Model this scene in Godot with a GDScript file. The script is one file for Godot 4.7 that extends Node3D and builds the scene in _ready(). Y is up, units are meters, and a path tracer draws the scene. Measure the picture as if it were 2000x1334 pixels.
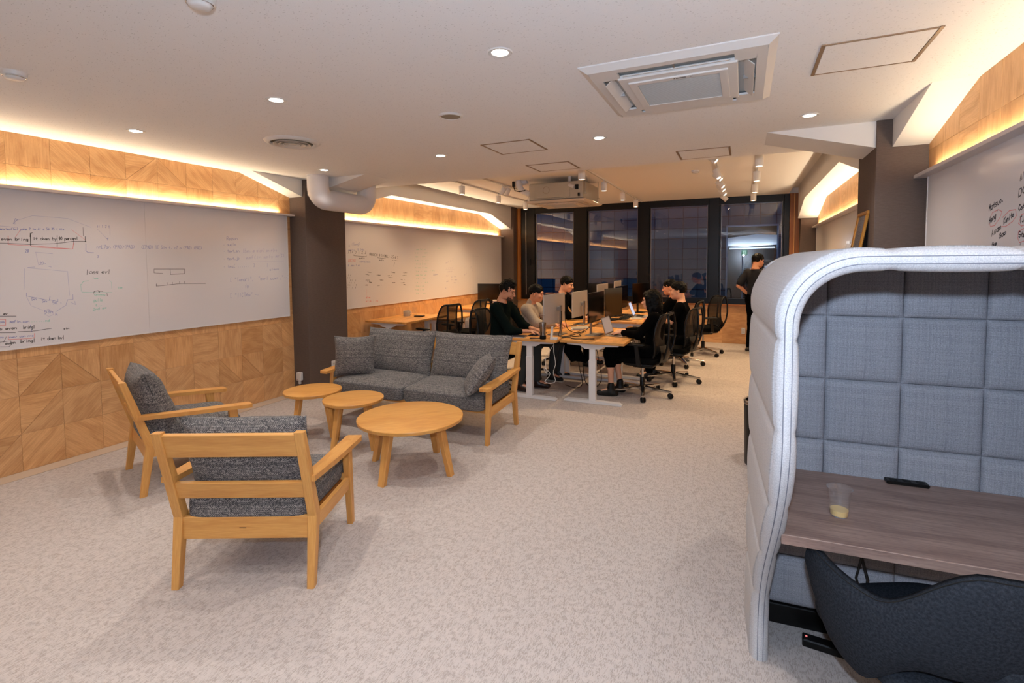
extends Node3D
# An office lounge at dusk: armchairs and round tables near, padded booths right, a block of desks with people before dark windows.

const DOWN_E := 1.0
const COVE_E := 0.34
const CAN_E := 1.8
const TILT_E := 0.8
const FLASH_E := 4.8

func _ready() -> void:
	rnd.seed = 7
	# camera
	var cam := Camera3D.new()
	cam.name = "camera"
	add_child(cam)
	var yaw := 0.432546614
	var pit := -0.0522097307
	var rol := -0.00666438011
	var f := Vector3(-sin(yaw) * cos(pit), sin(pit), -cos(yaw) * cos(pit))
	var r := Vector3(cos(yaw), 0, -sin(yaw))
	var u := r.cross(f)
	var r2 := r * cos(rol) + u * sin(rol)
	var u2 := -r * sin(rol) + u * cos(rol)
	cam.transform = Transform3D(Basis(r2, u2, -f), Vector3(0, 1.62, 0))
	cam.projection = Camera3D.PROJECTION_FRUSTUM
	cam.near = 0.05
	cam.far = 100.0
	cam.size = 1334.0 / 978.2085 * 0.05
	cam.frustum_offset = Vector2(0, -(667.0 - 563.98) / 978.2085 * 0.05)
	cam.current = true
	# dusk sky
	var env := Environment.new()
	var sky := Sky.new()
	var sm := ProceduralSkyMaterial.new()
	sm.sky_top_color = Color(0.08, 0.20, 0.36)
	sm.sky_horizon_color = Color(0.15, 0.30, 0.46)
	sm.ground_bottom_color = Color(0.02, 0.03, 0.05)
	sm.ground_horizon_color = Color(0.10, 0.14, 0.22)
	sm.sky_energy_multiplier = 1.5
	sm.ground_energy_multiplier = 0.6
	sky.sky_material = sm
	env.background_mode = Environment.BG_SKY
	env.sky = sky
	env.tonemap_mode = Environment.TONE_MAPPER_LINEAR
	env.tonemap_exposure = 1.33
	env.sdfgi_enabled = true
	env.ssao_enabled = true
	env.ssil_enabled = true
	var we := WorldEnvironment.new()
	we.name = "environment"
	we.environment = env
	add_child(we)
	make_materials()
	build_flash()
	build_room()
	build_coves()
	build_downlights()
	build_tracks()
	build_boards()
	build_ceiling_things()
	build_lounge()
	build_booths()
	build_office()
	build_people()

# the photographer's flash on its slim stand, just above and behind the lens
func build_flash() -> void:
	var t := thing("flash_unit", "small flash unit on a slim stand at the photographer's place", "flash", Vector3(0.0, 0, 0.16))
	var m := MB.new()
	m.tube([Vector3(0, 0.0, 0.06), Vector3(0, 1.80, 0.06)], 0.012, 10)
	m.box(Vector3(0, 0.012, 0.06), Vector3(0.20, 0.022, 0.20), Basis.IDENTITY, 0.004)
	part("stand", m, M.black_plastic, t)
	part("flash_head", boxm(Vector3(0, 1.84, 0.03), Vector3(0.09, 0.07, 0.09), 0.006), M.black_plastic, t)
	part("flash_face", boxm(Vector3(0, 1.84, -0.018), Vector3(0.078, 0.052, 0.004), 0.001), glow("flash_glow", Color(0.86, 0.93, 1.0), 12.0), t)
	spot(t, Vector3(-0.0, 1.84, -0.026), Vector3(-0.36, 0.02, -1.0), Color(0.82, 0.90, 1.0), FLASH_E, 78.0, 0.03, 0.35)
# ---------------------------------------------------------------- mesh builder
class MB:
	var v := PackedVector3Array()
	var n := PackedVector3Array()
	var t := PackedVector2Array()
	var ix := PackedInt32Array()
	func vert(p: Vector3, nn: Vector3, uv := Vector2.ZERO) -> int:
		v.append(p)
		n.append(nn)
		t.append(uv)
		return v.size() - 1
	# counter-clockwise seen from outside; stored clockwise for Godot
	func tri_i(a: int, b: int, c: int) -> void:
		ix.append(a)
		ix.append(c)
		ix.append(b)
	func tri(a: Vector3, b: Vector3, c: Vector3) -> void:
		var nn := (b - a).cross(c - a).normalized()
		tri_i(vert(a, nn), vert(b, nn), vert(c, nn))
	func quad(a: Vector3, b: Vector3, c: Vector3, d: Vector3, ua := Vector2.ZERO, ub := Vector2.ZERO, uc := Vector2.ZERO, ud := Vector2.ZERO) -> void:
		var nn := (c - a).cross(d - b).normalized()
		var i := vert(a, nn, ua)
		vert(b, nn, ub)
		vert(c, nn, uc)
		vert(d, nn, ud)
		tri_i(i, i + 1, i + 2)
		tri_i(i, i + 2, i + 3)
	# chamfered box; u runs along the longest side so that grain follows it
	func box(c: Vector3, s: Vector3, b := Basis.IDENTITY, bev := 0.002, off := Vector2.ZERO, turn := false) -> void:
		var h := s * 0.5
		bev = minf(bev, minf(h.x, minf(h.y, h.z)) * 0.9)
		var la := 0
		if s.y > s.x and s.y >= s.z: la = 1
		elif s.z > s.x: la = 2
		if turn: la = (la + 1) % 3
		var ax := [b.x, b.y, b.z]
		for a in 3:
			var i1 := (a + 1) % 3
			var i2 := (a + 2) % 3
			for sg in [-1.0, 1.0]:
				var e1: float = h[i1] - bev
				var e2: float = h[i2] - bev
				var ce: Vector3 = c + ax[a] * (h[a] * sg)
				var p := [ce - ax[i1] * e1 - ax[i2] * e2, ce + ax[i1] * e1 - ax[i2] * e2, ce + ax[i1] * e1 + ax[i2] * e2, ce - ax[i1] * e1 + ax[i2] * e2]
				var uvs := []
				for q in [Vector2(-e1, -e2), Vector2(e1, -e2), Vector2(e1, e2), Vector2(-e1, e2)]:
					var w: Vector2 = q if (i1 == la or (a == la and s[i1] > s[i2])) else Vector2(q.y, q.x)
					uvs.append(w + off + Vector2(0.37 * a + 0.11 * sg, 0.23 * a))
				if sg > 0: quad(p[0], p[1], p[2], p[3], uvs[0], uvs[1], uvs[2], uvs[3])
				else: quad(p[3], p[2], p[1], p[0], uvs[3], uvs[2], uvs[1], uvs[0])
		if bev <= 0.0: return
		for a in 3:
			var i1 := (a + 1) % 3
			var i2 := (a + 2) % 3
			for s1 in [-1.0, 1.0]:
				for s2 in [-1.0, 1.0]:
					var l: float = h[a] - bev
					var q1: Vector3 = c + ax[i1] * (h[i1] * s1) + ax[i2] * ((h[i2] - bev) * s2)
					var q2: Vector3 = c + ax[i1] * ((h[i1] - bev) * s1) + ax[i2] * (h[i2] * s2)
					var va: Vector3 = ax[a] * l
					var o := off
					if s1 * s2 < 0: quad(q1 - va, q1 + va, q2 + va, q2 - va, o, o + Vector2(2.0 * l, 0), o + Vector2(2.0 * l, bev), o + Vector2(0, bev))
					else: quad(q2 - va, q2 + va, q1 + va, q1 - va, o, o + Vector2(2.0 * l, 0), o + Vector2(2.0 * l, bev), o + Vector2(0, bev))
		for s0 in [-1.0, 1.0]:
			for s1 in [-1.0, 1.0]:
				for s2 in [-1.0, 1.0]:
					var sv := Vector3(s0, s1, s2)
					var pp := []
					for a in 3:
						var q := Vector3.ZERO
						for k in 3: q += ax[k] * ((h[k] - (0.0 if k == a else bev)) * sv[k])
						pp.append(c + q)
					if s0 * s1 * s2 > 0: tri(pp[0], pp[1], pp[2])
					else: tri(pp[2], pp[1], pp[0])
	# a bar between two points with rectangular ends (w along side, d across), edges chamfered
	func bar(p0: Vector3, p1: Vector3, w0: float, d0: float, w1: float, d1: float, side := Vector3.RIGHT, bev := 0.003, off := Vector2.ZERO, flat_ends := false) -> void:
		var dir := (p1 - p0).normalized()
		var sx := (side - dir * side.dot(dir)).normalized()
		var sz := dir.cross(sx).normalized()
		var rings := []
		for k in 2:
			var p := p0 if k == 0 else p1
			var w := (w0 if k == 0 else w1) * 0.5
			var d := (d0 if k == 0 else d1) * 0.5
			var r := PackedVector3Array()
			for q in [[w - bev, d], [-(w - bev), d], [-w, d - bev], [-w, -(d - bev)], [-(w - bev), -d], [w - bev, -d], [w, -(d - bev)], [w, d - bev]]:
				var pt: Vector3 = p + sx * q[0] + sz * q[1]
				if flat_ends and absf(dir.y) > 0.2: pt -= dir * ((pt.y - p.y) / dir.y)
				r.append(pt)
			rings.append(r)
		loft(rings, true, true, false, off)
	# rings of equal length, closed loops, counter-clockwise seen against the direction of travel
	func loft(rings: Array, cap0 := true, cap1 := true, smooth := true, off := Vector2.ZERO) -> void:
		var m: int = rings[0].size()
		var uu := off.x
		if smooth:
			var base := v.size()
			for k in rings.size():
				var r: PackedVector3Array = rings[k]
				var ra: PackedVector3Array = rings[maxi(k - 1, 0)]
				var rb: PackedVector3Array = rings[mini(k + 1, rings.size() - 1)]
				if k > 0: uu += r[0].distance_to(rings[k - 1][0])
				var vv := off.y
				for j in m + 1:
					var jj := j % m
					var al := rb[jj] - ra[jj]
					var ar := r[(jj + 1) % m] - r[(jj + m - 1) % m]
					var nn := ar.cross(al).normalized()
					if j > 0: vv += r[jj].distance_to(r[j - 1])
					vert(r[jj], nn, Vector2(uu, vv))
			for k in rings.size() - 1:
				for j in m:
					var a := base + k * (m + 1) + j
					var b := a + m + 1
					tri_i(a, a + 1, b + 1)
					tri_i(a, b + 1, b)
		else:
			for k in rings.size() - 1:
				var r0: PackedVector3Array = rings[k]
				var r1: PackedVector3Array = rings[k + 1]
				var l := r0[0].distance_to(r1[0])
				var vv := off.y
				for j in m:
					var j2 := (j + 1) % m
					var w := r0[j].distance_to(r0[j2])
					quad(r0[j], r0[j2], r1[j2], r1[j], Vector2(uu, vv), Vector2(uu, vv + w), Vector2(uu + l, vv + w), Vector2(uu + l, vv))
					vv += w
				uu += l
		if cap0: fan(rings[0], true, off)
		if cap1: fan(rings[-1], false, off)
	func fan(r: PackedVector3Array, flip: bool, off := Vector2.ZERO) -> void:
		var m := r.size()
		var c := Vector3.ZERO
		for p in r: c += p / m
		var nn := Vector3.ZERO
		for j in m: nn += (r[j] - c).cross(r[(j + 1) % m] - c)
		nn = nn.normalized()
		if flip: nn = -nn
		var e1 := (r[0] - c).normalized()
		var e2 := nn.cross(e1)
		var ci := vert(c, nn, off)
		var f := v.size()
		for p in r: vert(p, nn, off + Vector2((p - c).dot(e1), (p - c).dot(e2)))
		for j in m:
			if flip: tri_i(ci, f + (j + 1) % m, f + j)
			else: tri_i(ci, f + j, f + (j + 1) % m)
	# polygon (x,y) extruded along z from z0 to z1, then placed by xf; polygon counter-clockwise
	func prism(poly: PackedVector2Array, z0: float, z1: float, xf := Transform3D.IDENTITY) -> void:
		var id := Geometry2D.triangulate_polygon(poly)
		var area := 0.0
		for j in poly.size(): area += poly[j].cross(poly[(j + 1) % poly.size()])
		var ccw := area > 0
		for s in 2:
			var z := z1 if s == 0 else z0
			var nn := (xf.basis * Vector3(0, 0, 1 if s == 0 else -1)).normalized()
			var f := v.size()
			for p in poly: vert(xf * Vector3(p.x, p.y, z), nn, p)
			for k in id.size() / 3:
				var a := id[k * 3]
				var b := id[k * 3 + 1]
				var c := id[k * 3 + 2]
				var up := (poly[b] - poly[a]).cross(poly[c] - poly[a]) > 0
				if up == (s == 0): tri_i(f + a, f + b, f + c)
				else: tri_i(f + a, f + c, f + b)
		for j in poly.size():
			var p := poly[j]
			var q := poly[(j + 1) % poly.size()]
			var l := p.distance_to(q)
			var a := xf * Vector3(p.x, p.y, z0)
			var b := xf * Vector3(q.x, q.y, z0)
			var c := xf * Vector3(q.x, q.y, z1)
			var d := xf * Vector3(p.x, p.y, z1)
			if ccw: quad(a, b, c, d, Vector2(0, z0), Vector2(l, z0), Vector2(l, z1), Vector2(0, z1))
			else: quad(b, a, d, c, Vector2(l, z0), Vector2(0, z0), Vector2(0, z1), Vector2(l, z1))
	# profile of (radius, height), from bottom to top on the outside
	func lathe(prof: Array, seg := 32, c := Vector3.ZERO, b := Basis.IDENTITY, crease := 0.6) -> void:
		for k in prof.size() - 1:
			var p: Vector2 = prof[k]
			var q: Vector2 = prof[k + 1]
			if p.is_equal_approx(q): continue
			var d := (q - p).normalized()
			var nf := Vector2(d.y, -d.x)
			var n0 := nf
			var n1 := nf
			if k > 0:
				var dp: Vector2 = (p - prof[k - 1]).normalized()
				if dp.dot(d) > crease: n0 = (nf + Vector2(dp.y, -dp.x)).normalized()
			if k < prof.size() - 2:
				var dq: Vector2 = (prof[k + 2] - q).normalized()
				if dq.dot(d) > crease: n1 = (nf + Vector2(dq.y, -dq.x)).normalized()
			var f := v.size()
			for j in seg + 1:
				var a := TAU * j / seg
				var cs := cos(a)
				var sn := sin(a)
				vert(c + b * Vector3(p.x * cs, p.y, p.x * sn), (b * Vector3(n0.x * cs, n0.y, n0.x * sn)).normalized(), Vector2(p.x * cs, p.x * sn))
				vert(c + b * Vector3(q.x * cs, q.y, q.x * sn), (b * Vector3(n1.x * cs, n1.y, n1.x * sn)).normalized(), Vector2(q.x * cs, q.x * sn))
			for j in seg:
				var a := f + j * 2
				if p.x > 0.00001: tri_i(a, a + 3, a + 2)
				if q.x > 0.00001: tri_i(a, a + 1, a + 3)
				
	func tube(pts: Array, r: float, seg := 8, caps := true, r1 := -1.0) -> void:
		var rings := []
		var prev := Vector3.ZERO
		for k in pts.size():
			var d: Vector3 = (pts[mini(k + 1, pts.size() - 1)] - pts[maxi(k - 1, 0)]).normalized()
			if k == 0:
				prev = d.cross(Vector3.UP if absf(d.y) < 0.9 else Vector3.RIGHT).normalized()
			prev = (prev - d * prev.dot(d)).normalized()
			var s := d.cross(prev)
			var rr := r if r1 < 0 else lerpf(r, r1, float(k) / (pts.size() - 1))
			var ring := PackedVector3Array()
			for j in seg:
				var a := TAU * j / seg
				ring.append(pts[k] + prev * (cos(a) * rr) + s * (sin(a) * rr))
			rings.append(ring)
		loft(rings, caps, caps, true)
	# grid of points [rows][cols]; normal on the side of (col x row)
	func grid(g: Array, uvs := 1.0, flip := false) -> void:
		var rows := g.size()
		var cols: int = g[0].size()
		var f := v.size()
		for i in rows:
			for j in cols:
				var du: Vector3 = g[i][mini(j + 1, cols - 1)] - g[i][maxi(j - 1, 0)]
				var dv: Vector3 = g[mini(i + 1, rows - 1)][j] - g[maxi(i - 1, 0)][j]
				var nn := du.cross(dv).normalized()
				vert(g[i][j], -nn if flip else nn, Vector2(float(j) / (cols - 1), float(i) / (rows - 1)) * uvs)
		for i in rows - 1:
			for j in cols - 1:
				var a := f + i * cols + j
				if flip:
					tri_i(a, a + cols + 1, a + 1)
					tri_i(a, a + cols, a + cols + 1)
				else:
					tri_i(a, a + 1, a + cols + 1)
					tri_i(a, a + cols + 1, a + cols)
	# rounded cushion: superellipsoid
	func cushion(c: Vector3, s: Vector3, b := Basis.IDENTITY, e1 := 0.35, e2 := 0.25, nu := 40, nv := 20, crown := 0.0) -> void:
		var g := []
		for i in nv + 1:
			var ph := -PI / 2 + PI * i / nv
			var row := []
			for j in nu + 1:
				var th := TAU * j / nu
				var cp := pow(maxf(cos(ph), 0.0), e1)
				var x := cp * signf(cos(th)) * pow(absf(cos(th)), e2)
				var z := cp * signf(sin(th)) * pow(absf(sin(th)), e2)
				var y := signf(sin(ph)) * pow(absf(sin(ph)), e1)
				y *= 1.0 + crown * (1.0 - x * x) * (1.0 - z * z)
				row.append(c + b * Vector3(x * s.x * 0.5, y * s.y * 0.5, z * s.z * 0.5))
			g.append(row)
		grid(g, 1.0, true)
	# throw pillow in the x-y plane, thickest in the middle, corners drawn out
	func pillow(c: Vector3, w: float, h: float, th: float, b := Basis.IDENTITY, nn := 22, sag := 0.0, pinch := 0.10, full := 2.6) -> void:
		for s in [-1.0, 1.0]:
			var g := []
			for i in nn + 1:
				var row := []
				for j in nn + 1:
					var x := -1.0 + 2.0 * j / nn
					var y := -1.0 + 2.0 * i / nn
					var px := x * (1.0 - pinch * (1.0 - y * y) * absf(x))
					var py := y * (1.0 - pinch * (1.0 - x * x) * absf(y))
					var z := pow(maxf(1.0 - pow(absf(x), full), 0.0), 0.55) * pow(maxf(1.0 - pow(absf(y), full), 0.0), 0.55)
					z *= 1.0 - 0.25 * y * sag
					row.append(c + b * Vector3(px * w * 0.5, py * h * 0.5, s * z * th * 0.5))
				g.append(row)
			grid(g, 1.0, s < 0)
	# upholstered tile in the x-y plane: full rectangle, soft rise from the seams
	func tuft(c: Vector3, w: float, h: float, th: float, nn := 14) -> void:
		var g := []
		for i in nn + 1:
			var row := []
			for j in nn + 1:
				var x := sin(PI * 0.5 * (-1.0 + 2.0 * j / nn))
				var y := sin(PI * 0.5 * (-1.0 + 2.0 * i / nn))
				var z := pow(maxf(1.0 - pow(absf(x), 10.0), 0.0), 0.6) * pow(maxf(1.0 - pow(absf(y), 10.0), 0.0), 0.6) * (1.0 + 0.25 * (1.0 - x * x) * (1.0 - y * y))
				row.append(c + Vector3(x * w * 0.5, y * h * 0.5, z * th * 0.8))
			g.append(row)
		grid(g)
		quad(g[nn][0], g[nn][nn], g[nn][nn] - Vector3(0, 0, 0.01), g[nn][0] - Vector3(0, 0, 0.01))
		quad(g[0][nn], g[0][0], g[0][0] - Vector3(0, 0, 0.01), g[0][nn] - Vector3(0, 0, 0.01))
	func mesh() -> ArrayMesh:
		var a := []
		a.resize(Mesh.ARRAY_MAX)
		a[Mesh.ARRAY_VERTEX] = v
		a[Mesh.ARRAY_NORMAL] = n
		a[Mesh.ARRAY_TEX_UV] = t
		a[Mesh.ARRAY_INDEX] = ix
		var m := ArrayMesh.new()
		m.add_surface_from_arrays(Mesh.PRIMITIVE_TRIANGLES, a)
		return m

# ---------------------------------------------------------------- distance field, meshed as surface nets
class Field:
	var o: Vector3
	var c: float
	var nx: int
	var ny: int
	var nz: int
	var d := PackedFloat32Array()
	func _init(lo: Vector3, hi: Vector3, cell: float) -> void:
		o = lo
		c = cell
		nx = int(ceil((hi.x - lo.x) / c)) + 2
		ny = int(ceil((hi.y - lo.y) / c)) + 2
		nz = int(ceil((hi.z - lo.z) / c)) + 2
		d.resize(nx * ny * nz)
		d.fill(1000.0)
	func rng(lo: Vector3, hi: Vector3) -> Array:
		return [clampi(int((lo.x - o.x) / c), 0, nx - 1), clampi(int((hi.x - o.x) / c) + 1, 0, nx - 1), clampi(int((lo.y - o.y) / c), 0, ny - 1), clampi(int((hi.y - o.y) / c) + 1, 0, ny - 1), clampi(int((lo.z - o.z) / c), 0, nz - 1), clampi(int((hi.z - o.z) / c) + 1, 0, nz - 1)]
	# tapered capsule; sc stretches space so that a limb can be wide and flat (radius / sc along each axis)
	func bone(a: Vector3, b: Vector3, ra: float, rb: float, k := 0.03, sc := Vector3.ONE) -> void:
		var ba := (b - a) * sc
		var l2 := maxf(ba.length_squared(), 1e-9)
		var smin := minf(sc.x, minf(sc.y, sc.z))
		var rm := maxf(ra, rb) / smin + k + 3.0 * c
		var e := Vector3(rm, rm, rm)
		var r := rng(a.min(b) - e, a.max(b) + e)
		for z in range(r[4], r[5] + 1):
			for y in range(r[2], r[3] + 1):
				var i: int = (z * ny + y) * nx + r[0]
				for x in range(r[0], r[1] + 1):
					var pa := (o + Vector3(x, y, z) * c - a) * sc
					var h := clampf(pa.dot(ba) / l2, 0.0, 1.0)
					var q := ((pa - ba * h).length() - (ra + (rb - ra) * h)) / smin
					var w := d[i]
					var m := maxf(k - absf(w - q), 0.0) / k
					d[i] = minf(w, q) - m * m * k * 0.25
					i += 1
	func ell(p: Vector3, r: Vector3, k := 0.02, b := Basis.IDENTITY) -> void:
		var rr := maxf(r.x, maxf(r.y, r.z)) + k + 3.0 * c
		var e := Vector3(rr, rr, rr)
		var g := rng(p - e, p + e)
		var bt := b.transposed()
		var mn := minf(r.x, minf(r.y, r.z))
		for z in range(g[4], g[5] + 1):
			for y in range(g[2], g[3] + 1):
				var i: int = (z * ny + y) * nx + g[0]
				for x in range(g[0], g[1] + 1):
					var l := bt * (o + Vector3(x, y, z) * c - p)
					var k0 := (l / r).length()
					var k1 := (l / (r * r)).length()
					var q := k0 * (k0 - 1.0) / k1 if k1 > 0.0001 else -mn
					var w := d[i]
					var m := maxf(k - absf(w - q), 0.0) / k
					d[i] = minf(w, q) - m * m * k * 0.25
					i += 1
	func cut_ell(p: Vector3, r: Vector3, k := 0.01, b := Basis.IDENTITY) -> void:
		var rr := maxf(r.x, maxf(r.y, r.z)) + k + 2.0 * c
		var e := Vector3(rr, rr, rr)
		var g := rng(p - e, p + e)
		var bt := b.transposed()
		var mn := minf(r.x, minf(r.y, r.z))
		for z in range(g[4], g[5] + 1):
			for y in range(g[2], g[3] + 1):
				var i: int = (z * ny + y) * nx + g[0]
				for x in range(g[0], g[1] + 1):
					var l := bt * (o + Vector3(x, y, z) * c - p)
					var k0 := (l / r).length()
					var k1 := (l / (r * r)).length()
					var q := -(k0 * (k0 - 1.0) / k1 if k1 > 0.0001 else -mn)
					var w := d[i]
					var m := maxf(k - absf(w - q), 0.0) / k
					d[i] = maxf(w, q) + m * m * k * 0.25
					i += 1
	func cut_plane(p: Vector3, nn: Vector3) -> void:
		for z in nz:
			for y in ny:
				var i: int = (z * ny + y) * nx
				for x in nx:
					if d[i] < 999.0: d[i] = maxf(d[i], (o + Vector3(x, y, z) * c - p).dot(nn))
					i += 1
	func rough(noise: FastNoiseLite, amp: float) -> void:
		for z in nz:
			for y in ny:
				var i: int = (z * ny + y) * nx
				for x in nx:
					if absf(d[i]) < amp * 2.0 + 3.0 * c:
						d[i] += amp * noise.get_noise_3dv(o + Vector3(x, y, z) * c)
					i += 1
	func into(mb: MB, xf := Transform3D.IDENTITY) -> void:
		var vid := PackedInt32Array()
		vid.resize(d.size())
		vid.fill(-1)
		var sy := nx
		var sz := nx * ny
		var offs := [0, 1, sy, sy + 1, sz, sz + 1, sz + sy, sz + sy + 1]
		var cor := [Vector3(0, 0, 0), Vector3(1, 0, 0), Vector3(0, 1, 0), Vector3(1, 1, 0), Vector3(0, 0, 1), Vector3(1, 0, 1), Vector3(0, 1, 1), Vector3(1, 1, 1)]
		var edges := [[0, 1], [2, 3], [4, 5], [6, 7], [0, 2], [1, 3], [4, 6], [5, 7], [0, 4], [1, 5], [2, 6], [3, 7]]
		var lim := c * 2.2
		var act := PackedInt32Array()
		for z in nz - 1:
			for y in ny - 1:
				var i := (z * ny + y) * nx
				for x in nx - 1:
					var w := d[i]
					if w < lim and w > -lim:
						var s0 := w < 0.0
						var mixed := false
						for k in range(1, 8):
							if (d[i + offs[k]] < 0.0) != s0:
								mixed = true
								break
						if mixed:
							var q := PackedFloat32Array()
							for k in 8: q.append(minf(d[i + offs[k]], 10.0 * c))
							var sum := Vector3.ZERO
							var cnt := 0
							for e in edges:
								var a: float = q[e[0]]
								var b: float = q[e[1]]
								if (a < 0.0) != (b < 0.0):
									sum += cor[e[0]].lerp(cor[e[1]], a / (a - b))
									cnt += 1
							var g := Vector3(q[1] + q[3] + q[5] + q[7] - q[0] - q[2] - q[4] - q[6], q[2] + q[3] + q[6] + q[7] - q[0] - q[1] - q[4] - q[5], q[4] + q[5] + q[6] + q[7] - q[0] - q[1] - q[2] - q[3])
							var p := o + (Vector3(x, y, z) + sum / cnt) * c
							vid[i] = mb.vert(xf * p, (xf.basis * g).normalized(), Vector2(p.x + p.z, p.y))
							act.append(i)
					i += 1
		for i in act:
			var s := d[i] < 0.0
			# the three edges that leave this corner
			for ax in 3:
				var st: int = [1, sy, sz][ax]
				if (d[i + st] < 0.0) == s: continue
				var u: int = [sy, sz, 1][ax]
				var w: int = [sz, 1, sy][ax]
				if i - u - w < 0: continue
				var a := vid[i]
				var b := vid[i - u]
				var e := vid[i - u - w]
				var f := vid[i - w]
				if a < 0 or b < 0 or e < 0 or f < 0: continue
				if s:
					mb.tri_i(a, b, e)
					mb.tri_i(a, e, f)
				else:
					mb.tri_i(a, e, b)
					mb.tri_i(a, f, e)

# ---------------------------------------------------------------- scene helpers
var M := {}
var taken := {}
var rnd := RandomNumberGenerator.new()

func numbered(called: String) -> String:
	if not taken.has(called):
		taken[called] = 0
		return called
	taken[called] += 1
	return "%s_%03d" % [called, taken[called]]

func thing(called: String, label: String, category: String, at := Vector3.ZERO, turn := 0.0, group := "") -> Node3D:
	var o := Node3D.new()
	o.name = numbered(called)
	add_child(o)
	o.position = at
	o.rotation.y = turn
	tag(o, label, category, group)
	return o

func tag(o: Node, label: String, category: String, group := "") -> void:
	o.set_meta("label", label)
	o.set_meta("category", category)
	if group != "": o.set_meta("group", group)

func part(called: String, m, mat: Material, parent: Node) -> MeshInstance3D:
	var o := MeshInstance3D.new()
	o.name = called
	o.mesh = m.mesh() if m is MB else m
	o.material_override = mat
	parent.add_child(o, true)
	return o

func single(called: String, m, mat: Material, label: String, category: String, at := Vector3.ZERO, turn := 0.0, group := "") -> MeshInstance3D:
	var o := MeshInstance3D.new()
	o.name = numbered(called)
	o.mesh = m.mesh() if m is MB else m
	o.material_override = mat
	add_child(o)
	o.position = at
	o.rotation.y = turn
	tag(o, label, category, group)
	return o

func struct(called: String, m, mat: Material) -> MeshInstance3D:
	var o := MeshInstance3D.new()
	o.name = numbered(called)
	o.mesh = m.mesh() if m is MB else m
	o.material_override = mat
	o.set_meta("kind", "structure")
	add_child(o)
	return o

func boxm(c: Vector3, s: Vector3, bev := 0.002, b := Basis.IDENTITY) -> MB:
	var m := MB.new()
	m.box(c, s, b, bev, Vector2(rnd.randf(), rnd.randf()))
	return m

func span(lo: Vector3, hi: Vector3, bev := 0.002) -> MB:
	return boxm((lo + hi) * 0.5, hi - lo, bev)

func again(o: Node3D, at: Vector3, turn: float, label: String) -> Node3D:
	var r: Node3D = o.duplicate()
	var base := String(o.name)
	if base.length() > 4 and base[base.length() - 4] == "_" and base.right(3).is_valid_int(): base = base.left(base.length() - 4)
	r.name = numbered(base)
	add_child(r)
	r.position = at
	r.rotation.y = turn
	r.set_meta("label", label)
	return r

func ry(a: float) -> Basis:
	return Basis(Vector3.UP, a)
# ---------------------------------------------------------------- textures and materials
func fnl(sd: int, freq: float, oct := 3, kind := FastNoiseLite.TYPE_SIMPLEX_SMOOTH) -> FastNoiseLite:
	var f := FastNoiseLite.new()
	f.seed = sd
	f.frequency = freq
	f.noise_type = kind
	f.fractal_octaves = oct
	return f

func tex(im: Image) -> ImageTexture:
	im.generate_mipmaps()
	return ImageTexture.create_from_image(im)

func mat(called: String, col: Color, rough := 0.6, metal := 0.0, spec := 0.5) -> StandardMaterial3D:
	var m := StandardMaterial3D.new()
	m.resource_name = called
	m.albedo_color = col
	m.roughness = rough
	m.metallic = metal
	m.metallic_specular = spec
	M[called] = m
	return m

func glow(called: String, col: Color, energy: float) -> StandardMaterial3D:
	var m := mat(called, Color(0.8, 0.8, 0.8), 0.5)
	m.emission_enabled = true
	m.emission = col
	m.emission_energy_multiplier = energy
	return m

func tri(m: StandardMaterial3D, t: Texture2D, scale: float, world := false) -> StandardMaterial3D:
	m.albedo_texture = t
	m.uv1_triplanar = true
	m.uv1_world_triplanar = world
	m.uv1_triplanar_sharpness = 12.0
	m.uv1_scale = Vector3.ONE * scale
	return m

# wood with grain along u: long streaks, arched figure, fine pores
func wood_image(w: int, h: int, sd: int, light: Color, dark: Color, figure: float, rings: float, pores: float) -> Image:
	var im := Image.create(w, h, false, Image.FORMAT_RGB8)
	var a := fnl(sd, 1.0, 2)
	var b := fnl(sd + 7, 1.0, 3)
	var p := fnl(sd + 13, 1.0, 1, FastNoiseLite.TYPE_VALUE)
	var r1 := float(w)
	for y in h:
		for x in w:
			var u := x / r1
			var v := float(y) / h
			# blend across the seam so that the picture tiles along u
			var f := clampf((u - 0.85) / 0.15, 0.0, 1.0)
			var n1 := lerpf(a.get_noise_2d(u * 2.2, v * 3.0), a.get_noise_2d((u - 1.0) * 2.2, v * 3.0), f)
			var n2 := lerpf(b.get_noise_2d(u * 5.0, v * 46.0), b.get_noise_2d((u - 1.0) * 5.0, v * 46.0), f)
			var n3 := lerpf(p.get_noise_2d(u * 90.0, v * 300.0), p.get_noise_2d((u - 1.0) * 90.0, v * 300.0), f)
			var ring := 0.5 + 0.5 * sin((v * rings + n1 * figure) * TAU)
			ring = pow(ring, 2.2)
			var k := clampf(0.25 + 0.32 * ring + 0.38 * n2 + pores * maxf(n3, 0.0), 0.0, 1.0)
			im.set_pixel(x, y, light.lerp(dark, k))
	return im

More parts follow.
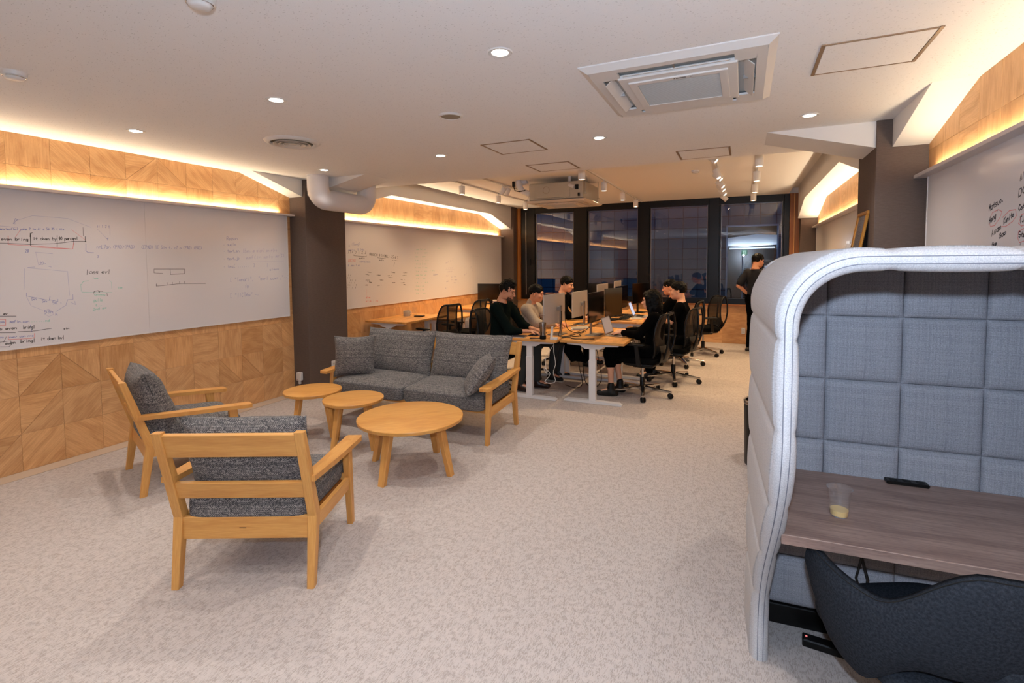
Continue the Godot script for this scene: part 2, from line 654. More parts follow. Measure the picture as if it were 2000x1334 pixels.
func carpet_image(s: int) -> Image:
	var im := Image.create(s, s, false, Image.FORMAT_RGB8)
	var g := RandomNumberGenerator.new()
	g.seed = 11
	var n := fnl(5, 0.010, 3)
	var n2 := fnl(9, 0.05, 2)
	var n3 := fnl(15, 0.9, 1, FastNoiseLite.TYPE_VALUE)
	var base := Color(0.785, 0.762, 0.748)
	for y in s:
		for x in s:
			var k := 0.022 * n.get_noise_2d(x * 2.0, y * 2.0) + 0.022 * n3.get_noise_2d(x * 1.1, y * 0.12) + 0.012 * n3.get_noise_2d(x * 0.12 + 500.0, y * 1.1)
			im.set_pixel(x, y, Color(base.r + k, base.g + k, base.b + k))
	# dark stitches along the length, on a fixed pitch, gathered in loose patches
	for q in int(s * s * 0.024):
		var x := (g.randi() % (s / 4)) * 4
		var y := g.randi() % s
		var patch := n.get_noise_2d(x * 1.5, y * 1.5) + 0.8 * n2.get_noise_2d(x * 0.8, y * 0.4)
		if patch < g.randf_range(-0.5, 0.55): continue
		var l := g.randi_range(5, 20)
		var f := g.randf_range(0.38, 0.72)
		var col := Color(0.47, 0.43, 0.40).lerp(Color(0.57, 0.53, 0.50), g.randf())
		for j in l:
			var yy := (y + j) % s
			im.set_pixel(x, yy, im.get_pixel(x, yy).lerp(col, f))
			im.set_pixel((x + 1) % s, yy, im.get_pixel((x + 1) % s, yy).lerp(col, f * 0.7))
	# pale cross threads over them
	for q in int(s * 2.6):
		var y := g.randi() % s
		var x := g.randi() % s
		var l := g.randi_range(14, 70)
		var f := g.randf_range(0.4, 0.85)
		for j in l:
			var xx := (x + j) % s
			im.set_pixel(xx, y, im.get_pixel(xx, y).lerp(Color(0.82, 0.80, 0.785), f))
			im.set_pixel(xx, (y + 1) % s, im.get_pixel(xx, (y + 1) % s).lerp(Color(0.82, 0.80, 0.785), f * 0.6))
	return im

func weave_image(s: int, step: int, warp: Array, weft: Array, sd: int, contrast := 1.0) -> Image:
	var im := Image.create(s, s, false, Image.FORMAT_RGB8)
	var g := RandomNumberGenerator.new()
	g.seed = sd
	var wa := []
	var we := []
	for k in s / step:
		wa.append(warp[g.randi() % warp.size()])
		we.append(weft[g.randi() % weft.size()])
	var n := fnl(sd, 0.03, 3)
	for y in s:
		for x in s:
			var i := x / step
			var j := y / step
			var over := (i + j) % 2 == 0
			if n.get_noise_2d(i * 40.0, j * 40.0) > 0.25: over = not over
			var c: Color = wa[i % wa.size()] if over else we[j % we.size()]
			var cell := (i * 7919 + j * 104729 + i * j * 31) % 1009
			c = c.lerp(warp[cell % warp.size()] if over else weft[cell % weft.size()], 0.4)
			var fx := absf((x % step + 0.5) / step - 0.5) * 2.0
			var fy := absf((y % step + 0.5) / step - 0.5) * 2.0
			var sh := 1.0 - 0.35 * contrast * (fx * fx if over else fy * fy) - 0.18 * contrast * (fy * fy if over else fx * fx)
			sh *= 1.0 + 0.10 * n.get_noise_2d(x * 3.0, y * 3.0)
			im.set_pixel(x, y, Color(c.r * sh, c.g * sh, c.b * sh))
	return im

func fleck_image(s: int, base: Color, dark: Color, count: int, sd: int, lx: int, speck: float) -> Image:
	var im := Image.create(s, s, false, Image.FORMAT_RGB8)
	var n := fnl(sd, 0.08, 3)
	for y in s:
		for x in s:
			var k := 1.0 + speck * n.get_noise_2d(x * 4.0, y * 4.0)
			im.set_pixel(x, y, Color(base.r * k, base.g * k, base.b * k))
	var g := RandomNumberGenerator.new()
	g.seed = sd
	for k in count:
		var x := g.randi() % s
		var y := g.randi() % s
		var l := g.randi_range(1, lx)
		var f := g.randf_range(0.3, 0.95)
		var dy := g.randf_range(-0.5, 0.5)
		for j in l:
			var xx := (x + j) % s
			var yy := posmod(y + int(j * dy), s)
			im.set_pixel(xx, yy, im.get_pixel(xx, yy).lerp(dark, f))
			if l > 3: im.set_pixel(xx, (yy + 1) % s, im.get_pixel(xx, (yy + 1) % s).lerp(dark, f * 0.6))
	return im

func noise_image(s: int, a: Color, b: Color, sd: int, f1: float, f2: float, sx := 1.0) -> Image:
	var im := Image.create(s, s, false, Image.FORMAT_RGB8)
	var n := fnl(sd, f1, 3)
	var n2 := fnl(sd + 3, f2, 2)
	for y in s:
		for x in s:
			im.set_pixel(x, y, a.lerp(b, clampf(0.5 + 0.5 * n.get_noise_2d(x, y * sx) + 0.45 * n2.get_noise_2d(x * sx, y), 0.0, 1.0)))
	return im

func textured(called: String, t: Texture2D, su: float, sv: float, rough: float, tint := Color.WHITE, spec := 0.5) -> StandardMaterial3D:
	var m := mat(called, tint, rough, 0.0, spec)
	m.albedo_texture = t
	m.uv1_scale = Vector3(su, sv, 1)
	return m

func make_materials() -> void:
	# woods
	var panel := tex(wood_image(768, 384, 3, Color(0.88, 0.70, 0.50), Color(0.73, 0.53, 0.34), 0.75, 3.0, 0.22))
	textured("panel_wood", panel, 0.9, 1.5, 0.5)
	textured("panel_wood_pale", panel, 0.8, 1.7, 0.5, Color(1.03, 1.02, 1.0))
	textured("panel_wood_deep", panel, 1.0, 1.4, 0.5, Color(0.95, 0.93, 0.90))
	var honey := tex(wood_image(512, 256, 21, Color(0.86, 0.645, 0.36), Color(0.745, 0.50, 0.24), 0.45, 2.0, 0.10))
	textured("honey_wood", honey, 1.4, 4.5, 0.42)
	textured("table_wood", honey, 0.9, 0.9, 0.38, Color(1.0, 1.0, 0.97))
	textured("frame_wood", honey, 1.4, 4.5, 0.45, Color(0.72, 0.6, 0.42))
	var walnut := tex(wood_image(1024, 512, 33, Color(0.62, 0.52, 0.47), Color(0.42, 0.33, 0.30), 0.5, 4.0, 0.25))
	textured("booth_desk_wood", walnut, 0.8, 1.6, 0.45)
	# butcher block: staves of different tone, side by side
	var block := Image.create(512, 512, false, Image.FORMAT_RGB8)
	var src := wood_image(512, 512, 41, Color(0.90, 0.68, 0.40), Color(0.76, 0.50, 0.24), 0.4, 5.0, 0.15)
	var g := RandomNumberGenerator.new()
	g.seed = 4
	for r in 12:
		var x0 := 0
		while x0 < 512:
			var l := mini(g.randi_range(90, 230), 512 - x0)
			var k := g.randf_range(0.84, 1.08)
			var oy := g.randi() % 460
			for y in range(r * 43, mini(r * 43 + 43, 512)):
				for x in range(x0, x0 + l):
					var c := src.get_pixel(x, (y + oy) % 512)
					block.set_pixel(x, y, Color(c.r * k, c.g * k, c.b * k))
			x0 += l
	textured("butcher_block", tex(block), 1.6, 1.6, 0.4)
	# soft floor and ceiling
	var car := tri(mat("carpet", Color(0.93, 0.91, 0.90), 0.95, 0.0, 0.2), tex(carpet_image(1280)), 1.05, true)
	car.rim_enabled = false
	tri(mat("ceiling_board", Color(1, 1, 1), 0.9, 0.0, 0.3), tex(fleck_image(1024, Color(0.91, 0.90, 0.895), Color(0.62, 0.60, 0.58), 2200, 77, 7, 0.03)), 0.9, true)
	mat("ceiling_paint", Color(0.91, 0.895, 0.88), 0.85)
	mat("white_paint", Color(0.88, 0.87, 0.86), 0.6)
	mat("pipe_white", Color(0.86, 0.85, 0.86), 0.45)
	tri(mat("column_cloth", Color(1, 1, 1), 0.8, 0.0, 0.3), tex(noise_image(256, Color(0.365, 0.315, 0.29), Color(0.405, 0.35, 0.325), 8, 0.03, 0.25, 5.0)), 2.2, true)
	mat("screed", Color(0.74, 0.66, 0.58), 0.7)
	# cloth
	var blue := [Color(0.33, 0.325, 0.335), Color(0.36, 0.352, 0.36), Color(0.35, 0.342, 0.35), Color(0.41, 0.40, 0.405)]
	var pale := [Color(0.62, 0.60, 0.585), Color(0.70, 0.68, 0.66), Color(0.66, 0.64, 0.62), Color(0.50, 0.485, 0.475)]
	var cloth := tri(mat("sofa_cloth", Color(1, 1, 1), 0.95, 0.0, 0.15), tex(weave_image(384, 8, blue, pale, 5)), 4.6)
	cloth.rim_enabled = true
	cloth.rim = 0.15
	var lin := [Color(0.80, 0.80, 0.81), Color(0.78, 0.78, 0.795), Color(0.82, 0.82, 0.825), Color(0.75, 0.755, 0.77)]
	tri(mat("booth_cloth", Color(1, 1, 1), 0.95, 0.0, 0.15), tex(weave_image(512, 4, lin, lin, 15, 0.45)), 4.0)
	var lin2 := [Color(0.635, 0.635, 0.66), Color(0.605, 0.605, 0.63), Color(0.665, 0.665, 0.685), Color(0.55, 0.55, 0.58)]
	tri(mat("booth_lining", Color(1, 1, 1), 0.95, 0.0, 0.15), tex(weave_image(512, 4, lin2, lin2, 19, 0.5)), 3.6)
	mat("seam_thread", Color(0.45, 0.46, 0.50), 0.9)
	mat("lining_seam", Color(0.16, 0.17, 0.21), 0.95)
	tri(mat("felt", Color(1, 1, 1), 1.0, 0.0, 0.1), tex(noise_image(256, Color(0.115, 0.125, 0.145), Color(0.215, 0.23, 0.255), 6, 0.12, 0.5)), 3.5)
	# metals and plastics
	mat("black_plastic", Color(0.03, 0.028, 0.028), 0.4, 0.0, 0.4)
	mat("black_mesh", Color(0.03, 0.028, 0.028), 0.7)
	mat("dark_foam", Color(0.03, 0.028, 0.028), 0.85, 0.0, 0.2)
	mat("chrome", Color(0.80, 0.79, 0.78), 0.18, 1.0)
	mat("silver", Color(0.66, 0.65, 0.64), 0.35, 0.9)
	mat("galvanised", Color(0.72, 0.71, 0.68), 0.4, 0.85)
	mat("desk_white", Color(0.85, 0.84, 0.84), 0.4)
	mat("monitor_back", Color(0.72, 0.70, 0.68), 0.5)
	mat("screen_dark", Color(0.012, 0.013, 0.016), 0.12, 0.0, 0.6)
	mat("window_frame", Color(0.045, 0.045, 0.052), 0.35, 0.4)
	mat("hatch_bronze", Color(0.60, 0.51, 0.42), 0.4, 0.5)
	mat("plastic_white", Color(0.84, 0.83, 0.82), 0.4)
	mat("plastic_cream", Color(0.80, 0.76, 0.71), 0.45)
	mat("grille_grey", Color(0.70, 0.71, 0.71), 0.6)
	mat("speaker_grey", Color(0.56, 0.52, 0.45), 0.7)
	mat("dark_gap", Color(0.03, 0.03, 0.03), 0.9)
	mat("cable_black", Color(0.02, 0.02, 0.02), 0.5)
	mat("cable_white", Color(0.85, 0.84, 0.82), 0.5)
	mat("red_lamp", Color(0.6, 0.02, 0.02), 0.4)
	var gl := mat("window_glass", Color(0.05, 0.06, 0.07, 0.0), 0.0, 0.0, 0.5)
	gl.transparency = BaseMaterial3D.TRANSPARENCY_ALPHA
	var cp := mat("cup_plastic", Color(0.8, 0.8, 0.8, 0.035), 0.02)
	cp.transparency = BaseMaterial3D.TRANSPARENCY_ALPHA
	var cg := mat("clear_glass", Color(0.8, 0.8, 0.8, 0.015), 0.02)
	cg.transparency = BaseMaterial3D.TRANSPARENCY_ALPHA
	mat("milk_coffee", Color(0.86, 0.73, 0.47), 0.3)
	mat("porcelain", Color(0.72, 0.70, 0.66), 0.35)
	mat("card", Color(0.62, 0.45, 0.28), 0.8)
	mat("paper", Color(0.88, 0.87, 0.85), 0.8)
	mat("navy_cover", Color(0.10, 0.12, 0.19), 0.5)
	mat("shelf_lacquer", Color(0.80, 0.76, 0.75), 0.35)
	# people
	for q in [["skin_tan", Color(0.80, 0.58, 0.46)], ["skin_light", Color(0.90, 0.68, 0.55)], ["skin_warm", Color(0.85, 0.60, 0.46)]]:
		var sk := mat(q[0], q[1], 0.5)
		sk.subsurf_scatter_enabled = true
		sk.subsurf_scatter_strength = 0.08
	mat("hair_black", Color(0.012, 0.010, 0.009), 0.55, 0.0, 0.3)
	mat("beard", Color(0.30, 0.205, 0.16), 0.8)
	mat("eye_white", Color(0.75, 0.72, 0.70), 0.2)
	mat("green_knit", Color(0.05, 0.085, 0.08), 0.95, 0.0, 0.15)
	tri(mat("beige_fleece", Color(1, 1, 1), 1.0), tex(noise_image(128, Color(0.60, 0.55, 0.50), Color(0.72, 0.68, 0.63), 66, 0.1, 0.4)), 6.0)
	mat("black_shirt", Color(0.022, 0.02, 0.022), 0.9, 0.0, 0.15)
	mat("navy_shirt", Color(0.055, 0.06, 0.10), 0.9)
	mat("grey_trousers", Color(0.20, 0.205, 0.20), 0.9)
	mat("dark_trousers", Color(0.02, 0.02, 0.023), 0.9, 0.0, 0.15)
	mat("brown_leather", Color(0.16, 0.075, 0.05), 0.35)
	mat("black_shoe", Color(0.03, 0.03, 0.03), 0.5)
	mat("honey_gold", Color(0.72, 0.50, 0.20), 0.35, 0.4)
	mat("lip", Color(0.55, 0.28, 0.24), 0.5)
# ---------------------------------------------------------------- the room
const XL := -5.12
const XR := 1.19
const YC := 2.646
const YB := 2.87
const ZW := -10.7
const ZD := -5.47
const ZR := 3.2

var tile_cache := {}

# flat wooden tile facing +z, its grain turned by ang
func tile_mesh(w: float, h: float, ang: float, variant: int, half := 0) -> ArrayMesh:
	var key := "%.3f %.3f %.2f %d %d" % [w, h, ang, variant, half]
	if tile_cache.has(key): return tile_cache[key]
	var m := MB.new()
	var g := 0.0006
	var bv := 0.0012
	var th := 0.012
	var poly: Array
	if half == 0: poly = [Vector2(g, g), Vector2(w - g, g), Vector2(w - g, h - g), Vector2(g, h - g)]
	elif half == 1: poly = [Vector2(g, g), Vector2(w - 3.0 * g, g), Vector2(g, h - 3.0 * g)]
	elif half == 2: poly = [Vector2(w - g, 3.0 * g), Vector2(w - g, h - g), Vector2(3.0 * g, h - g)]
	elif half == 3: poly = [Vector2(3.0 * g, g), Vector2(w - g, g), Vector2(w - g, h - 3.0 * g)]
	else: poly = [Vector2(g, 3.0 * g), Vector2(w - 3.0 * g, h - g), Vector2(g, h - g)]
	var cen := Vector2.ZERO
	for p in poly: cen += p / poly.size()
	var off := Vector2(variant * 0.317 + 0.05, variant * 0.193)
	var uv := func(p: Vector2) -> Vector2: return p.rotated(ang) + off
	var inner := []
	for p in poly: inner.append(p + (cen - p).normalized() * bv * 1.4)
	var nn := Vector3(0, 0, 1)
	var f := m.v.size()
	for p in inner: m.vert(Vector3(p.x, p.y, th), nn, uv.call(p))
	for k in range(1, inner.size() - 1): m.tri_i(f, f + k, f + k + 1)
	for k in poly.size():
		var a: Vector2 = poly[k]
		var b: Vector2 = poly[(k + 1) % poly.size()]
		var ia: Vector2 = inner[k]
		var ib: Vector2 = inner[(k + 1) % poly.size()]
		m.quad(Vector3(a.x, a.y, th - bv), Vector3(b.x, b.y, th - bv), Vector3(ib.x, ib.y, th), Vector3(ia.x, ia.y, th), uv.call(a), uv.call(b), uv.call(ib), uv.call(ia))
		m.quad(Vector3(a.x, a.y, 0), Vector3(b.x, b.y, 0), Vector3(b.x, b.y, th - bv), Vector3(a.x, a.y, th - bv), uv.call(a), uv.call(b), uv.call(b), uv.call(a))
	var am := m.mesh()
	tile_cache[key] = am
	return am

func tile_wall(wall: Node, origin: Vector3, basis: Basis, length: float, rows: Array, style: int, sd: int) -> void:
	var g := RandomNumberGenerator.new()
	g.seed = sd
	var mats := [M.panel_wood, M.panel_wood, M.panel_wood_pale, M.panel_wood_deep]
	var w := 0.274
	for r in rows.size() - 1:
		var y0: float = rows[r]
		var h: float = rows[r + 1] - y0
		var x := 0.0
		while x < length - 0.01:
			var ww := minf(w, length - x)
			if length - x - ww < 0.03: ww = length - x
			var roll := g.randf()
			var ang := 0.0
			if style == 0:
				ang = PI / 4 if roll < 0.36 else (-PI / 4 if roll < 0.66 else (PI / 2 if roll < 0.87 else 0.0))
			else:
				ang = PI / 2 if roll < 0.75 else (0.0 if roll < 0.86 else PI / 4)
			var pieces := [[ang, 0]]
			if style == 0 and g.randf() < 0.2 and h > 0.2:
				pieces = [[PI / 4, 1], [PI / 2, 2]] if g.randf() < 0.5 else [[-PI / 4, 3], [0.0, 4]]
			for pc in pieces:
				var o := part("wood_panel", tile_mesh(snappedf(ww, 0.001), snappedf(h, 0.001), pc[0], g.randi() % 4, pc[1]), mats[g.randi() % 4], wall)
				o.transform = Transform3D(basis, origin + basis * Vector3(x, y0, 0))
			x += ww

func build_room() -> void:
	# floor
	struct("floor", span(Vector3(XL, -0.15, ZW), Vector3(XR, 0.0, ZR), 0.0), M.carpet)
	struct("trim_1", span(Vector3(XL, 0.0, -4.53), Vector3(XL + 0.16, 0.004, ZR), 0.001), M.screed)
	# left wall
	var wl := struct("wall_left", span(Vector3(XL - 0.25, -0.15, ZW - 0.3), Vector3(XL - 0.012, 3.1, ZR + 0.2), 0.0), M.panel_wood_deep)
	var lb := ry(PI / 2)
	tile_wall(wl, Vector3(XL - 0.012, 0, 0.3), lb, 4.83, [0.004, 0.3, 0.6, 0.9, 0.99], 0, 31)
	tile_wall(wl, Vector3(XL - 0.012, 0, 0.3), lb, 4.83, [2.21, 2.40, YC], 0, 37)
	tile_wall(wl, Vector3(XL - 0.012, 0, -5.2), lb, 5.3, [0.0, 0.3, 0.6, 0.9, 0.99], 1, 41)
	tile_wall(wl, Vector3(XL - 0.012, 0, -5.2), lb, 5.3, [2.21, 2.34, YC + 0.004], 1, 43)
	# right wall
	var wr := struct("wall_right", span(Vector3(XR + 0.012, -0.15, ZW - 0.3), Vector3(XR + 0.25, 3.1, ZR + 0.2), 0.0), M.panel_wood_deep)
	var rb := ry(-PI / 2)
	tile_wall(wr, Vector3(XR + 0.012, 0, -4.53), rb, 4.53, [2.21, 2.40, YC], 1, 47)
	tile_wall(wr, Vector3(XR + 0.012, 0, -10.5), rb, 5.3, [2.21, 2.34, YC + 0.004], 1, 53)
	tile_wall(wr, Vector3(XR + 0.012, 0, -10.5), rb, 5.3, [0.0, 0.3, 0.6, 0.9, 0.99], 1, 57)
	# rear wall, behind the camera: painted, with a glazed door
	struct("wall_rear", span(Vector3(XL - 0.25, -0.15, ZR), Vector3(XR + 0.25, 3.1, ZR + 0.2), 0.0), M.white_paint)
	# far wall: a timber breast under a band of windows
	var wf := struct("wall_far", span(Vector3(XL, 0, ZW - 0.2), Vector3(XR, 0.755, ZW - 0.012), 0.0), M.panel_wood_deep)
	var xs := [XL + 0.42, -3.75, -2.62, -1.5, -0.36, 0.9]
	for k in 5:
		var o := part("wood_panel", tile_mesh(snappedf(xs[k + 1] - xs[k], 0.001), 0.755, 0.0, k, 0), [M.panel_wood_deep, M.panel_wood, M.panel_wood_deep, M.panel_wood, M.panel_wood_deep][k], wf)
		o.transform = Transform3D(Basis.IDENTITY, Vector3(xs[k], 0.0, ZW - 0.012))
	struct("wall_far_lintel", span(Vector3(XL, YB, ZW - 0.2), Vector3(XR, 3.1, ZW), 0.0), M.ceiling_paint)
	struct("trim_2", span(Vector3(-4.70, 0.745, ZW - 0.06), Vector3(0.80, 0.775, ZW + 0.05), 0.003), M.frame_wood)
	# low ceiling near, high ceiling far, joined by a fascia
	struct("ceiling", span(Vector3(XL - 0.25, YC, ZD), Vector3(XR + 0.25, 3.1, ZR + 0.2), 0.0), M.ceiling_board)
	struct("ceiling_high", span(Vector3(-4.73, YB, ZW), Vector3(0.75, 3.1, ZD), 0.0), M.ceiling_paint)
	struct("ceiling_slot", span(Vector3(XL, YB + 0.1, ZW), Vector3(XR, 3.12, ZD + 0.02), 0.0), M.ceiling_paint)
	# columns
	struct("column", span(Vector3(XL - 0.01, 0, -5.20), Vector3(-4.86, YC + 0.01, -4.53), 0.003), M.column_cloth)
	struct("column", span(Vector3(0.878, 0, -5.15), Vector3(XR + 0.01, YC + 0.01, -4.53), 0.003), M.column_cloth)
	struct("column", span(Vector3(XL - 0.01, 0, ZW - 0.1), Vector3(-4.80, YB + 0.02, -10.5), 0.003), M.column_cloth)
	struct("column", span(Vector3(0.93, 0, ZW - 0.1), Vector3(XR + 0.01, YB + 0.02, -10.45), 0.003), M.column_cloth)
	# wedge-shaped beam ends: (z, y) outline swept across x
	var zy := Transform3D(Basis(Vector3(0, 0, 1), Vector3(0, 1, 0), Vector3(-1, 0, 0)), Vector3.ZERO)
	# near haunches beside the columns
	var h := MB.new()
	h.prism(PackedVector2Array([Vector2(-4.53, 2.44), Vector2(-3.78, YC + 0.02), Vector2(-4.53, YC + 0.02)]), 4.905, 5.125, zy)
	struct("beam_haunch", h, M.white_paint)
	h = MB.new()
	h.prism(PackedVector2Array([Vector2(-4.53, 2.445), Vector2(-3.62, YC + 0.02), Vector2(-4.53, YC + 0.02)]), -1.195, -0.975, zy)
	struct("beam_haunch", h, M.white_paint)
	# beams under the high ceiling with haunches at both ends
	h = MB.new()
	h.prism(PackedVector2Array([Vector2(-5.18, 2.385), Vector2(-5.18, YB + 0.1), Vector2(-10.5, YB + 0.1), Vector2(-10.5, 2.385), Vector2(-9.46, 2.652), Vector2(-6.2, 2.652)]), 4.86, 5.125, zy)
	struct("beam", h, M.white_paint)
	h = MB.new()
	h.prism(PackedVector2Array([Vector2(-5.13, 2.385), Vector2(-5.13, YB + 0.1), Vector2(-10.45, YB + 0.1), Vector2(-10.45, 2.385), Vector2(-9.42, 2.64), Vector2(-6.2, 2.64)]), -1.195, -0.885, zy)
	struct("beam", h, M.white_paint)
	# cross-beam haunches: (x, y) outline along z
	h = MB.new()
	h.prism(PackedVector2Array([Vector2(-4.87, 2.45), Vector2(-3.86, YC + 0.02), Vector2(-4.87, YC + 0.02)]), -5.02, -4.57)
	struct("beam_haunch", h, M.white_paint)
	h = MB.new()
	h.prism(PackedVector2Array([Vector2(0.89, 2.45), Vector2(0.89, YC + 0.02), Vector2(0.08, YC + 0.02)]), -5.02, -4.55)
	struct("beam_haunch", h, M.white_paint)
	build_windows()

func build_windows() -> void:
	var y0 := 0.775
	var y1 := YB
	var pane_lo := 0.885
	var pane_hi := 2.735
	var zf := ZW
	var edges := [[-4.36, -3.41], [-3.12, -2.0], [-1.79, -0.63], [-0.44, 0.68]]
	var posts := [[-4.70, -4.36], [-3.41, -3.12], [-2.0, -1.79], [-0.63, -0.44], [0.68, 0.77]]
	for k in 4:
		var w := Node3D.new()
		w.name = "window_%d" % (k + 1)
		w.set_meta("kind", "structure")
		add_child(w)
		var a: float = edges[k][0]
		var b: float = edges[k][1]
		part("post", span(Vector3(posts[k][0], y0, zf - 0.12), Vector3(posts[k][1], y1, zf), 0.004), M.window_frame, w)
		if k == 3: part("post", span(Vector3(posts[4][0], y0, zf - 0.12), Vector3(posts[4][1], y1, zf), 0.004), M.window_frame, w)
		part("head_rail", span(Vector3(a, pane_hi, zf - 0.1), Vector3(b, y1, zf - 0.005), 0.003), M.window_frame, w)
		part("bottom_rail", span(Vector3(a, y0, zf - 0.1), Vector3(b, pane_lo, zf - 0.005), 0.003), M.window_frame, w)
		for x in [a, b]:
			var s := 1.0 if x == a else -1.0
			part("stile", span(Vector3(minf(x, x + s * 0.03), pane_lo, zf - 0.07), Vector3(maxf(x, x + s * 0.03), pane_hi, zf - 0.03), 0.003), M.window_frame, w)
			part("glazing_bead", span(Vector3(minf(x + s * 0.03, x + s * 0.036), pane_lo, zf - 0.055), Vector3(maxf(x + s * 0.03, x + s * 0.036), pane_hi, zf - 0.028), 0.001), M.silver, w)
		for j in 2:
			var m := MB.new()
			m.box(Vector3((a + b) * 0.5, (pane_lo + pane_hi) * 0.5, zf - 0.05 - 0.014 * j), Vector3(b - a - 0.06, pane_hi - pane_lo, 0.004), Basis.IDENTITY, 0.0)
			part("pane", m, M.window_glass, w)
		if k == 0:
			var hd := MB.new()
			hd.box(Vector3(-4.47, 1.63, zf + 0.018), Vector3(0.022, 0.16, 0.03), Basis.IDENTITY, 0.004)
			hd.box(Vector3(-4.40, 1.63, zf + 0.012), Vector3(0.03, 0.09, 0.02), Basis.IDENTITY, 0.004)
			part("handle", hd, M.black_plastic, w)
			part("track_groove", span(Vector3(-4.58, y0 + 0.1, zf - 0.001), Vector3(-4.565, y1 - 0.1, zf + 0.012), 0.002), M.silver, w)
	# timber reveals beside the window
	for x in [[-4.80, -4.70], [0.77, 0.93]]:
		var t := struct("trim_3", span(Vector3(x[0], 0.755, ZW - 0.1), Vector3(x[1], YB, ZW + 0.03), 0.003), M.frame_wood)
		part("bead", span(Vector3(lerpf(x[0], x[1], 0.42), 0.755, ZW + 0.03), Vector3(lerpf(x[0], x[1], 0.52), YB, ZW + 0.04), 0.001), M.honey_wood, t)
	build_outside()

func build_outside() -> void:
	var z := -13.6
	var t := thing("neighbouring_facade", "blue-grey tiled wall of the building across, seen through windows", "building", Vector3(0, -1.2, z))
	var m := mat("facade_tile", Color(0.15, 0.33, 0.42), 0.5)
	var m2 := mat("facade_tile_dark", Color(0.13, 0.30, 0.39), 0.5)
	var jn := mat("facade_joint", Color(0.06, 0.09, 0.14), 0.9)
	var bw := 0.355
	var bh := 0.262
	part("joint_bed", span(Vector3(-7.5, 0, -0.4), Vector3(3.2, 6.5, 0.0), 0.0), jn, t)
	var tm := MB.new()
	tm.box(Vector3(bw * 0.5, bh * 0.5, 0.012), Vector3(bw - 0.014, bh - 0.014, 0.024), Basis.IDENTITY, 0.003)
	var tmesh := tm.mesh()
	var g := RandomNumberGenerator.new()
	g.seed = 8
	for i in range(-17, 4):
		for j in range(5, 18):
			if i >= -1 and i <= 1 and j >= 7 and j <= 13: continue
			var o := part("tile", tmesh, m if g.randf() < 0.6 else m2, t)
			o.position = Vector3(i * bw, j * bh, 0)
	# a lit bay of the building across: frame, white soffit, dark pane, exit sign
	var n := thing("neighbouring_window", "lit window bay of the building across with white soffit", "window", Vector3(0.18, 0.62, z + 0.03))
	var fr := MB.new()
	for q in [[Vector3(-0.56, 0.93, 0), Vector3(0.04, 1.86, 0.08)], [Vector3(0.56, 0.93, 0), Vector3(0.04, 1.86, 0.08)], [Vector3(0, 1.86, 0), Vector3(1.16, 0.04, 0.08)], [Vector3(0, 0.02, 0), Vector3(1.16, 0.04, 0.08)], [Vector3(-0.2, 0.62, 0), Vector3(0.03, 1.2, 0.06)]]:
		fr.box(q[0], q[1], Basis.IDENTITY, 0.004)
	part("frame", fr, mat("bay_frame", Color(0.45, 0.52, 0.6), 0.4, 0.6), n)
	part("backing", span(Vector3(-0.54, 0.04, -0.03), Vector3(0.54, 1.84, -0.01), 0.0), mat("bay_glass", Color(0.03, 0.05, 0.07), 0.15), n)
	var so := MB.new()
	so.prism(PackedVector2Array([Vector2(-0.54, 1.37), Vector2(-0.1, 1.35), Vector2(0.54, 1.39), Vector2(0.54, 1.62), Vector2(0.1, 1.65), Vector2(-0.54, 1.57)]), -0.008, 0.004)
	part("soffit", so, M.white_paint, n)
	var tube := MB.new()
	tube.tube([Vector3(-0.5, 1.30, 0.10), Vector3(0.5, 1.32, 0.10)], 0.012, 10)
	part("lamp_tube", tube, glow("tube_glow", Color(0.80, 0.90, 1.0), 1.5), n)
	var al := AreaLight3D.new()
	al.name = "light"
	al.area_size = Vector2(1.0, 0.03)
	al.light_color = Color(0.80, 0.90, 1.0)
	al.light_energy = 0.16
	al.area_range = 8.0
	al.area_attenuation = 2.0
	al.shadow_enabled = true
	n.add_child(al)
	al.position = Vector3(0, 1.335, 0.095)
	al.basis = Basis.looking_at(Vector3(0, 0.8, -0.6), Vector3.UP)
	var ex := thing("exit_sign", "small green emergency exit sign glowing in the bay across", "sign", Vector3(0.02, 1.83, z + 0.05))
	part("housing", boxm(Vector3.ZERO, Vector3(0.13, 0.13, 0.02), 0.003), glow("exit_green", Color(0.05, 0.55, 0.32), 0.35), ex)
	var man := MB.new()
	man.box(Vector3(0.0, 0.0, 0.0115), Vector3(0.075, 0.085, 0.002), Basis.IDENTITY, 0.0005)
	part("pictogram", man, glow("exit_white", Color(0.8, 1.0, 0.9), 0.5), ex)
	var man2 := MB.new()
	man2.bar(Vector3(-0.005, -0.03, 0.0135), Vector3(0.008, 0.012, 0.0135), 0.014, 0.001, 0.018, 0.001, Vector3.RIGHT, 0.0002)
	man2.bar(Vector3(0.004, -0.005, 0.0135), Vector3(0.022, -0.032, 0.0135), 0.008, 0.001, 0.006, 0.001, Vector3.RIGHT, 0.0002)
	man2.bar(Vector3(-0.018, 0.006, 0.0135), Vector3(0.024, 0.012, 0.0135), 0.001, 0.006, 0.001, 0.006, Vector3(0, 0, 1), 0.0002)
	man2.lathe([Vector2(0, 0), Vector2(0.008, 0), Vector2(0.008, 0.001), Vector2(0, 0.001)], 12, Vector3(0.012, 0.026, 0.013), Basis(Vector3.RIGHT, PI / 2))
	part("running_figure", man2, M.exit_green, ex)
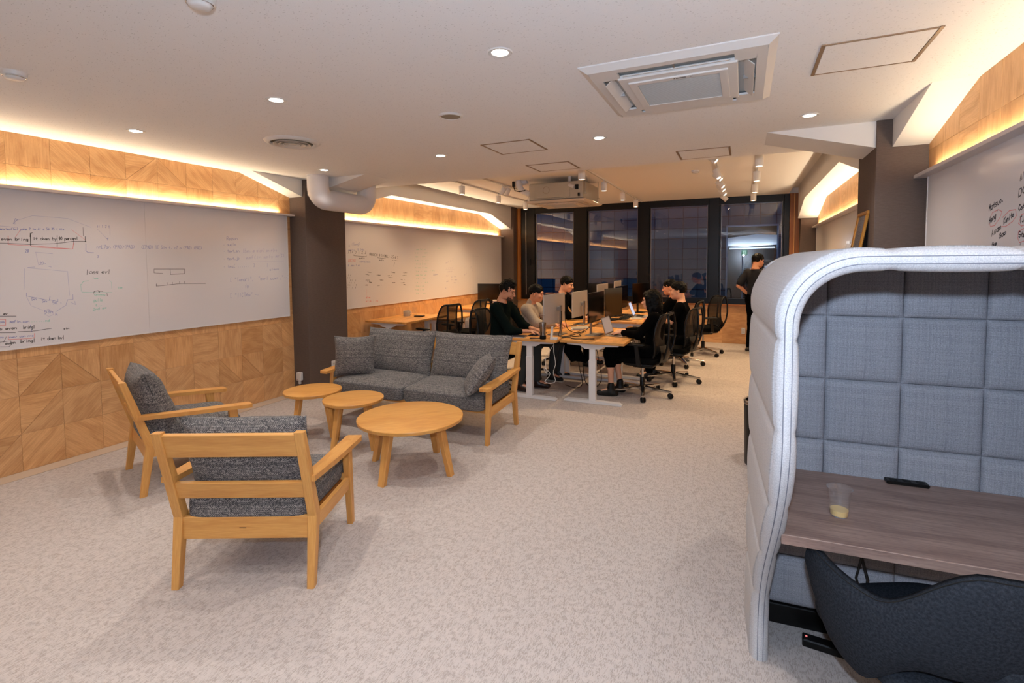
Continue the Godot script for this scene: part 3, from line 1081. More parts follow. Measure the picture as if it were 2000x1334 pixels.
# ---------------------------------------------------------------- lights and ceiling fittings
func spot(parent: Node, at: Vector3, dir: Vector3, col: Color, energy: float, angle: float, size: float, soft := 0.6) -> void:
	var l := SpotLight3D.new()
	l.name = "light"
	l.light_color = col
	l.light_energy = energy
	l.spot_angle = angle
	l.spot_angle_attenuation = soft
	l.spot_range = 14.0
	l.spot_attenuation = 2.0
	l.light_size = size
	l.shadow_enabled = true
	parent.add_child(l, true)
	l.position = at
	l.basis = Basis.looking_at(dir, Vector3.UP if absf(dir.normalized().y) < 0.99 else Vector3.BACK)

func build_downlights() -> void:
	var ring := MB.new()
	ring.lathe([Vector2(0.040, 0.0), Vector2(0.042, -0.004), Vector2(0.058, -0.006), Vector2(0.062, 0.0)].map(func(p): return Vector2(p.x, p.y)), 32)
	var disc := MB.new()
	disc.lathe([Vector2(0.0, -0.0025), Vector2(0.041, -0.0025)], 28)
	var rm := ring.mesh()
	var dm := disc.mesh()
	glow("lamp_face", Color(1.0, 0.95, 0.88), 14.0)
	var spots := [
		[Vector2(-1.095, -2.25), "round recessed downlight nearest the photographer, left of the air conditioner"],
		[Vector2(-2.667, -2.28), "round recessed downlight above the armchairs, left of picture centre"],
		[Vector2(-4.238, -2.33), "round recessed downlight nearest the large whiteboard"],
		[Vector2(-2.644, -4.12), "round recessed downlight over the grey sofa"],
		[Vector2(-4.18, -4.17), "round recessed downlight right beside the white duct"],
		[Vector2(-1.099, -4.12), "round recessed downlight between the ceiling hatches"],
		[Vector2(0.408, -4.15), "round recessed downlight above the padded booths, by the beam"],
		[Vector2(0.45, -0.55), "round recessed downlight above the near padded booth, out of frame"],
		[Vector2(-1.1, -0.55), "round recessed downlight over the empty carpet, out of frame"],
		[Vector2(-2.65, -0.55), "round recessed downlight behind the near armchair, out of frame"],
		[Vector2(-4.2, -0.55), "round recessed downlight near the rear left, out of frame"],
		[Vector2(-1.1, 1.2), "round recessed downlight at the rear middle, behind the photographer"],
		[Vector2(-2.65, 1.2), "round recessed downlight at the rear left middle, behind the photographer"]]
	for s in spots:
		var t := thing("downlight", s[1], "downlight", Vector3(s[0].x, YC, s[0].y), 0.0, "recessed downlights in the near ceiling")
		part("trim_ring", rm, M.plastic_white, t)
		part("lamp_face", dm, M.lamp_face, t)
		spot(t, Vector3(0, -0.02, 0), Vector3.DOWN, Color(1.0, 0.965, 0.925), DOWN_E, 62.0, 0.04, 1.0)

func light_shelf(x: float, side: float, z0: float, z1: float, label: String, over: float) -> void:
	# side: +1 for the left wall (ledge reaches to +x), -1 for the right wall
	var t := thing("light_shelf", label, "shelf", Vector3(x, 2.205, (z0 + z1) * 0.5), 0.0, "lit ledges above the whiteboards")
	var l := z1 - z0
	part("ledge", span(Vector3(minf(0, side * 0.085), 0, -l * 0.5 - over), Vector3(maxf(0, side * 0.085), 0.024, l * 0.5), 0.002), M.shelf_lacquer, t)
	part("led_strip", span(Vector3(minf(side * 0.012, side * 0.024), 0.024, -l * 0.5 + 0.1), Vector3(maxf(side * 0.012, side * 0.024), 0.030, l * 0.5), 0.001), M.led_glow, t)
	var a := AreaLight3D.new()
	a.name = "light"
	a.area_size = Vector2(0.014, l - 0.12)
	a.area_normalize_energy = true
	a.light_color = Color(1.0, 0.925, 0.79)
	a.light_energy = COVE_E * l * (1.45 if z0 < -8.0 else 1.0) * (0.75 if side < 0.0 else 1.0)
	a.area_range = 12.0
	a.area_attenuation = 2.0
	a.shadow_enabled = true
	t.add_child(a)
	a.position = Vector3(side * 0.020, 0.036, 0.05)
	a.basis = Basis(Vector3(1, 0, 0), Vector3(0, 0, 1), Vector3(0, -1, 0)).orthonormalized()

func build_coves() -> void:
	glow("led_glow", Color(1.0, 0.92, 0.76), 4.0)
	light_shelf(XL, 1.0, -4.47, 2.9, "white ledge with glowing strip above the near left whiteboard", 0.06)
	light_shelf(XL, 1.0, -10.46, -5.2, "white ledge with glowing strip above the far left whiteboard", 0.03)
	light_shelf(XR, -1.0, -4.47, 0.6, "white ledge with glowing strip above the right whiteboard with names", 0.06)
	light_shelf(XR, -1.0, -10.4, -5.15, "white ledge with glowing strip above the far right whiteboard", 0.05)

func build_tracks() -> void:
	glow("can_face", Color(1.0, 0.90, 0.78), 10.0)
	var can := MB.new()
	can.lathe([Vector2(0.030, -0.150), Vector2(0.036, -0.157), Vector2(0.045, -0.16), Vector2(0.0465, -0.157), Vector2(0.0465, -0.032), Vector2(0.045, -0.03), Vector2(0.0, -0.03)], 28)
	var cm := can.mesh()
	var fm := MB.new()
	fm.lathe([Vector2(0.0, -0.1545), Vector2(0.036, -0.1545)], 24)
	var stem := MB.new()
	stem.lathe([Vector2(0.010, -0.032), Vector2(0.010, 0.0)], 12)
	stem.box(Vector3(0, 0.006, 0), Vector3(0.034, 0.018, 0.10), Basis.IDENTITY, 0.003)
	var tracks := [
		[-4.02, -5.5, -10.6, "white ceiling track along the far left whiteboard"],
		[-3.50, -5.5, -9.9, "white ceiling track left of the hanging air conditioner"],
		[-1.93, -5.5, -10.6, "white ceiling track right of the hanging air conditioner"],
		[-0.33, -5.5, -10.5, "white ceiling track carrying the tilted spotlights"],
		[0.145, -5.5, -10.6, "white ceiling track nearest the right beam"]]
	for q in tracks:
		var t := thing("light_track", q[3], "track", Vector3(q[0], YB, (q[1] + q[2]) * 0.5), 0.0, "ceiling light tracks")
		var l: float = absf(q[2] - q[1])
		part("rail", boxm(Vector3(0, -0.010, 0), Vector3(0.034, 0.020, l), 0.002), M.white_paint, t)
		part("slot", boxm(Vector3(0, -0.0205, 0), Vector3(0.012, 0.002, l - 0.02), 0.0), M.grille_grey, t)
	var rows := [
		[-4.02, [-6.86, -8.14, -9.39], "left track", ["nearest", "middle", "farthest"]],
		[-1.93, [-6.37, -7.52, -8.81, -9.98], "middle track", ["nearest", "second", "third", "farthest"]],
		[0.145, [-6.40, -7.56, -8.79, -9.97], "right track", ["nearest", "second", "third", "farthest"]]]
	for r in rows:
		for k in r[1].size():
			var t := thing("track_light", "white straight-down can light, %s on the %s" % [r[3][k], r[2]], "track light", Vector3(r[0], YB - 0.02, r[1][k]), 0.0, "straight can lights on the tracks")
			part("can", cm, M.white_paint, t)
			part("lamp_face", fm, M.can_face, t)
			part("stem", stem, M.white_paint, t)
			spot(t, Vector3(0, -0.17, 0), Vector3.DOWN, Color(1.0, 0.855, 0.66), CAN_E, 58.0, 0.035, 1.0)
	# tilted spots
	var body := MB.new()
	body.lathe([Vector2(0.026, -0.001), Vector2(0.034, -0.004), Vector2(0.041, -0.004), Vector2(0.0425, 0.0), Vector2(0.0425, 0.118), Vector2(0.040, 0.122), Vector2(0.0, 0.122)], 24)
	var bm := body.mesh()
	var bf := MB.new()
	bf.lathe([Vector2(0.0, 0.001), Vector2(0.033, 0.001)], 20)
	var yoke := MB.new()
	yoke.box(Vector3(0, 0.006, 0), Vector3(0.030, 0.016, 0.09), Basis.IDENTITY, 0.002)
	yoke.bar(Vector3(0, 0, 0), Vector3(0, -0.075, 0), 0.012, 0.030, 0.012, 0.024, Vector3.RIGHT, 0.002)
	var tilted := [
		[-3.50, -5.80, Vector3(-0.75, -0.65, -0.1), "white tilted spotlight peeking past the ceiling edge on the left"],
		[-3.50, -7.25, Vector3(-0.65, -0.75, -0.15), "white tilted spotlight, first of the left pair"],
		[-3.50, -7.42, Vector3(-0.35, -0.93, 0.1), "white tilted spotlight, second of the left pair"],
		[-3.50, -8.40, Vector3(-0.70, -0.72, 0.1), "white tilted spotlight, third before the hanging air conditioner"],
		[-3.50, -8.72, Vector3(-0.66, -0.75, 0.1), "white tilted spotlight closest to the hanging air conditioner"],
		[-0.33, -6.05, Vector3(0.72, -0.62, 0.1), "white tilted spotlight at the near end of the right row"],
		[-0.33, -7.20, Vector3(0.35, -0.9, 0.2), "white tilted spotlight, second in the right row"],
		[-0.33, -7.42, Vector3(0.70, -0.68, 0.1), "white tilted spotlight, third in the right row"],
		[-0.33, -8.15, Vector3(0.68, -0.7, 0.1), "white tilted spotlight, fourth in the right row"],
		[-0.33, -8.55, Vector3(0.68, -0.7, 0.1), "white tilted spotlight, fifth in the right row"],
		[-0.33, -9.10, Vector3(0.66, -0.72, 0.1), "white tilted spotlight, sixth in the right row"],
		[-0.33, -9.95, Vector3(0.70, -0.70, -0.1), "white tilted spotlight against the windows, last of the right row"]]
	for q in tilted:
		var t := thing("spotlight", q[3], "spotlight", Vector3(q[0], YB - 0.02, q[1]), 0.0, "tilted spotlights on the tracks")
		part("yoke", yoke, M.white_paint, t)
		var dir: Vector3 = q[2].normalized()
		var up := -dir
		var sx := up.cross(Vector3.BACK).normalized()
		var b := Basis(sx, up, sx.cross(up))
		var head := part("head", bm, M.white_paint, t)
		head.transform = Transform3D(b, Vector3(0, -0.085, 0) + dir * 0.055)
		var f := part("lamp_face", bf, M.can_face, t)
		f.transform = head.transform
		spot(t, head.position + dir * 0.012, dir, Color(1.0, 0.855, 0.66), TILT_E, 30.0, 0.03, 0.8)

func build_ceiling_things() -> void:
	# access hatches: bronze frame, board infill
	var hatches := [
		[0.555, -3.056, 0.465, 0.43, "large bronze-framed ceiling hatch right of the air conditioner"],
		[-1.862, -4.112, 0.465, 0.43, "bronze-framed ceiling hatch in front, left of the pair"],
		[-1.868, -5.125, 0.475, 0.415, "bronze-framed ceiling hatch at the ceiling edge, above the hanging unit"],
		[-0.355, -5.143, 0.468, 0.42, "bronze-framed ceiling hatch at the ceiling edge, above the right spotlights"]]
	for h in hatches:
		var t := thing("ceiling_hatch", h[4], "hatch", Vector3(h[0], YC, h[1]), 0.0, "access hatches in the near ceiling")
		var w: float = h[2]
		var d: float = h[3]
		var f := 0.017
		for s in [-1.0, 1.0]:
			part("frame_bar", boxm(Vector3(s * (w - f) * 0.5, -0.003, 0), Vector3(f, 0.006, d), 0.001), M.hatch_bronze, t)
			part("frame_bar", boxm(Vector3(0, -0.003, s * (d - f) * 0.5), Vector3(w - 2.0 * f, 0.006, f * 0.5), 0.001), M.hatch_bronze, t)
		part("panel", boxm(Vector3(0, -0.002, 0), Vector3(w - 2.2 * f, 0.004, d - 1.6 * f), 0.001), M.ceiling_board, t)
	# round diffuser
	var t := thing("round_air_vent", "round white ceiling air diffuser with concentric rings", "vent", Vector3(-3.46, YC, -3.105))
	var m := MB.new()
	m.lathe([Vector2(0.165, -0.012), Vector2(0.172, -0.020), Vector2(0.195, -0.020), Vector2(0.215, -0.006), Vector2(0.218, 0.0)], 48)
	part("rim", m, M.plastic_white, t)
	for q in [[0.150, 0.125], [0.110, 0.085], [0.070, 0.045]]:
		m = MB.new()
		m.lathe([Vector2(q[1], -0.004), Vector2(q[1], -0.012), Vector2(q[0] - 0.006, -0.028), Vector2(q[0], -0.026), Vector2(q[1] + 0.006, -0.006), Vector2(q[1], -0.004)], 44)
		part("cone_ring", m, M.plastic_cream, t)
	m = MB.new()
	m.lathe([Vector2(0.0, -0.024), Vector2(0.030, -0.022), Vector2(0.034, -0.014), Vector2(0.0, -0.010)], 28)
	part("core", m, M.plastic_cream, t)
	m = MB.new()
	m.lathe([Vector2(0.0, -0.0015), Vector2(0.168, -0.0015)], 40)
	part("throat", m, M.speaker_grey, t)
	# speaker
	t = thing("ceiling_speaker", "round ceiling speaker with beige grille and small red light", "speaker", Vector3(-1.87, YC, -3.05))
	m = MB.new()
	m.lathe([Vector2(0.066, -0.006), Vector2(0.070, -0.012), Vector2(0.080, -0.010), Vector2(0.086, 0.0)], 40)
	part("rim", m, M.plastic_white, t)
	m = MB.new()
	m.lathe([Vector2(0.0, -0.007), Vector2(0.068, -0.007)], 36)
	part("grille", m, M.speaker_grey, t)
	m = MB.new()
	m.lathe([Vector2(0.004, 0.0), Vector2(0.003, -0.003), Vector2(0.0, -0.004)].map(func(p): return Vector2(p.x, p.y)), 10, Vector3(-0.045, -0.011, 0.06))
	part("indicator", m, M.red_lamp, t)
	# smoke detectors
	for q in [[Vector2(-3.53, -1.36), "white smoke detector at the upper left of the ceiling", YC], [Vector2(-1.915, -1.30), "smoke detector cut by the top edge of the picture", YC], [Vector2(-0.62, -7.4), "flat white smoke detector on the far high ceiling", YB]]:
		t = thing("smoke_detector", q[1], "detector", Vector3(q[0].x, q[2], q[0].y), 0.0, "ceiling detectors")
		m = MB.new()
		m.lathe([Vector2(0.0, -0.040), Vector2(0.030, -0.040), Vector2(0.040, -0.034), Vector2(0.044, -0.024), Vector2(0.052, -0.020), Vector2(0.054, -0.004), Vector2(0.056, 0.0)], 36)
		part("body", m, M.plastic_white, t)
		m = MB.new()
		m.lathe([Vector2(0.0455, -0.028), Vector2(0.0475, -0.026), Vector2(0.0455, -0.024)], 36)
		part("chrome_ring", m, M.chrome, t)
	build_cassette()
	build_hanging_unit()
	# duct: U-shaped pipe that ducks under the beam
	var d := thing("ventilation_duct", "thick white U-shaped air duct hanging in front of the left column", "duct", Vector3(-4.53, YC, -4.42))
	var pts := [Vector3(0, 0.01, 0), Vector3(0, -0.10, 0)]
	for k in range(0, 9):
		var a := PI / 2 * k / 8.0
		pts.append(Vector3(0, -0.136 - 0.13 * sin(a), -0.13 * (1.0 - cos(a))))
	for k in range(0, 9):
		var a := PI / 2 * k / 8.0
		pts.append(Vector3(0, -0.266 + 0.13 * (1.0 - cos(a)), -0.70 - 0.13 * sin(a)))
	pts.append(Vector3(0, 0.01, -0.83))
	m = MB.new()
	m.tube(pts, 0.122, 36)
	part("pipe", m, M.pipe_white, d)
	m = MB.new()
	m.lathe([Vector2(0.123, -0.012), Vector2(0.132, -0.010), Vector2(0.132, 0.0)], 36)
	part("collar", m, M.pipe_white, d)

func ring_plate(m: MB, y0: float, y1: float, o0: float, o1: float) -> void:
	var a := PackedVector3Array([Vector3(-o0, y0, -o0), Vector3(o0, y0, -o0), Vector3(o0, y0, o0), Vector3(-o0, y0, o0)])
	var b := PackedVector3Array([Vector3(-o1, y1, -o1), Vector3(o1, y1, -o1), Vector3(o1, y1, o1), Vector3(-o1, y1, o1)])
	m.loft([a, b], false, false, false)

func cassette_panel(t: Node3D, mat_p: Material, open_vanes: bool) -> void:
	# faces down: y is negative below the ceiling plane of the panel
	var m := MB.new()
	ring_plate(m, 0.0, -0.006, 0.472, 0.472)
	ring_plate(m, -0.006, -0.030, 0.472, 0.432)
	for s in [-1.0, 1.0]:
		m.box(Vector3(0, -0.024, s * 0.408), Vector3(0.862, 0.012, 0.050), Basis.IDENTITY, 0.001)
		m.box(Vector3(s * 0.408, -0.024, 0), Vector3(0.050, 0.012, 0.77), Basis.IDENTITY, 0.001)
		for s2 in [-1.0, 1.0]:
			m.box(Vector3(s * 0.335, -0.024, s2 * 0.335), Vector3(0.10, 0.012, 0.10), Basis.IDENTITY, 0.0)
	part("panel_frame", m, mat_p, t)
	m = MB.new()
	m.box(Vector3(0, -0.004, 0), Vector3(0.85, 0.004, 0.85), Basis.IDENTITY, 0.0)
	part("air_cavity", m, M.grille_grey, t)
	m = MB.new()
	m.box(Vector3(0, -0.026, 0), Vector3(0.60, 0.026, 0.60), Basis.IDENTITY, 0.004)
	part("centre_plate", m, mat_p, t)
	m = MB.new()
	for s in [-1.0, 1.0]:
		m.box(Vector3(s * 0.232, -0.043, 0), Vector3(0.042, 0.010, 0.48), Basis.IDENTITY, 0.002)
		m.box(Vector3(0, -0.043, s * 0.22), Vector3(0.43, 0.010, 0.040), Basis.IDENTITY, 0.002)
	part("grille_frame", m, mat_p, t)
	m = MB.new()
	for k in 34:
		m.box(Vector3(0, -0.042, -0.196 + k * 0.0119), Vector3(0.42, 0.005, 0.0075), Basis.IDENTITY, 0.001)
	part("intake_grille", m, M.grille_grey, t)
	# vanes: near one open and dark behind, sides tipped out, far one shut
	for q in [[0.0, 0.12], [PI / 2, 0.75], [-PI / 2, 0.75], [PI, 0.02]]:
		var b := ry(q[0])
		m = MB.new()
		var tilt: float = q[1] if open_vanes else 0.15
		m.box(Vector3(0, -0.03, 0.352 if q[0] != 0.0 or not open_vanes else 0.322), Vector3(0.53, 0.004, 0.062 if q[0] != 0.0 or not open_vanes else 0.012), Basis(Vector3.RIGHT, tilt), 0.001)
		var o := part("vane", m, mat_p, t)
		o.basis = b
	for q in [[0.0], [PI / 2], [-PI / 2], [PI]]:
		var b := ry(q[0])
		m = MB.new()
		m.box(Vector3(0, -0.020, 0.352), Vector3(0.006, 0.022, 0.06), Basis.IDENTITY, 0.001)
		part("vane_pin", m, M.silver, t).basis = b

func build_cassette() -> void:
	var t := thing("ceiling_air_conditioner", "square white four-way air conditioner set in the near ceiling", "air conditioner", Vector3(-0.34, YC, -3.075))
	cassette_panel(t, M.plastic_white, true)
	var m := MB.new()
	m.box(Vector3(-0.012, -0.0485, 0.222), Vector3(0.006, 0.001, 0.006), Basis(Vector3.UP, 0.78), 0.0)
	m.box(Vector3(0.022, -0.0485, 0.222), Vector3(0.05, 0.001, 0.007), Basis.IDENTITY, 0.0)
	m.box(Vector3(0.075, -0.0485, 0.222), Vector3(0.012, 0.001, 0.006), Basis.IDENTITY, 0.0)
	part("maker_mark", m, M.dark_gap, t)

func build_hanging_unit() -> void:
	var t := thing("hanging_air_conditioner", "exposed metal air conditioning unit hanging from the far ceiling", "air conditioner", Vector3(-2.525, 2.535, -7.43))
	cassette_panel(t, M.plastic_cream, false)
	# casing hangs off the slab by rods
	part("casing", boxm(Vector3(0, 0.135, 0), Vector3(0.84, 0.25, 0.84), 0.008), M.galvanised, t)
	var m := MB.new()
	m.box(Vector3(-0.05, 0.14, 0.425), Vector3(0.55, 0.21, 0.012), Basis.IDENTITY, 0.003)
	part("front_cover", m, M.galvanised, t)
	m = MB.new()
	m.lathe([Vector2(0.052, 0.0), Vector2(0.052, 0.002), Vector2(0.048, 0.002), Vector2(0.048, 0.0)], 32, Vector3(-0.14, 0.15, 0.431), Basis(Vector3.RIGHT, PI / 2))
	part("knockout_ring", m, M.hatch_bronze, t)
	for s in [-1.0, 1.0]:
		for s2 in [-1.0, 1.0]:
			m = MB.new()
			m.tube([Vector3(s * 0.44, 0.08, s2 * 0.34), Vector3(s * 0.44, 0.335, s2 * 0.34)], 0.005, 8)
			m.box(Vector3(s * 0.435, 0.08, s2 * 0.34), Vector3(0.05, 0.006, 0.03), Basis.IDENTITY, 0.001)
			part("hanging_rod", m, M.galvanised, t)
	m = MB.new()
	m.tube([Vector3(-0.62, 0.33, 0.36), Vector3(-0.60, 0.24, 0.36), Vector3(-0.55, 0.17, 0.37), Vector3(-0.46, 0.13, 0.38), Vector3(-0.41, 0.12, 0.38)], 0.045, 14)
	m.tube([Vector3(-0.50, 0.33, 0.30), Vector3(-0.62, 0.30, 0.30)], 0.045, 14)
	part("insulated_pipe", m, M.pipe_white, t)
	m = MB.new()
	m.tube([Vector3(0.20, 0.335, 0.36), Vector3(0.20, 0.24, 0.38), Vector3(0.22, 0.20, 0.42), Vector3(0.29, 0.17, 0.435)], 0.024, 12)
	part("drain_hose", m, M.pipe_white, t)
	m = MB.new()
	m.box(Vector3(0.33, 0.17, 0.43), Vector3(0.05, 0.07, 0.02), Basis.IDENTITY, 0.004)
	m.box(Vector3(0.36, 0.06, 0.43), Vector3(0.03, 0.05, 0.02), Basis.IDENTITY, 0.004)
	part("bracket", m, M.black_plastic, t)
	m = MB.new()
	m.box(Vector3(-0.68, 0.28, 0.40), Vector3(0.04, 0.08, 0.04), Basis.IDENTITY, 0.004)
	m.tube([Vector3(-0.68, 0.24, 0.40), Vector3(-0.66, 0.18, 0.40), Vector3(-0.58, 0.16, 0.41), Vector3(-0.48, 0.17, 0.42)], 0.008, 8)
	part("plug_and_lead", m, M.black_plastic, t)
# ---------------------------------------------------------------- handwriting on the boards: text runs and pen lines, in board pixels
const WRITING_NEAR := [
	["T", "even bring", 524.7, 218.4, 614.5, 217.3, 12.2, "K"],
	["T", "it down by", 629.9, 212.7, 714.7, 211.2, 12.7, "K"],
	["T", "90 percent", 721.4, 211.0, 795.4, 205.7, 14.4, "K"],
	["L", [519.2, 230.7, 617.4, 233.2, 705.3, 227.6, 774.6, 214.5, 827.2, 212.6], "K", 1.6],
	["L", [621.8, 184.3, 620.7, 238.9], "K", 2.4],
	["L", [628.6, 181.1, 622.2, 186.0, 619.8, 198.8], "K", 1.6],
	["L", [716.6, 189.7, 714.2, 243.4], "K", 1.6],
	["L", [824.5, 189.7, 823.4, 215.8], "K", 1.6],
	["L", [778.6, 203.9, 778.1, 228.4], "K", 1.6],
	["L", [817.5, 146.7, 816.8, 186.9], "K", 1],
	["L", [547.6, 199.2, 546.0, 235.4, 621.6, 238.9, 773.1, 250.5, 778.6, 216.2], "R", 1.6],
	["L", [621.4, 243.5, 704.4, 248.4, 768.0, 251.2], "R", 1.6],
	["L", [771.9, 160.4, 823.9, 205.3], "R", 1],
	["L", [589.5, 169.0, 570.7, 203.7], "R", 1],
	["T", "maxims(to) yoke 2 to 41 s 54 35 < tio", 521.7, 175.6, 744.4, 164.4, 9.9, "B"],
	["L", [522.4, 158.0, 572.5, 161.5], "B", 1],
	["L", [566.9, 145.1, 574.2, 123.3, 580.5, 127.3, 566.9, 145.1, 572.4, 145.9], "B", 1.4],
	["L", [572.9, 133.5, 631.9, 106.3, 759.2, 109.2, 850.2, 144.7], "B", 0.7],
	["L", [825.7, 223.9, 824.2, 258.1, 831.8, 265.5, 855.7, 267.0], "B", 2.2],
	["T", "28", 601.2, 269.1, 613.6, 268.9, 11.5, "B"],
	["L", [636.1, 267.4, 696.2, 273.5], "B", 1],
	["L", [636.1, 267.4, 644.0, 325.4], "P", 1],
	["T", "20-", 647.4, 322.5, 672.9, 320.9, 10.5, "B"],
	["L", [606.2, 335.4, 630.9, 333.4], "B", 1.4],
	["L", [679.5, 330.4, 688.8, 334.0], "B", 1.4],
	["L", [595.0, 339.3, 589.2, 430.5], "B", 0.8],
	["L", [606.2, 336.6, 748.5, 355.3], "B", 0.8],
	["L", [748.5, 355.3, 751.2, 466.3], "B", 0.8],
	["L", [596.9, 446.4, 596.3, 460.2, 629.5, 470.4, 675.1, 485.3, 678.3, 466.6, 676.2, 482.5, 705.8, 492.4, 706.3, 481.6], "B", 1.4],
	["L", [763.9, 464.0, 764.0, 485.6, 742.8, 487.1, 736.0, 508.0], "B", 1.4],
	["L", [754.7, 500.2, 772.0, 510.8, 770.1, 495.2], "B", 1],
	["L", [596.2, 462.5, 610.0, 503.8, 649.9, 527.7], "B", 0.7],
	["L", [696.6, 537.9, 736.8, 511.1], "B", 1.2],
	["T", "5n", 613.2, 480.9, 631.3, 479.9, 11.5, "B"],
	["T", "5n", 649.1, 492.3, 667.8, 491.9, 11.7, "B"],
	["T", "5n -", 686.2, 502.8, 722.3, 504.5, 13.0, "B"],
	["T", "58n", 656.1, 544.2, 687.8, 543.0, 15.3, "B"],
	["L", [656.6, 534.2, 668.7, 523.4, 684.7, 536.8, 686.4, 551.9, 669.6, 557.4, 656.0, 545.9], "P", 1],
	["T", "h", 694.9, 555.7, 703.0, 556.5, 12.0, "B"],
	["T", "ii 1 3 1", 874.5, 143.2, 929.9, 143.1, 10.1, "B"],
	["L", [874.2, 149.6, 916.3, 198.5], "B", 0.7],
	["L", [930.0, 139.9, 928.4, 178.7], "B", 0.7],
	["L", [910.8, 195.5, 919.3, 193.2, 916.1, 203.7], "B", 2],
	["T", "3", 869.9, 290.3, 877.5, 290.2, 8.9, "B"],
	["T", "|ces ev|", 820.6, 367.3, 924.3, 367.7, 18.7, "K"],
	["L", [799.0, 419.5, 807.5, 404.3, 828.6, 400.7], "G", 1.8],
	["L", [796.6, 416.3, 797.7, 450.6], "G", 1.2],
	["L", [800.2, 453.8, 836.8, 457.8, 924.9, 462.8], "G", 1.6],
	["L", [916.1, 401.9, 924.2, 411.9, 924.5, 444.5], "G", 0.8],
	["L", [847.3, 462.8, 850.4, 453.5, 866.8, 451.2, 870.3, 459.7, 873.8, 453.5, 885.9, 455.4], "K", 1.6],
	["L", [903.2, 466.1, 903.8, 479.0], "K", 1.2],
	["T", "amms", 849.6, 472.4, 898.8, 478.7, 12.6, "G"],
	["T", "pulle", 846.7, 504.0, 883.8, 503.5, 15.2, "G"],
	["T", "t...", 852.7, 526.7, 882.9, 526.0, 11.4, "G"],
	["T", "2nd so", 841.1, 546.7, 900.1, 540.3, 11.4, "G"],
	["T", "low", 845.0, 393.1, 870.9, 393.9, 10.1, "G"],
	["T", "low", 951.5, 445.8, 973.2, 443.6, 9.1, "G"],
	["T", "ev", 518.0, 535.4, 531.4, 535.6, 10.0, "K"],
	["L", [505.4, 539.7, 557.7, 545.0], "K", 1.6],
	["L", [504.8, 553.6, 523.3, 556.1, 521.8, 580.6, 503.7, 578.4], "R", 1.6],
	["T", "cos", 504.1, 568.5, 519.8, 569.1, 8.9, "B"],
	["T", "mefin.con", 536.5, 572.1, 601.4, 577.1, 11.2, "B"],
	["T", "......nd", 606.8, 576.0, 673.3, 580.4, 9.3, "G"],
	["T", "s even", 502.8, 599.5, 559.5, 600.9, 12.2, "K"],
	["T", "bring|", 579.9, 603.4, 619.9, 604.9, 13.7, "K"],
	["L", [502.3, 610.0, 552.4, 615.9], "K", 1.6],
	["L", [561.1, 613.6, 609.4, 617.5, 676.6, 613.0], "K", 1.6],
	["L", [603.9, 590.1, 607.1, 619.6], "B", 2],
	["T", "win", 722.1, 623.4, 744.4, 623.8, 7.2, "K"],
	["L", [529.0, 626.4, 528.3, 642.1, 603.5, 649.3, 616.4, 644.1, 616.2, 627.7], "R", 1.6],
	["T", "con> con rrs", 531.1, 636.8, 613.8, 640.9, 8.9, "B"],
	["T", "rro", 501.2, 633.8, 513.6, 634.4, 7.8, "B"],
	["L", [501.6, 625.5, 514.0, 626.0], "B", 0.8],
	["L", [512.8, 652.2, 522.1, 630.0], "K", 1],
	["T", "even", 518.5, 664.3, 552.4, 663.7, 12.3, "K"],
	["T", "bring|", 568.5, 662.7, 618.6, 664.9, 13.7, "K"],
	["T", "it down by|", 637.1, 662.3, 724.2, 666.4, 14.0, "K"],
	["L", [500.5, 650.4, 536.0, 650.0, 536.5, 665.9, 528.6, 674.3, 499.6, 670.3], "K", 1.2],
	["T", "nnL7an (PAD)(PAD)", 869.0, 244.8, 1039.7, 240.9, 14.9, "B"],
	["T", "(EPAD) 1E Sin t. c2 o (PAD) (PAD)", 1068.8, 242.2, 1393.7, 239.4, 17.0, "B"],
	["L", [1126.5, 349.3, 1286.6, 351.6, 1285.6, 377.5, 1210.3, 380.0, 1209.4, 352.6], "K", 1.6],
	["L", [1126.5, 349.3, 1125.7, 369.8, 1170.5, 372.8], "K", 1.2],
	["L", [1134.8, 428.7, 1134.3, 441.0, 1260.0, 432.7, 1405.4, 437.6], "K", 1.6],
	["L", [1194.4, 423.8, 1193.9, 434.2], "K", 1.2],
	["L", [1218.8, 422.6, 1218.4, 433.2], "K", 1.2],
	["L", [1257.3, 419.8, 1256.8, 432.6], "K", 1.2],
	["L", [1284.9, 420.8, 1284.4, 432.7], "K", 1.2],
	["T", "Reason", 1547.6, 180.3, 1621.9, 175.1, 21.0, "B"],
	["T", "- audio", 1523.9, 215.8, 1610.1, 211.1, 18.5, "B"],
	["T", "- text_en", 1524.8, 255.2, 1632.1, 251.2, 18.6, "B"],
	["T", "[Emn..m m(cr) on r(ro", 1655.9, 253.2, 1909.5, 244.1, 21.7, "P"],
	["T", "- text_jp", 1523.0, 301.6, 1630.3, 296.6, 18.6, "B"],
	["T", "mmf(in mm(y mr3)", 1677.0, 296.5, 1970.7, 279.9, 21.8, "P"],
	["L", [1710.8, 306.2, 1961.6, 311.4], "P", 0.8],
	["T", "- tms[ ......  ]", 1521.2, 348.0, 1737.2, 343.3, 18.5, "B"],
	["L", [1830.0, 321.4, 1829.0, 346.8], "B", 1.2],
	["T", "- class", 1816.3, 371.9, 1920.5, 366.0, 15.2, "B"],
	["T", "[ \"Tonari\",  \"mori cama ,\"--]", 1560.4, 434.4, 2002.2, 428.5, 23.5, "B"],
	["T", "10", 1660.7, 478.3, 1687.8, 477.2, 17.0, "B"],
	["L", [1667.3, 444.5, 1669.6, 456.8], "B", 1.2],
	["T", "[ \"IICT6a\" -.", 1556.6, 532.2, 1761.3, 529.5, 23.6, "B"],
]
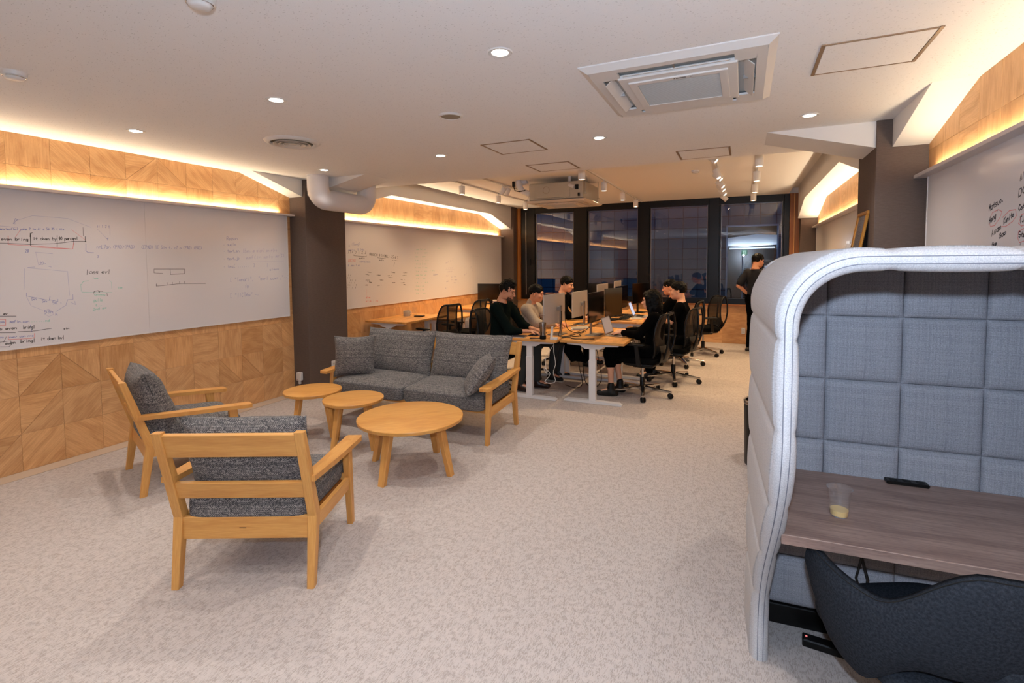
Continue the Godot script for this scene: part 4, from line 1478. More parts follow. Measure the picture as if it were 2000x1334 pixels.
const WRITING_FAR := [
	["T", "c (Song)", 119.6, 130.1, 211.8, 117.4, 15.5, "B"],
	["T", "dairy  5 04b", 115.0, 153.3, 239.9, 148.2, 9.9, "B"],
	["T", "XT> 0 1 2 3", 114.5, 167.1, 258.7, 168.0, 14.3, "K"],
	["L", [157.5, 172.1, 157.2, 179.4, 258.2, 183.1, 258.4, 177.3], "K", 1.6],
	["T", "audio", 197.0, 196.0, 244.3, 194.7, 7.9, "K"],
	["T", "(MASK)8 9 10(MSL) 4 5 6 7", 281.5, 176.5, 547.3, 195.9, 15.2, "K"],
	["L", [354.5, 183.5, 354.3, 189.5, 422.4, 193.9, 422.5, 187.8], "K", 1.6],
	["T", "audio", 366.5, 206.2, 410.7, 208.6, 8.4, "K"],
	["L", [487.3, 203.6, 502.0, 207.3, 516.9, 204.8, 541.9, 207.3], "K", 1.6],
	["L", [511.6, 214.8, 501.0, 239.8], "K", 1.6],
	["T", "ABCTSE", 113.0, 214.0, 174.6, 211.9, 13.2, "R"],
	["T", ".inBt5E5b2n", 184.2, 215.3, 293.2, 217.9, 9.0, "B"],
	["T", "B .app. E on", 112.2, 236.1, 203.9, 234.7, 8.8, "B"],
	["T", "ii", 108.2, 288.6, 139.3, 290.5, 7.8, "K"],
	["T", "-nnv", 260.5, 271.8, 299.1, 277.3, 6.4, "K"],
	["T", "\"mos", 471.4, 278.5, 515.6, 282.0, 6.8, "K"],
	["T", "-nnv", 589.9, 284.9, 637.5, 284.6, 7.1, "K"],
	["T", "ii ", 103.1, 301.7, 145.2, 304.1, 7.7, "K"],
	["T", "-nnv", 243.1, 284.1, 281.3, 290.9, 6.3, "K"],
	["T", "- mms", 336.7, 291.8, 377.5, 293.4, 6.6, "K"],
	["T", "un -", 442.9, 298.2, 486.5, 296.3, 6.7, "K"],
	["T", "-nnv", 583.2, 300.1, 630.6, 300.1, 7.0, "K"],
	["T", "ii i", 123.6, 315.7, 177.5, 318.7, 7.8, "K"],
	["T", "-nnv", 447.4, 307.6, 491.0, 311.4, 6.8, "K"],
	["T", "ii i ", 116.1, 328.7, 181.1, 332.5, 7.7, "K"],
	["T", "-nnv", 246.2, 318.3, 284.8, 319.1, 6.3, "K"],
	["T", "\"mos", 362.9, 321.9, 404.3, 323.3, 6.6, "K"],
	["T", "un -", 568.1, 324.6, 614.8, 330.7, 7.0, "K"],
	["T", "ii i 1", 104.9, 341.6, 180.7, 346.1, 7.8, "K"],
	["T", "- mms", 260.4, 327.6, 299.1, 333.8, 6.4, "K"],
	["T", "- mms", 469.5, 342.4, 513.8, 342.3, 6.8, "K"],
	["T", "-nnv", 566.4, 346.3, 613.3, 346.2, 7.0, "K"],
	["T", "ii i 1 ", 99.8, 354.6, 186.8, 360.0, 7.7, "K"],
	["T", "- mms", 231.0, 346.1, 269.2, 346.6, 6.4, "K"],
	["T", "un -", 350.1, 353.8, 391.3, 352.0, 6.6, "K"],
	["T", "- mms", 576.5, 354.4, 623.5, 362.2, 7.1, "K"],
	["T", "ase hor us", 736.2, 135.3, 844.3, 131.7, 9.4, "G"],
	["T", "km - an", 725.4, 159.4, 875.0, 156.0, 9.3, "G"],
	["T", "bo . mar", 731.5, 183.3, 845.4, 181.1, 9.3, "G"],
	["T", "km - an", 724.1, 207.3, 889.6, 205.8, 9.3, "G"],
	["T", "tios 2 xc", 732.4, 231.3, 854.8, 230.7, 9.4, "G"],
	["T", "tios 2 xc", 721.6, 255.2, 866.2, 255.7, 9.3, "G"],
	["T", "km - an", 732.2, 279.4, 866.8, 280.6, 9.4, "G"],
	["T", "ase hor us", 727.0, 303.3, 850.4, 305.2, 9.4, "G"],
	["T", "km - an", 734.2, 327.6, 840.1, 329.7, 9.4, "G"],
	["T", "km - an", 715.5, 350.9, 876.9, 356.0, 9.3, "G"],
	["T", "tios 2 xc", 726.1, 375.4, 817.3, 378.3, 9.3, "G"],
	["T", "tios 2 xc", 718.6, 399.2, 819.0, 403.1, 9.4, "G"],
	["T", "km - an", 729.2, 423.9, 841.0, 429.2, 9.4, "G"],
	["T", "cv", 990.0, 123.0, 1020.0, 120.9, 11.4, "G"],
	["T", "ros", 897.6, 274.9, 953.8, 279.5, 11.1, "G"],
	["T", "3dsmm", 927.8, 307.2, 991.7, 305.3, 9.9, "B"],
	["T", "mor e 3", 1093.5, 227.0, 1196.4, 199.6, 11.7, "P"],
	["T", "TTTT", 1096.6, 267.4, 1197.7, 265.2, 8.8, "P"],
	["T", "nomns", 1105.7, 289.7, 1182.8, 287.5, 10.3, "P"],
	["L", [1078.8, 270.8, 1212.0, 269.2], "P", 0.8],
	["T", "tsn", 1091.2, 318.8, 1132.6, 318.5, 10.3, "P"],
	["T", "c rn", 1167.6, 328.4, 1239.8, 326.8, 10.5, "B"],
	["T", "t:-mn", 1167.0, 350.9, 1254.0, 352.5, 10.5, "B"],
	["T", "son", 1097.0, 359.5, 1131.7, 357.1, 11.8, "B"],
	["T", "-mm v", 1187.9, 370.5, 1275.8, 376.4, 9.0, "B"],
	["T", "mr", 1082.2, 405.3, 1120.7, 405.0, 8.9, "B"],
	["T", "v:", 1347.0, 259.5, 1386.0, 257.6, 9.4, "P"],
	["T", "F]", 1454.6, 268.8, 1493.4, 293.6, 19.2, "P"],
	["T", "sv", 1353.3, 318.3, 1400.8, 303.7, 14.1, "P"],
	["L", [1484.6, 168.4, 1594.2, 169.9], "P", 0.7],
	["L", [1497.0, 354.5, 1581.8, 350.7], "P", 0.8],
	["T", "mE mo", 248.1, 420.0, 285.0, 420.8, 10.4, "R"],
	["T", "mt:m - ns", 247.5, 439.2, 352.7, 445.2, 9.3, "R"],
	["L", [254.1, 365.1, 252.8, 405.8], "R", 0.7],
]
const WRITING_RIGHT := [
	["T", "Matsuo.", 557.0, 184.7, 649.4, 163.9, 17.8, "K"],
	["T", "Heng'", 560.7, 223.2, 616.7, 202.8, 17.8, "K"],
	["L", [568.9, 204.7, 580.7, 191.2, 618.2, 186.0, 640.2, 193.6, 629.6, 209.5, 597.3, 229.9, 571.5, 231.2, 565.3, 222.0], "R", 1],
	["T", "Asam", 580.9, 260.8, 641.7, 241.1, 17.5, "K"],
	["T", "Kunito", 653.8, 229.4, 710.9, 211.8, 15.4, "K"],
	["L", [644.9, 210.7, 684.2, 194.8, 717.6, 195.2, 724.5, 211.6, 704.0, 226.0, 665.1, 237.0, 641.2, 235.5], "R", 1],
	["T", "Gao", 629.3, 270.0, 672.8, 256.6, 14.2, "K"],
	["T", "Gap", 587.0, 290.1, 618.3, 285.2, 10.5, "K"],
	["T", "Alu", 734.8, 121.1, 767.5, 113.1, 14.8, "K"],
	["T", "DG", 730.8, 163.6, 771.3, 154.3, 18.5, "K"],
	["T", "Coto", 734.2, 200.6, 779.8, 193.3, 14.8, "K"],
	["T", "TJ", 742.6, 234.0, 768.2, 230.6, 15.8, "K"],
	["L", [737.3, 233.6, 751.0, 211.2, 776.2, 208.2], "R", 1],
	["L", [737.3, 233.6, 753.7, 241.2, 774.0, 238.6], "R", 1],
	["T", "Sts", 740.7, 270.5, 776.8, 269.5, 14.8, "K"],
	["L", [735.3, 270.3, 739.2, 254.7, 774.7, 246.3], "R", 1],
	["L", [735.3, 270.3, 747.2, 283.8, 777.7, 279.7], "R", 1],
	["L", [755.1, 284.1, 750.4, 290.4], "K", 1],
]
# pen strokes of each letter on a 4 x 8 grid: baseline at 6, small letters from 3, tall ones from 0
const PEN := {
	"a": "43 13 04 05 16 36 44|43 46", "b": "00 06|04 13 33 44 45 36 16 05", "c": "43 23 04 05 16 36 45", "d": "40 46|43 13 04 05 16 36 45", "e": "05 44 33 13 04 05 16 36 45", "f": "40 20 11 16|03 33", "g": "43 13 04 05 16 36 44|43 47 38 08", "h": "00 06|04 13 33 44 46", "i": "23 26|21 22", "j": "33 37 28 08|31 32", "k": "00 06|33 05 36", "l": "20 26", "m": "03 06|04 13 24 26|24 33 44 46", "n": "03 06|04 23 44 46", "o": "23 04 05 26 45 44 23", "p": "03 08|04 13 33 44 45 36 16 05", "q": "43 48|43 13 04 05 26 45", "r": "03 06|04 13 33", "s": "43 13 04 45 36 06", "t": "21 25 36|03 43", "u": "03 05 16 36 44|43 46", "v": "03 26 43", "w": "03 16 24 36 43", "x": "03 46|43 06", "y": "03 26|43 18", "z": "03 43 06 46",
	"A": "06 20 46|14 34", "B": "00 06|00 30 41 33 03|33 44 36 06", "C": "41 20 02 04 26 45", "D": "00 06|00 30 42 44 36 06", "E": "40 00 06 46|03 33", "F": "40 00 06|03 33", "G": "41 20 02 04 26 45 43 23", "H": "00 06|40 46|03 43", "I": "20 26", "J": "40 45 26 05", "K": "00 06|40 03 46", "L": "00 06 46", "M": "06 00 24 40 46", "P": "00 06|00 30 41 33 03", "R": "00 06|00 30 41 33 03|23 46", "S": "41 20 01 03 43 45 26 05", "T": "00 40|20 26", "X": "00 46|40 06",
	"0": "20 02 04 26 44 42 20", "1": "11 20 26", "2": "01 20 41 06 46", "3": "00 40 23 44 26 05", "4": "30 04 44|33 36", "5": "40 00 03 33 44 26 06", "6": "40 03 05 26 44 33 04", "7": "00 40 16", "8": "20 01 44 26 05 41 20", "9": "42 20 02 24 42|41 36",
	"(": "30 12 14 36", ")": "10 32 34 16", "[": "30 10 16 36", "]": "10 30 36 16", "<": "31 13 35", ">": "11 33 15", "|": "20 27", "-": "14 34", ".": "25 26", ",": "25 17", ":": "23 24|25 26", "'": "20 21", "\"": "10 12|30 32", "_": "06 46", "*": "12 34|32 14"}

func pen_line(im: Image, a: Vector2, b: Vector2, col: Color, w: float) -> void:
	var lo := a.min(b) - Vector2(w + 1, w + 1)
	var hi := a.max(b) + Vector2(w + 1, w + 1)
	var ab := b - a
	var l2 := maxf(ab.length_squared(), 0.0001)
	for y in range(maxi(int(lo.y), 0), mini(int(hi.y) + 1, im.get_height())):
		for x in range(maxi(int(lo.x), 0), mini(int(hi.x) + 1, im.get_width())):
			var p := Vector2(x + 0.5, y + 0.5) - a
			var h := clampf(p.dot(ab) / l2, 0.0, 1.0)
			var k := clampf(w * 0.5 + 0.5 - (p - ab * h).length(), 0.0, 1.0) * col.a
			if k > 0.0:
				var c := im.get_pixel(x, y)
				im.set_pixel(x, y, c.lerp(Color(col.r, col.g, col.b), k))

func board_image(w: int, h: int, items: Array, pen: float, sd: int) -> Image:
	var im := Image.create(w, h, false, Image.FORMAT_RGB8)
	im.fill(Color(0.86, 0.85, 0.855))
	var cols := {"K": Color(0.07, 0.06, 0.07, 0.92), "B": Color(0.26, 0.30, 0.62, 0.5), "R": Color(0.85, 0.18, 0.18, 0.6), "G": Color(0.15, 0.68, 0.54, 0.42), "P": Color(0.45, 0.40, 0.68, 0.4)}
	var g := RandomNumberGenerator.new()
	g.seed = sd
	for it in items:
		if it[0] == "L":
			var p: Array = it[1]
			for k in p.size() / 2 - 1:
				pen_line(im, Vector2(p[k * 2], p[k * 2 + 1]), Vector2(p[k * 2 + 2], p[k * 2 + 3]), cols[it[2]], pen * it[3] / 1.5)
		else:
			var txt: String = it[1]
			var a := Vector2(it[2], it[3])
			var b := Vector2(it[4], it[5])
			var adv := (b - a) / txt.length()
			var dirx := adv.normalized()
			var cw := minf(adv.length() * 0.72, float(it[6]) * 0.8)
			var u: float = it[6] / 4.5
			for k in txt.length():
				if not PEN.has(txt[k]): continue
				var o := a + adv * k + Vector2(0, g.randf_range(-0.12, 0.12) * u)
				for st in String(PEN[txt[k]]).split("|"):
					var prev := Vector2.INF
					for q in st.split(" "):
						var gx := q.unicode_at(0) - 48
						var gy := q.unicode_at(1) - 48
						var pt := o + dirx * (gx / 4.0 * cw) + Vector2(0.06 * (6 - gy) * u, (gy - 6) * u * 0.8) + Vector2(g.randf_range(-0.2, 0.2), g.randf_range(-0.2, 0.2)) * u
						if prev != Vector2.INF: pen_line(im, prev, pt, cols[it[7]], pen)
						prev = pt
	return im

# board in its own frame: x to the right as seen, y up, face towards +z
func whiteboard(at: Vector3, turn: float, w: float, h: float, t: Texture2D, u0: float, u1: float, label: String, ends := 3) -> void:
	var n := thing("whiteboard", label, "whiteboard", at, turn, "wall whiteboards")
	var m := MB.new()
	m.quad(Vector3(0, 0, 0.016), Vector3(w, 0, 0.016), Vector3(w, h, 0.016), Vector3(0, h, 0.016), Vector2(u0, 1), Vector2(u1, 1), Vector2(u1, 0), Vector2(u0, 0))
	var bm := mat("board_%d" % M.size(), Color(1, 1, 1), 0.13, 0.0, 0.55)
	bm.albedo_texture = t
	part("writing_surface", m, bm, n)
	part("backing", span(Vector3(0, 0, 0), Vector3(w, h, 0.0155), 0.0), M.desk_white, n)
	var trims := [[Vector3(0, -0.012, 0), Vector3(w, 0.0, 0.019)]]
	if ends & 1: trims.append([Vector3(-0.010, -0.012, 0), Vector3(0.0, h, 0.019)])
	if ends & 2: trims.append([Vector3(w, -0.012, 0), Vector3(w + 0.010, h, 0.019)])
	for q in trims:
		part("edge_trim", span(q[0], q[1], 0.001), M.desk_white, n)

func build_boards() -> void:
	var y0 := 0.985
	var h := 1.22
	var ta := tex(board_image(2000, 683, WRITING_NEAR, 1.5, 3))
	# two sheets side by side share the writing, split at the joint
	whiteboard(Vector3(XL, y0, 0.9), PI / 2, 1.79, h, tex(board_image(64, 64, [], 1, 1)), 0.0, 1.0, "blank whiteboard sheet at the far left, out of frame")
	whiteboard(Vector3(XL, y0, -0.9), PI / 2, 1.9485, h, ta, 0.0, 1.9485 / 3.571, "whiteboard with dense black and blue notes behind the armchairs", 1)
	whiteboard(Vector3(XL, y0, -2.85), PI / 2, 1.61, h, ta, 1.95 / 3.571, 3.56 / 3.571, "whiteboard with faint blue lists beside the left column", 2)
	var tb := tex(board_image(2014, 464, WRITING_FAR, 1.15, 4))
	whiteboard(Vector3(XL, y0, -5.205), PI / 2, 5.25, h, tb, 0.0, 5.25 / 5.3, "long whiteboard behind the wall desks, far left")
	var tr := tex(board_image(900, 683, WRITING_RIGHT, 2.4, 5))
	whiteboard(Vector3(XR, y0, -4.47), -PI / 2, 1.6, h, tr, 0.0, 1.6 * 560.0 / 900.0, "whiteboard with handwritten names above the near padded booth")
	whiteboard(Vector3(XR, y0, -2.85), -PI / 2, 1.6, h, tex(board_image(64, 64, [], 1, 1)), 0.0, 1.0, "blank whiteboard sheet on the right wall above the booth, out of frame")
	var tf := []
	var g := RandomNumberGenerator.new()
	g.seed = 12
	for r in 14:
		tf.append(["T", ["nmo se", "tnem", "m2 aso", "- ens"][r % 4], 620.0 + g.randf_range(-20, 20) + (r % 2) * 60, 120.0 + r * 22, 720.0 + (r % 3) * 30, 120.0 + r * 22, 14.0, ["R", "K", "R", "P"][r % 4]])
	whiteboard(Vector3(XR, y0, -10.4), -PI / 2, 5.2, h, tex(board_image(1040, 244, tf, 1.4, 6)), 0.0, 1.0, "long whiteboard on the far right wall, partly hidden")
# ---------------------------------------------------------------- lounge furniture (front faces -z, origin on the floor at the middle)
func lounge_frame(t: Node3D, w: float, seats: int) -> void:
	var hw := w * 0.5
	var pw := 0.046
	var wood: Material = M.honey_wood
	for s in [-1.0, 1.0]:
		var m := MB.new()
		var x: float = s * (hw - 0.045)
		# rear leg: foot slopes back, post leans back above the kink
		var r0 := PackedVector3Array()
		m.bar(Vector3(x, 0.0, 0.315), Vector3(x, 0.36, 0.262), pw * 0.8, 0.042, pw, 0.056, Vector3.RIGHT, 0.004, Vector2(0.2 * s, 0.1), true)
		m.bar(Vector3(x, 0.352, 0.263), Vector3(x, 0.822, 0.405), pw, 0.056, pw, 0.040, Vector3.RIGHT, 0.004, Vector2(0.5, 0.3 * s), true)
		part("rear_leg", m, wood, t)
		m = MB.new()
		m.bar(Vector3(x * 1.0, 0.0, -0.31), Vector3(x, 0.535, -0.262), pw * 0.75, 0.044, pw, 0.062, Vector3.RIGHT, 0.004, Vector2(0.1, 0.7 * s), true)
		part("front_leg", m, wood, t)
		m = MB.new()
		m.box(Vector3(x, 0.290, 0.0), Vector3(0.026, 0.075, 0.50), Basis(Vector3.RIGHT, -0.06), 0.003, Vector2(0.3, 0.3))
		part("side_rail", m, wood, t)
		# armrest board, slightly shaped
		m = MB.new()
		var g := [Vector2(-0.030, 0.34), Vector2(0.034, 0.34), Vector2(0.052, 0.0), Vector2(0.056, -0.36), Vector2(0.048, -0.395), Vector2(-0.038, -0.395), Vector2(-0.044, -0.36), Vector2(-0.034, 0.0)]
		var pl := PackedVector2Array()
		for q in g: pl.append(Vector2(s * q.x, q.y))
		var xf := Transform3D(Basis(Vector3(1, 0, 0), Vector3(0, 0.07, 1).normalized(), Vector3(0, -1, 0.07).normalized()), Vector3(x + s * 0.006, 0.540, 0.0))
		# uv along the length
		m.prism(pl, -0.014, 0.014, xf)
		for k in m.t.size(): m.t[k] = Vector2(m.v[k].z, m.v[k].x + 0.4 * s)
		part("armrest", m, wood, t)
	var iw := w - 0.13
	var tilt := Basis(Vector3.RIGHT, 0.292)
	for q in [[0.752, 0.384, 0.125, "top_rail"], [0.500, 0.308, 0.092, "back_slat"]]:
		var m := MB.new()
		m.box(Vector3(0, q[0], q[1]), Vector3(iw + 0.01, q[2], 0.024), tilt, 0.003, Vector2(0.1, q[0]))
		part(q[3], m, wood, t)
	var m2 := MB.new()
	m2.box(Vector3(0, 0.290, 0.272), Vector3(iw + 0.01, 0.115, 0.024), Basis.IDENTITY, 0.003, Vector2(0.7, 0.2))
	part("rear_rail", m2, wood, t)
	m2 = MB.new()
	m2.box(Vector3(0, 0.300, -0.262), Vector3(iw + 0.01, 0.07, 0.024), Basis.IDENTITY, 0.003, Vector2(0.4, 0.5))
	part("front_rail", m2, wood, t)
	m2 = MB.new()
	m2.box(Vector3(0, 0.305, 0.0), Vector3(iw - 0.02, 0.018, 0.50), Basis(Vector3.RIGHT, -0.05), 0.002)
	part("seat_base", m2, M.frame_wood, t)
	var sw := (w - 0.145) / seats
	for k in seats:
		var x := -(w - 0.145) * 0.5 + sw * (k + 0.5)
		m2 = MB.new()
		m2.cushion(Vector3(x, 0.378, -0.03), Vector3(sw - 0.006, 0.165, 0.63), Basis(Vector3.RIGHT, -0.06), 0.34, 0.16, 56, 20, 0.22)
		part("seat_cushion", m2, M.sofa_cloth, t)
		m2 = MB.new()
		var bh := 0.47 if seats == 1 else 0.51
		m2.pillow(Vector3(x, 0.40 + bh * 0.5, 0.148 + bh * 0.14), sw + 0.02, bh, 0.215, Basis(Vector3.RIGHT, 0.285), 32, 0.6, 0.06, 4.0)
		var o := part("back_cushion", m2, M.sofa_cloth, t)
		# soft sag and wrinkles
		wobble(o, 0.010, 61 + k)
		var p := MB.new()
		var pts := []
		for j in 41:
			var a := TAU * j / 40.0
			pts.append(Vector3(x + (sw * 0.497) * signf(cos(a)) * pow(absf(cos(a)), 0.16), 0.392, -0.03 + 0.312 * signf(sin(a)) * pow(absf(sin(a)), 0.16)))
		p.tube(pts, 0.003, 5, false)
		part("piping", p, M.sofa_cloth, t.get_node("seat_cushion") if k == 0 else t.get_child(t.get_child_count() - 2))

func wobble(o: MeshInstance3D, amp: float, sd: int) -> void:
	var n := fnl(sd, 3.2, 3)
	var am: ArrayMesh = o.mesh
	var a := am.surface_get_arrays(0)
	var v: PackedVector3Array = a[Mesh.ARRAY_VERTEX]
	var nn: PackedVector3Array = a[Mesh.ARRAY_NORMAL]
	for k in v.size(): v[k] += nn[k] * amp * n.get_noise_3dv(v[k] * Vector3(1.0, 1.6, 1.0))
	a[Mesh.ARRAY_VERTEX] = v
	var st := SurfaceTool.new()
	var m := ArrayMesh.new()
	m.add_surface_from_arrays(Mesh.PRIMITIVE_TRIANGLES, a)
	o.mesh = m

func round_table(label: String, at: Vector3, r: float, h: float, leg_r: float, lean: float, turn: float) -> void:
	var t := thing("round_table", label, "table", at, turn, "round wooden coffee tables")
	var m := MB.new()
	m.lathe([Vector2(0, h - 0.026), Vector2(r - 0.007, h - 0.028), Vector2(r - 0.003, h - 0.025), Vector2(r, h - 0.006), Vector2(r - 0.0015, h - 0.0015), Vector2(r - 0.006, h), Vector2(0, h)], 72, Vector3.ZERO, Basis.IDENTITY, 0.93)
	part("table_top", m, M.table_wood, t)
	var y1 := h - 0.026
	for k in 4:
		var a := PI / 4 + PI / 2 * k
		var d := Vector3(cos(a), 0, sin(a))
		m = MB.new()
		var lw := 0.062 if r > 0.3 else 0.052
		m.bar(d * (leg_r + lean), d * leg_r * 0.97 + Vector3(0, y1, 0), lw * 0.86, lw * 0.62, lw * 1.1, lw * 0.75, d.cross(Vector3.UP), 0.004, Vector2(0.3 * k, 0.2), true)
		part("leg", m, M.honey_wood, t)
	for k in 2:
		m = MB.new()
		var d := Vector3(cos(PI / 4 + PI / 2 * k), 0, sin(PI / 4 + PI / 2 * k))
		m.bar(-d * leg_r + Vector3(0, y1 - 0.018, 0), d * leg_r + Vector3(0, y1 - 0.018, 0), 0.035, 0.030, 0.035, 0.030, Vector3.UP, 0.003)
		part("cross_rail", m, M.honey_wood, t)

func build_lounge() -> void:
	var c := thing("armchair", "oak armchair with grey woven cushions, its back to the camera", "armchair", Vector3(-2.385, 0, -1.93), deg_to_rad(25.1), "wooden lounge armchairs")
	lounge_frame(c, 0.765, 1)
	var mk := MB.new()
	mk.box(Vector3(-0.015, 0.290, 0.2846), Vector3(0.035, 0.003, 0.0006), Basis.IDENTITY, 0.0)
	part("maker_mark", mk, M.beard, c)
	var c2 := again(c, Vector3(-3.99, 0, -2.44), deg_to_rad(-21.0), "oak armchair with grey cushions beside the large whiteboard")
	c2.get_node("maker_mark").free()
	var s := thing("sofa", "two-seat oak sofa with dark grey woven cushions", "sofa", Vector3(-2.955, 0, -4.185), PI)
	lounge_frame(s, 1.92, 2)
	round_table("largest round oak coffee table in front of the sofa", Vector3(-2.365, 0, -3.20), 0.412, 0.42, 0.275, 0.085, PI / 4)
	round_table("small round oak table between the other two round tables", Vector3(-3.13, 0, -3.40), 0.262, 0.43, 0.165, 0.075, PI / 4 - 0.1)
	round_table("small round oak table nearest the left column", Vector3(-3.69, 0, -3.47), 0.262, 0.43, 0.165, 0.075, PI / 4)
	# loose throw pillows
	var m := MB.new()
	m.pillow(Vector3.ZERO, 0.43, 0.43, 0.16)
	var pm := m.mesh()
	var p := single("throw_pillow", pm, M.sofa_cloth, "grey woven throw pillow propped on the sofa's left arm", "pillow", Vector3(-3.69, 0.655, -4.04), 0.0, "throw pillows")
	p.basis = Basis(Vector3.UP, 0.55) * Basis(Vector3.RIGHT, -0.18)
	p = single("throw_pillow", pm, M.sofa_cloth, "grey woven throw pillow leaning against the sofa's right arm", "pillow", Vector3(-2.185, 0.60, -4.00), 0.0, "throw pillows")
	p.basis = Basis(Vector3.UP, -1.05) * Basis(Vector3.RIGHT, -0.65) * Basis(Vector3.BACK, 0.1)

# ---------------------------------------------------------------- padded booths (opening faces +z, origin on the floor at the middle of the back)
func booth(t: Node3D, w: float) -> void:
	# arch section in x-y: outer and inner loops, with depth that recedes towards the floor
	var depth_top := 0.86
	var outer := []
	var hw := w * 0.5
	var ht := 1.645
	var rad := 0.21
	var th := 0.050
	# half path from the left foot over the top to the right foot: centre line of the shell with outward normals
	var path := []
	var y := 0.0
	while y < ht - rad - 0.01:
		path.append([Vector2(-hw, y), Vector2(-1, 0)])
		y += 0.0135
	for k in 15:
		var a := PI - PI / 2 * k / 14.0
		path.append([Vector2(-hw + rad, ht - rad) + Vector2(cos(a), sin(a)) * rad, Vector2(cos(a), sin(a))])
	var nx := 60
	for k in range(1, nx):
		path.append([Vector2(lerpf(-hw + rad, hw - rad, float(k) / nx), ht), Vector2(0, 1)])
	for k in 15:
		var a := PI / 2 - PI / 2 * k / 14.0
		path.append([Vector2(hw - rad, ht - rad) + Vector2(cos(a), sin(a)) * rad, Vector2(cos(a), sin(a))])
	var ys := []
	y = 0.0
	while y < ht - rad - 0.01:
		ys.append(y)
		y += 0.0135
	ys.reverse()
	for q in ys: path.append([Vector2(hw, q), Vector2(1, 0)])
	var s := 0.0
	var len := [0.0]
	for k in range(1, path.size()):
		s += (path[k][0] - path[k - 1][0]).length()
		len.append(s)
	# seams cross the shell at fixed heights / spacings
	var seams := [0.30, 0.57, 0.845, 1.115, 1.39]
	var seam_at := func(k: int) -> float:
		var p: Vector2 = path[k][0]
		var best := 9.0
		if p.y < ht - rad + 0.16 and absf(p.x) > hw - rad:
			for q in seams: best = minf(best, absf(p.y - q))
		else:
			for q in [-0.27, 0.0, 0.27]: best = minf(best, absf(p.x - q))
		return best
	var front := func(yy: float) -> float:
		var f := smoothstep(0.0, 1.0, clampf((yy - 0.15) / 0.95, 0.0, 1.0))
		return lerpf(0.30, depth_top, f)
	# shell with rounded front rim; rows run along the path, columns round the section
	var sec := []   # (offset across thickness from outer (0) to inner (1), depth param)
	var g := []
	var rim_n := 8
	for k in path.size():
		var p: Vector2 = path[k][0]
		var n: Vector2 = path[k][1]
		var d: float = seam_at.call(k)
		var puff := 0.013 * pow(clampf(d / 0.11, 0.0, 1.0), 0.30) - 0.004 * exp(-d * d / 0.00006)
		var fz: float = front.call(p.y)
		var row := []
		# outer side from back to front
		for j in 9:
			var z := lerpf(0.0, fz - 0.035, j / 8.0)
			var pz := puff
			var q := p + n * maxf(pz, 0.0)
			row.append(Vector3(q.x, q.y, z))
		# rim, half round
		for j in range(0, rim_n + 1):
			var a := PI * j / rim_n
			var c := p - n * (th * 0.5)
			var off := cos(a) * (th * 0.5 + puff * (0.6 if absf(cos(a)) > 0.5 else 0.15))
			var q := c + n * off
			row.append(Vector3(q.x, q.y, fz - 0.035 + sin(a) * 0.035))
		# inner side from front to back
		for j in 7:
			var z := lerpf(fz - 0.035, 0.03, j / 6.0)
			var q := p - n * (th + puff * 0.35)
			row.append(Vector3(q.x, q.y, z))
		g.append(row)
	var m := MB.new()
	m.grid(g, 1.0, false)
	part("shell", m, M.booth_cloth, t)
	# two stitched seams that run along the rim
	for off in [0.30, 0.70]:
		var pts := []
		for k in path.size():
			var p: Vector2 = path[k][0] - path[k][1] * th * off
			var fz: float = front.call(path[k][0].y)
			pts.append(Vector3(p.x, p.y, fz - 0.035 + 0.0338 * sqrt(1.0 - pow((off - 0.5) * 2.0, 2))))
		m = MB.new()
		m.tube(pts, 0.0021, 5, false)
		part("rim_stitching", m, M.seam_thread, t)
	# back panel: tufted tiles inside, plain quilted outside
	var tb := 0.267
	var x0 := -hw + th - 0.01
	var x1 := hw - th + 0.01
	m = MB.new()
	m.box(Vector3(0, ht * 0.5 - 0.03, -0.02), Vector3(w - 0.12, ht - 0.09, 0.06), Basis.IDENTITY, 0.01)
	part("back_board", m, M.lining_seam, t)
	var xs := [x0]
	var xx := -0.257
	while xx < x1 - 0.04:
		xs.append(xx)
		xx += tb
	xs.append(x1)
	var yr := [0.09, 0.315, 0.582, 0.849, 1.117, 1.387, 1.60]
	for i in xs.size() - 1:
		for j in yr.size() - 1:
			var a: float = xs[i]
			var b: float = xs[i + 1]
			var c: float = yr[j]
			var e: float = yr[j + 1]
			m = MB.new()
			m.tuft(Vector3((a + b) * 0.5, (c + e) * 0.5, 0.012), b - a - 0.001, e - c - 0.001, 0.026)
			part("padded_tile", m, M.booth_lining, t)
	# stitched panels on the outside of the back
	m = MB.new()
	m.cushion(Vector3(0, ht * 0.5, -0.052), Vector3(w - 0.05, ht - 0.02, 0.05), Basis.IDENTITY, 0.15, 0.1, 48, 12)
	part("back_padding", m, M.booth_cloth, t)
	m = MB.new()
	m.box(Vector3(0, 0.045, 0.02), Vector3(w - 0.13, 0.09, 0.03), Basis.IDENTITY, 0.004)
	part("plinth", m, M.black_plastic, t)
	# desk
	m = MB.new()
	m.box(Vector3(0, 0.700, 0.345), Vector3(w - 2.0 * th + 0.01, 0.034, 0.61), Basis.IDENTITY, 0.002)
	part("desk_board", m, M.booth_desk_wood, t)
	m = MB.new()
	m.box(Vector3(0, 0.655, 0.35), Vector3(w - 0.30, 0.05, 0.03), Basis.IDENTITY, 0.003)
	part("desk_bracket", m, M.black_plastic, t)
	m = MB.new()
	m.box(Vector3(-hw - 0.003 + 0.012, 0.10, 0.258), Vector3(0.005, 0.026, 0.012), Basis.IDENTITY, 0.001)
	part("fabric_tag", m, M.dark_gap, t)

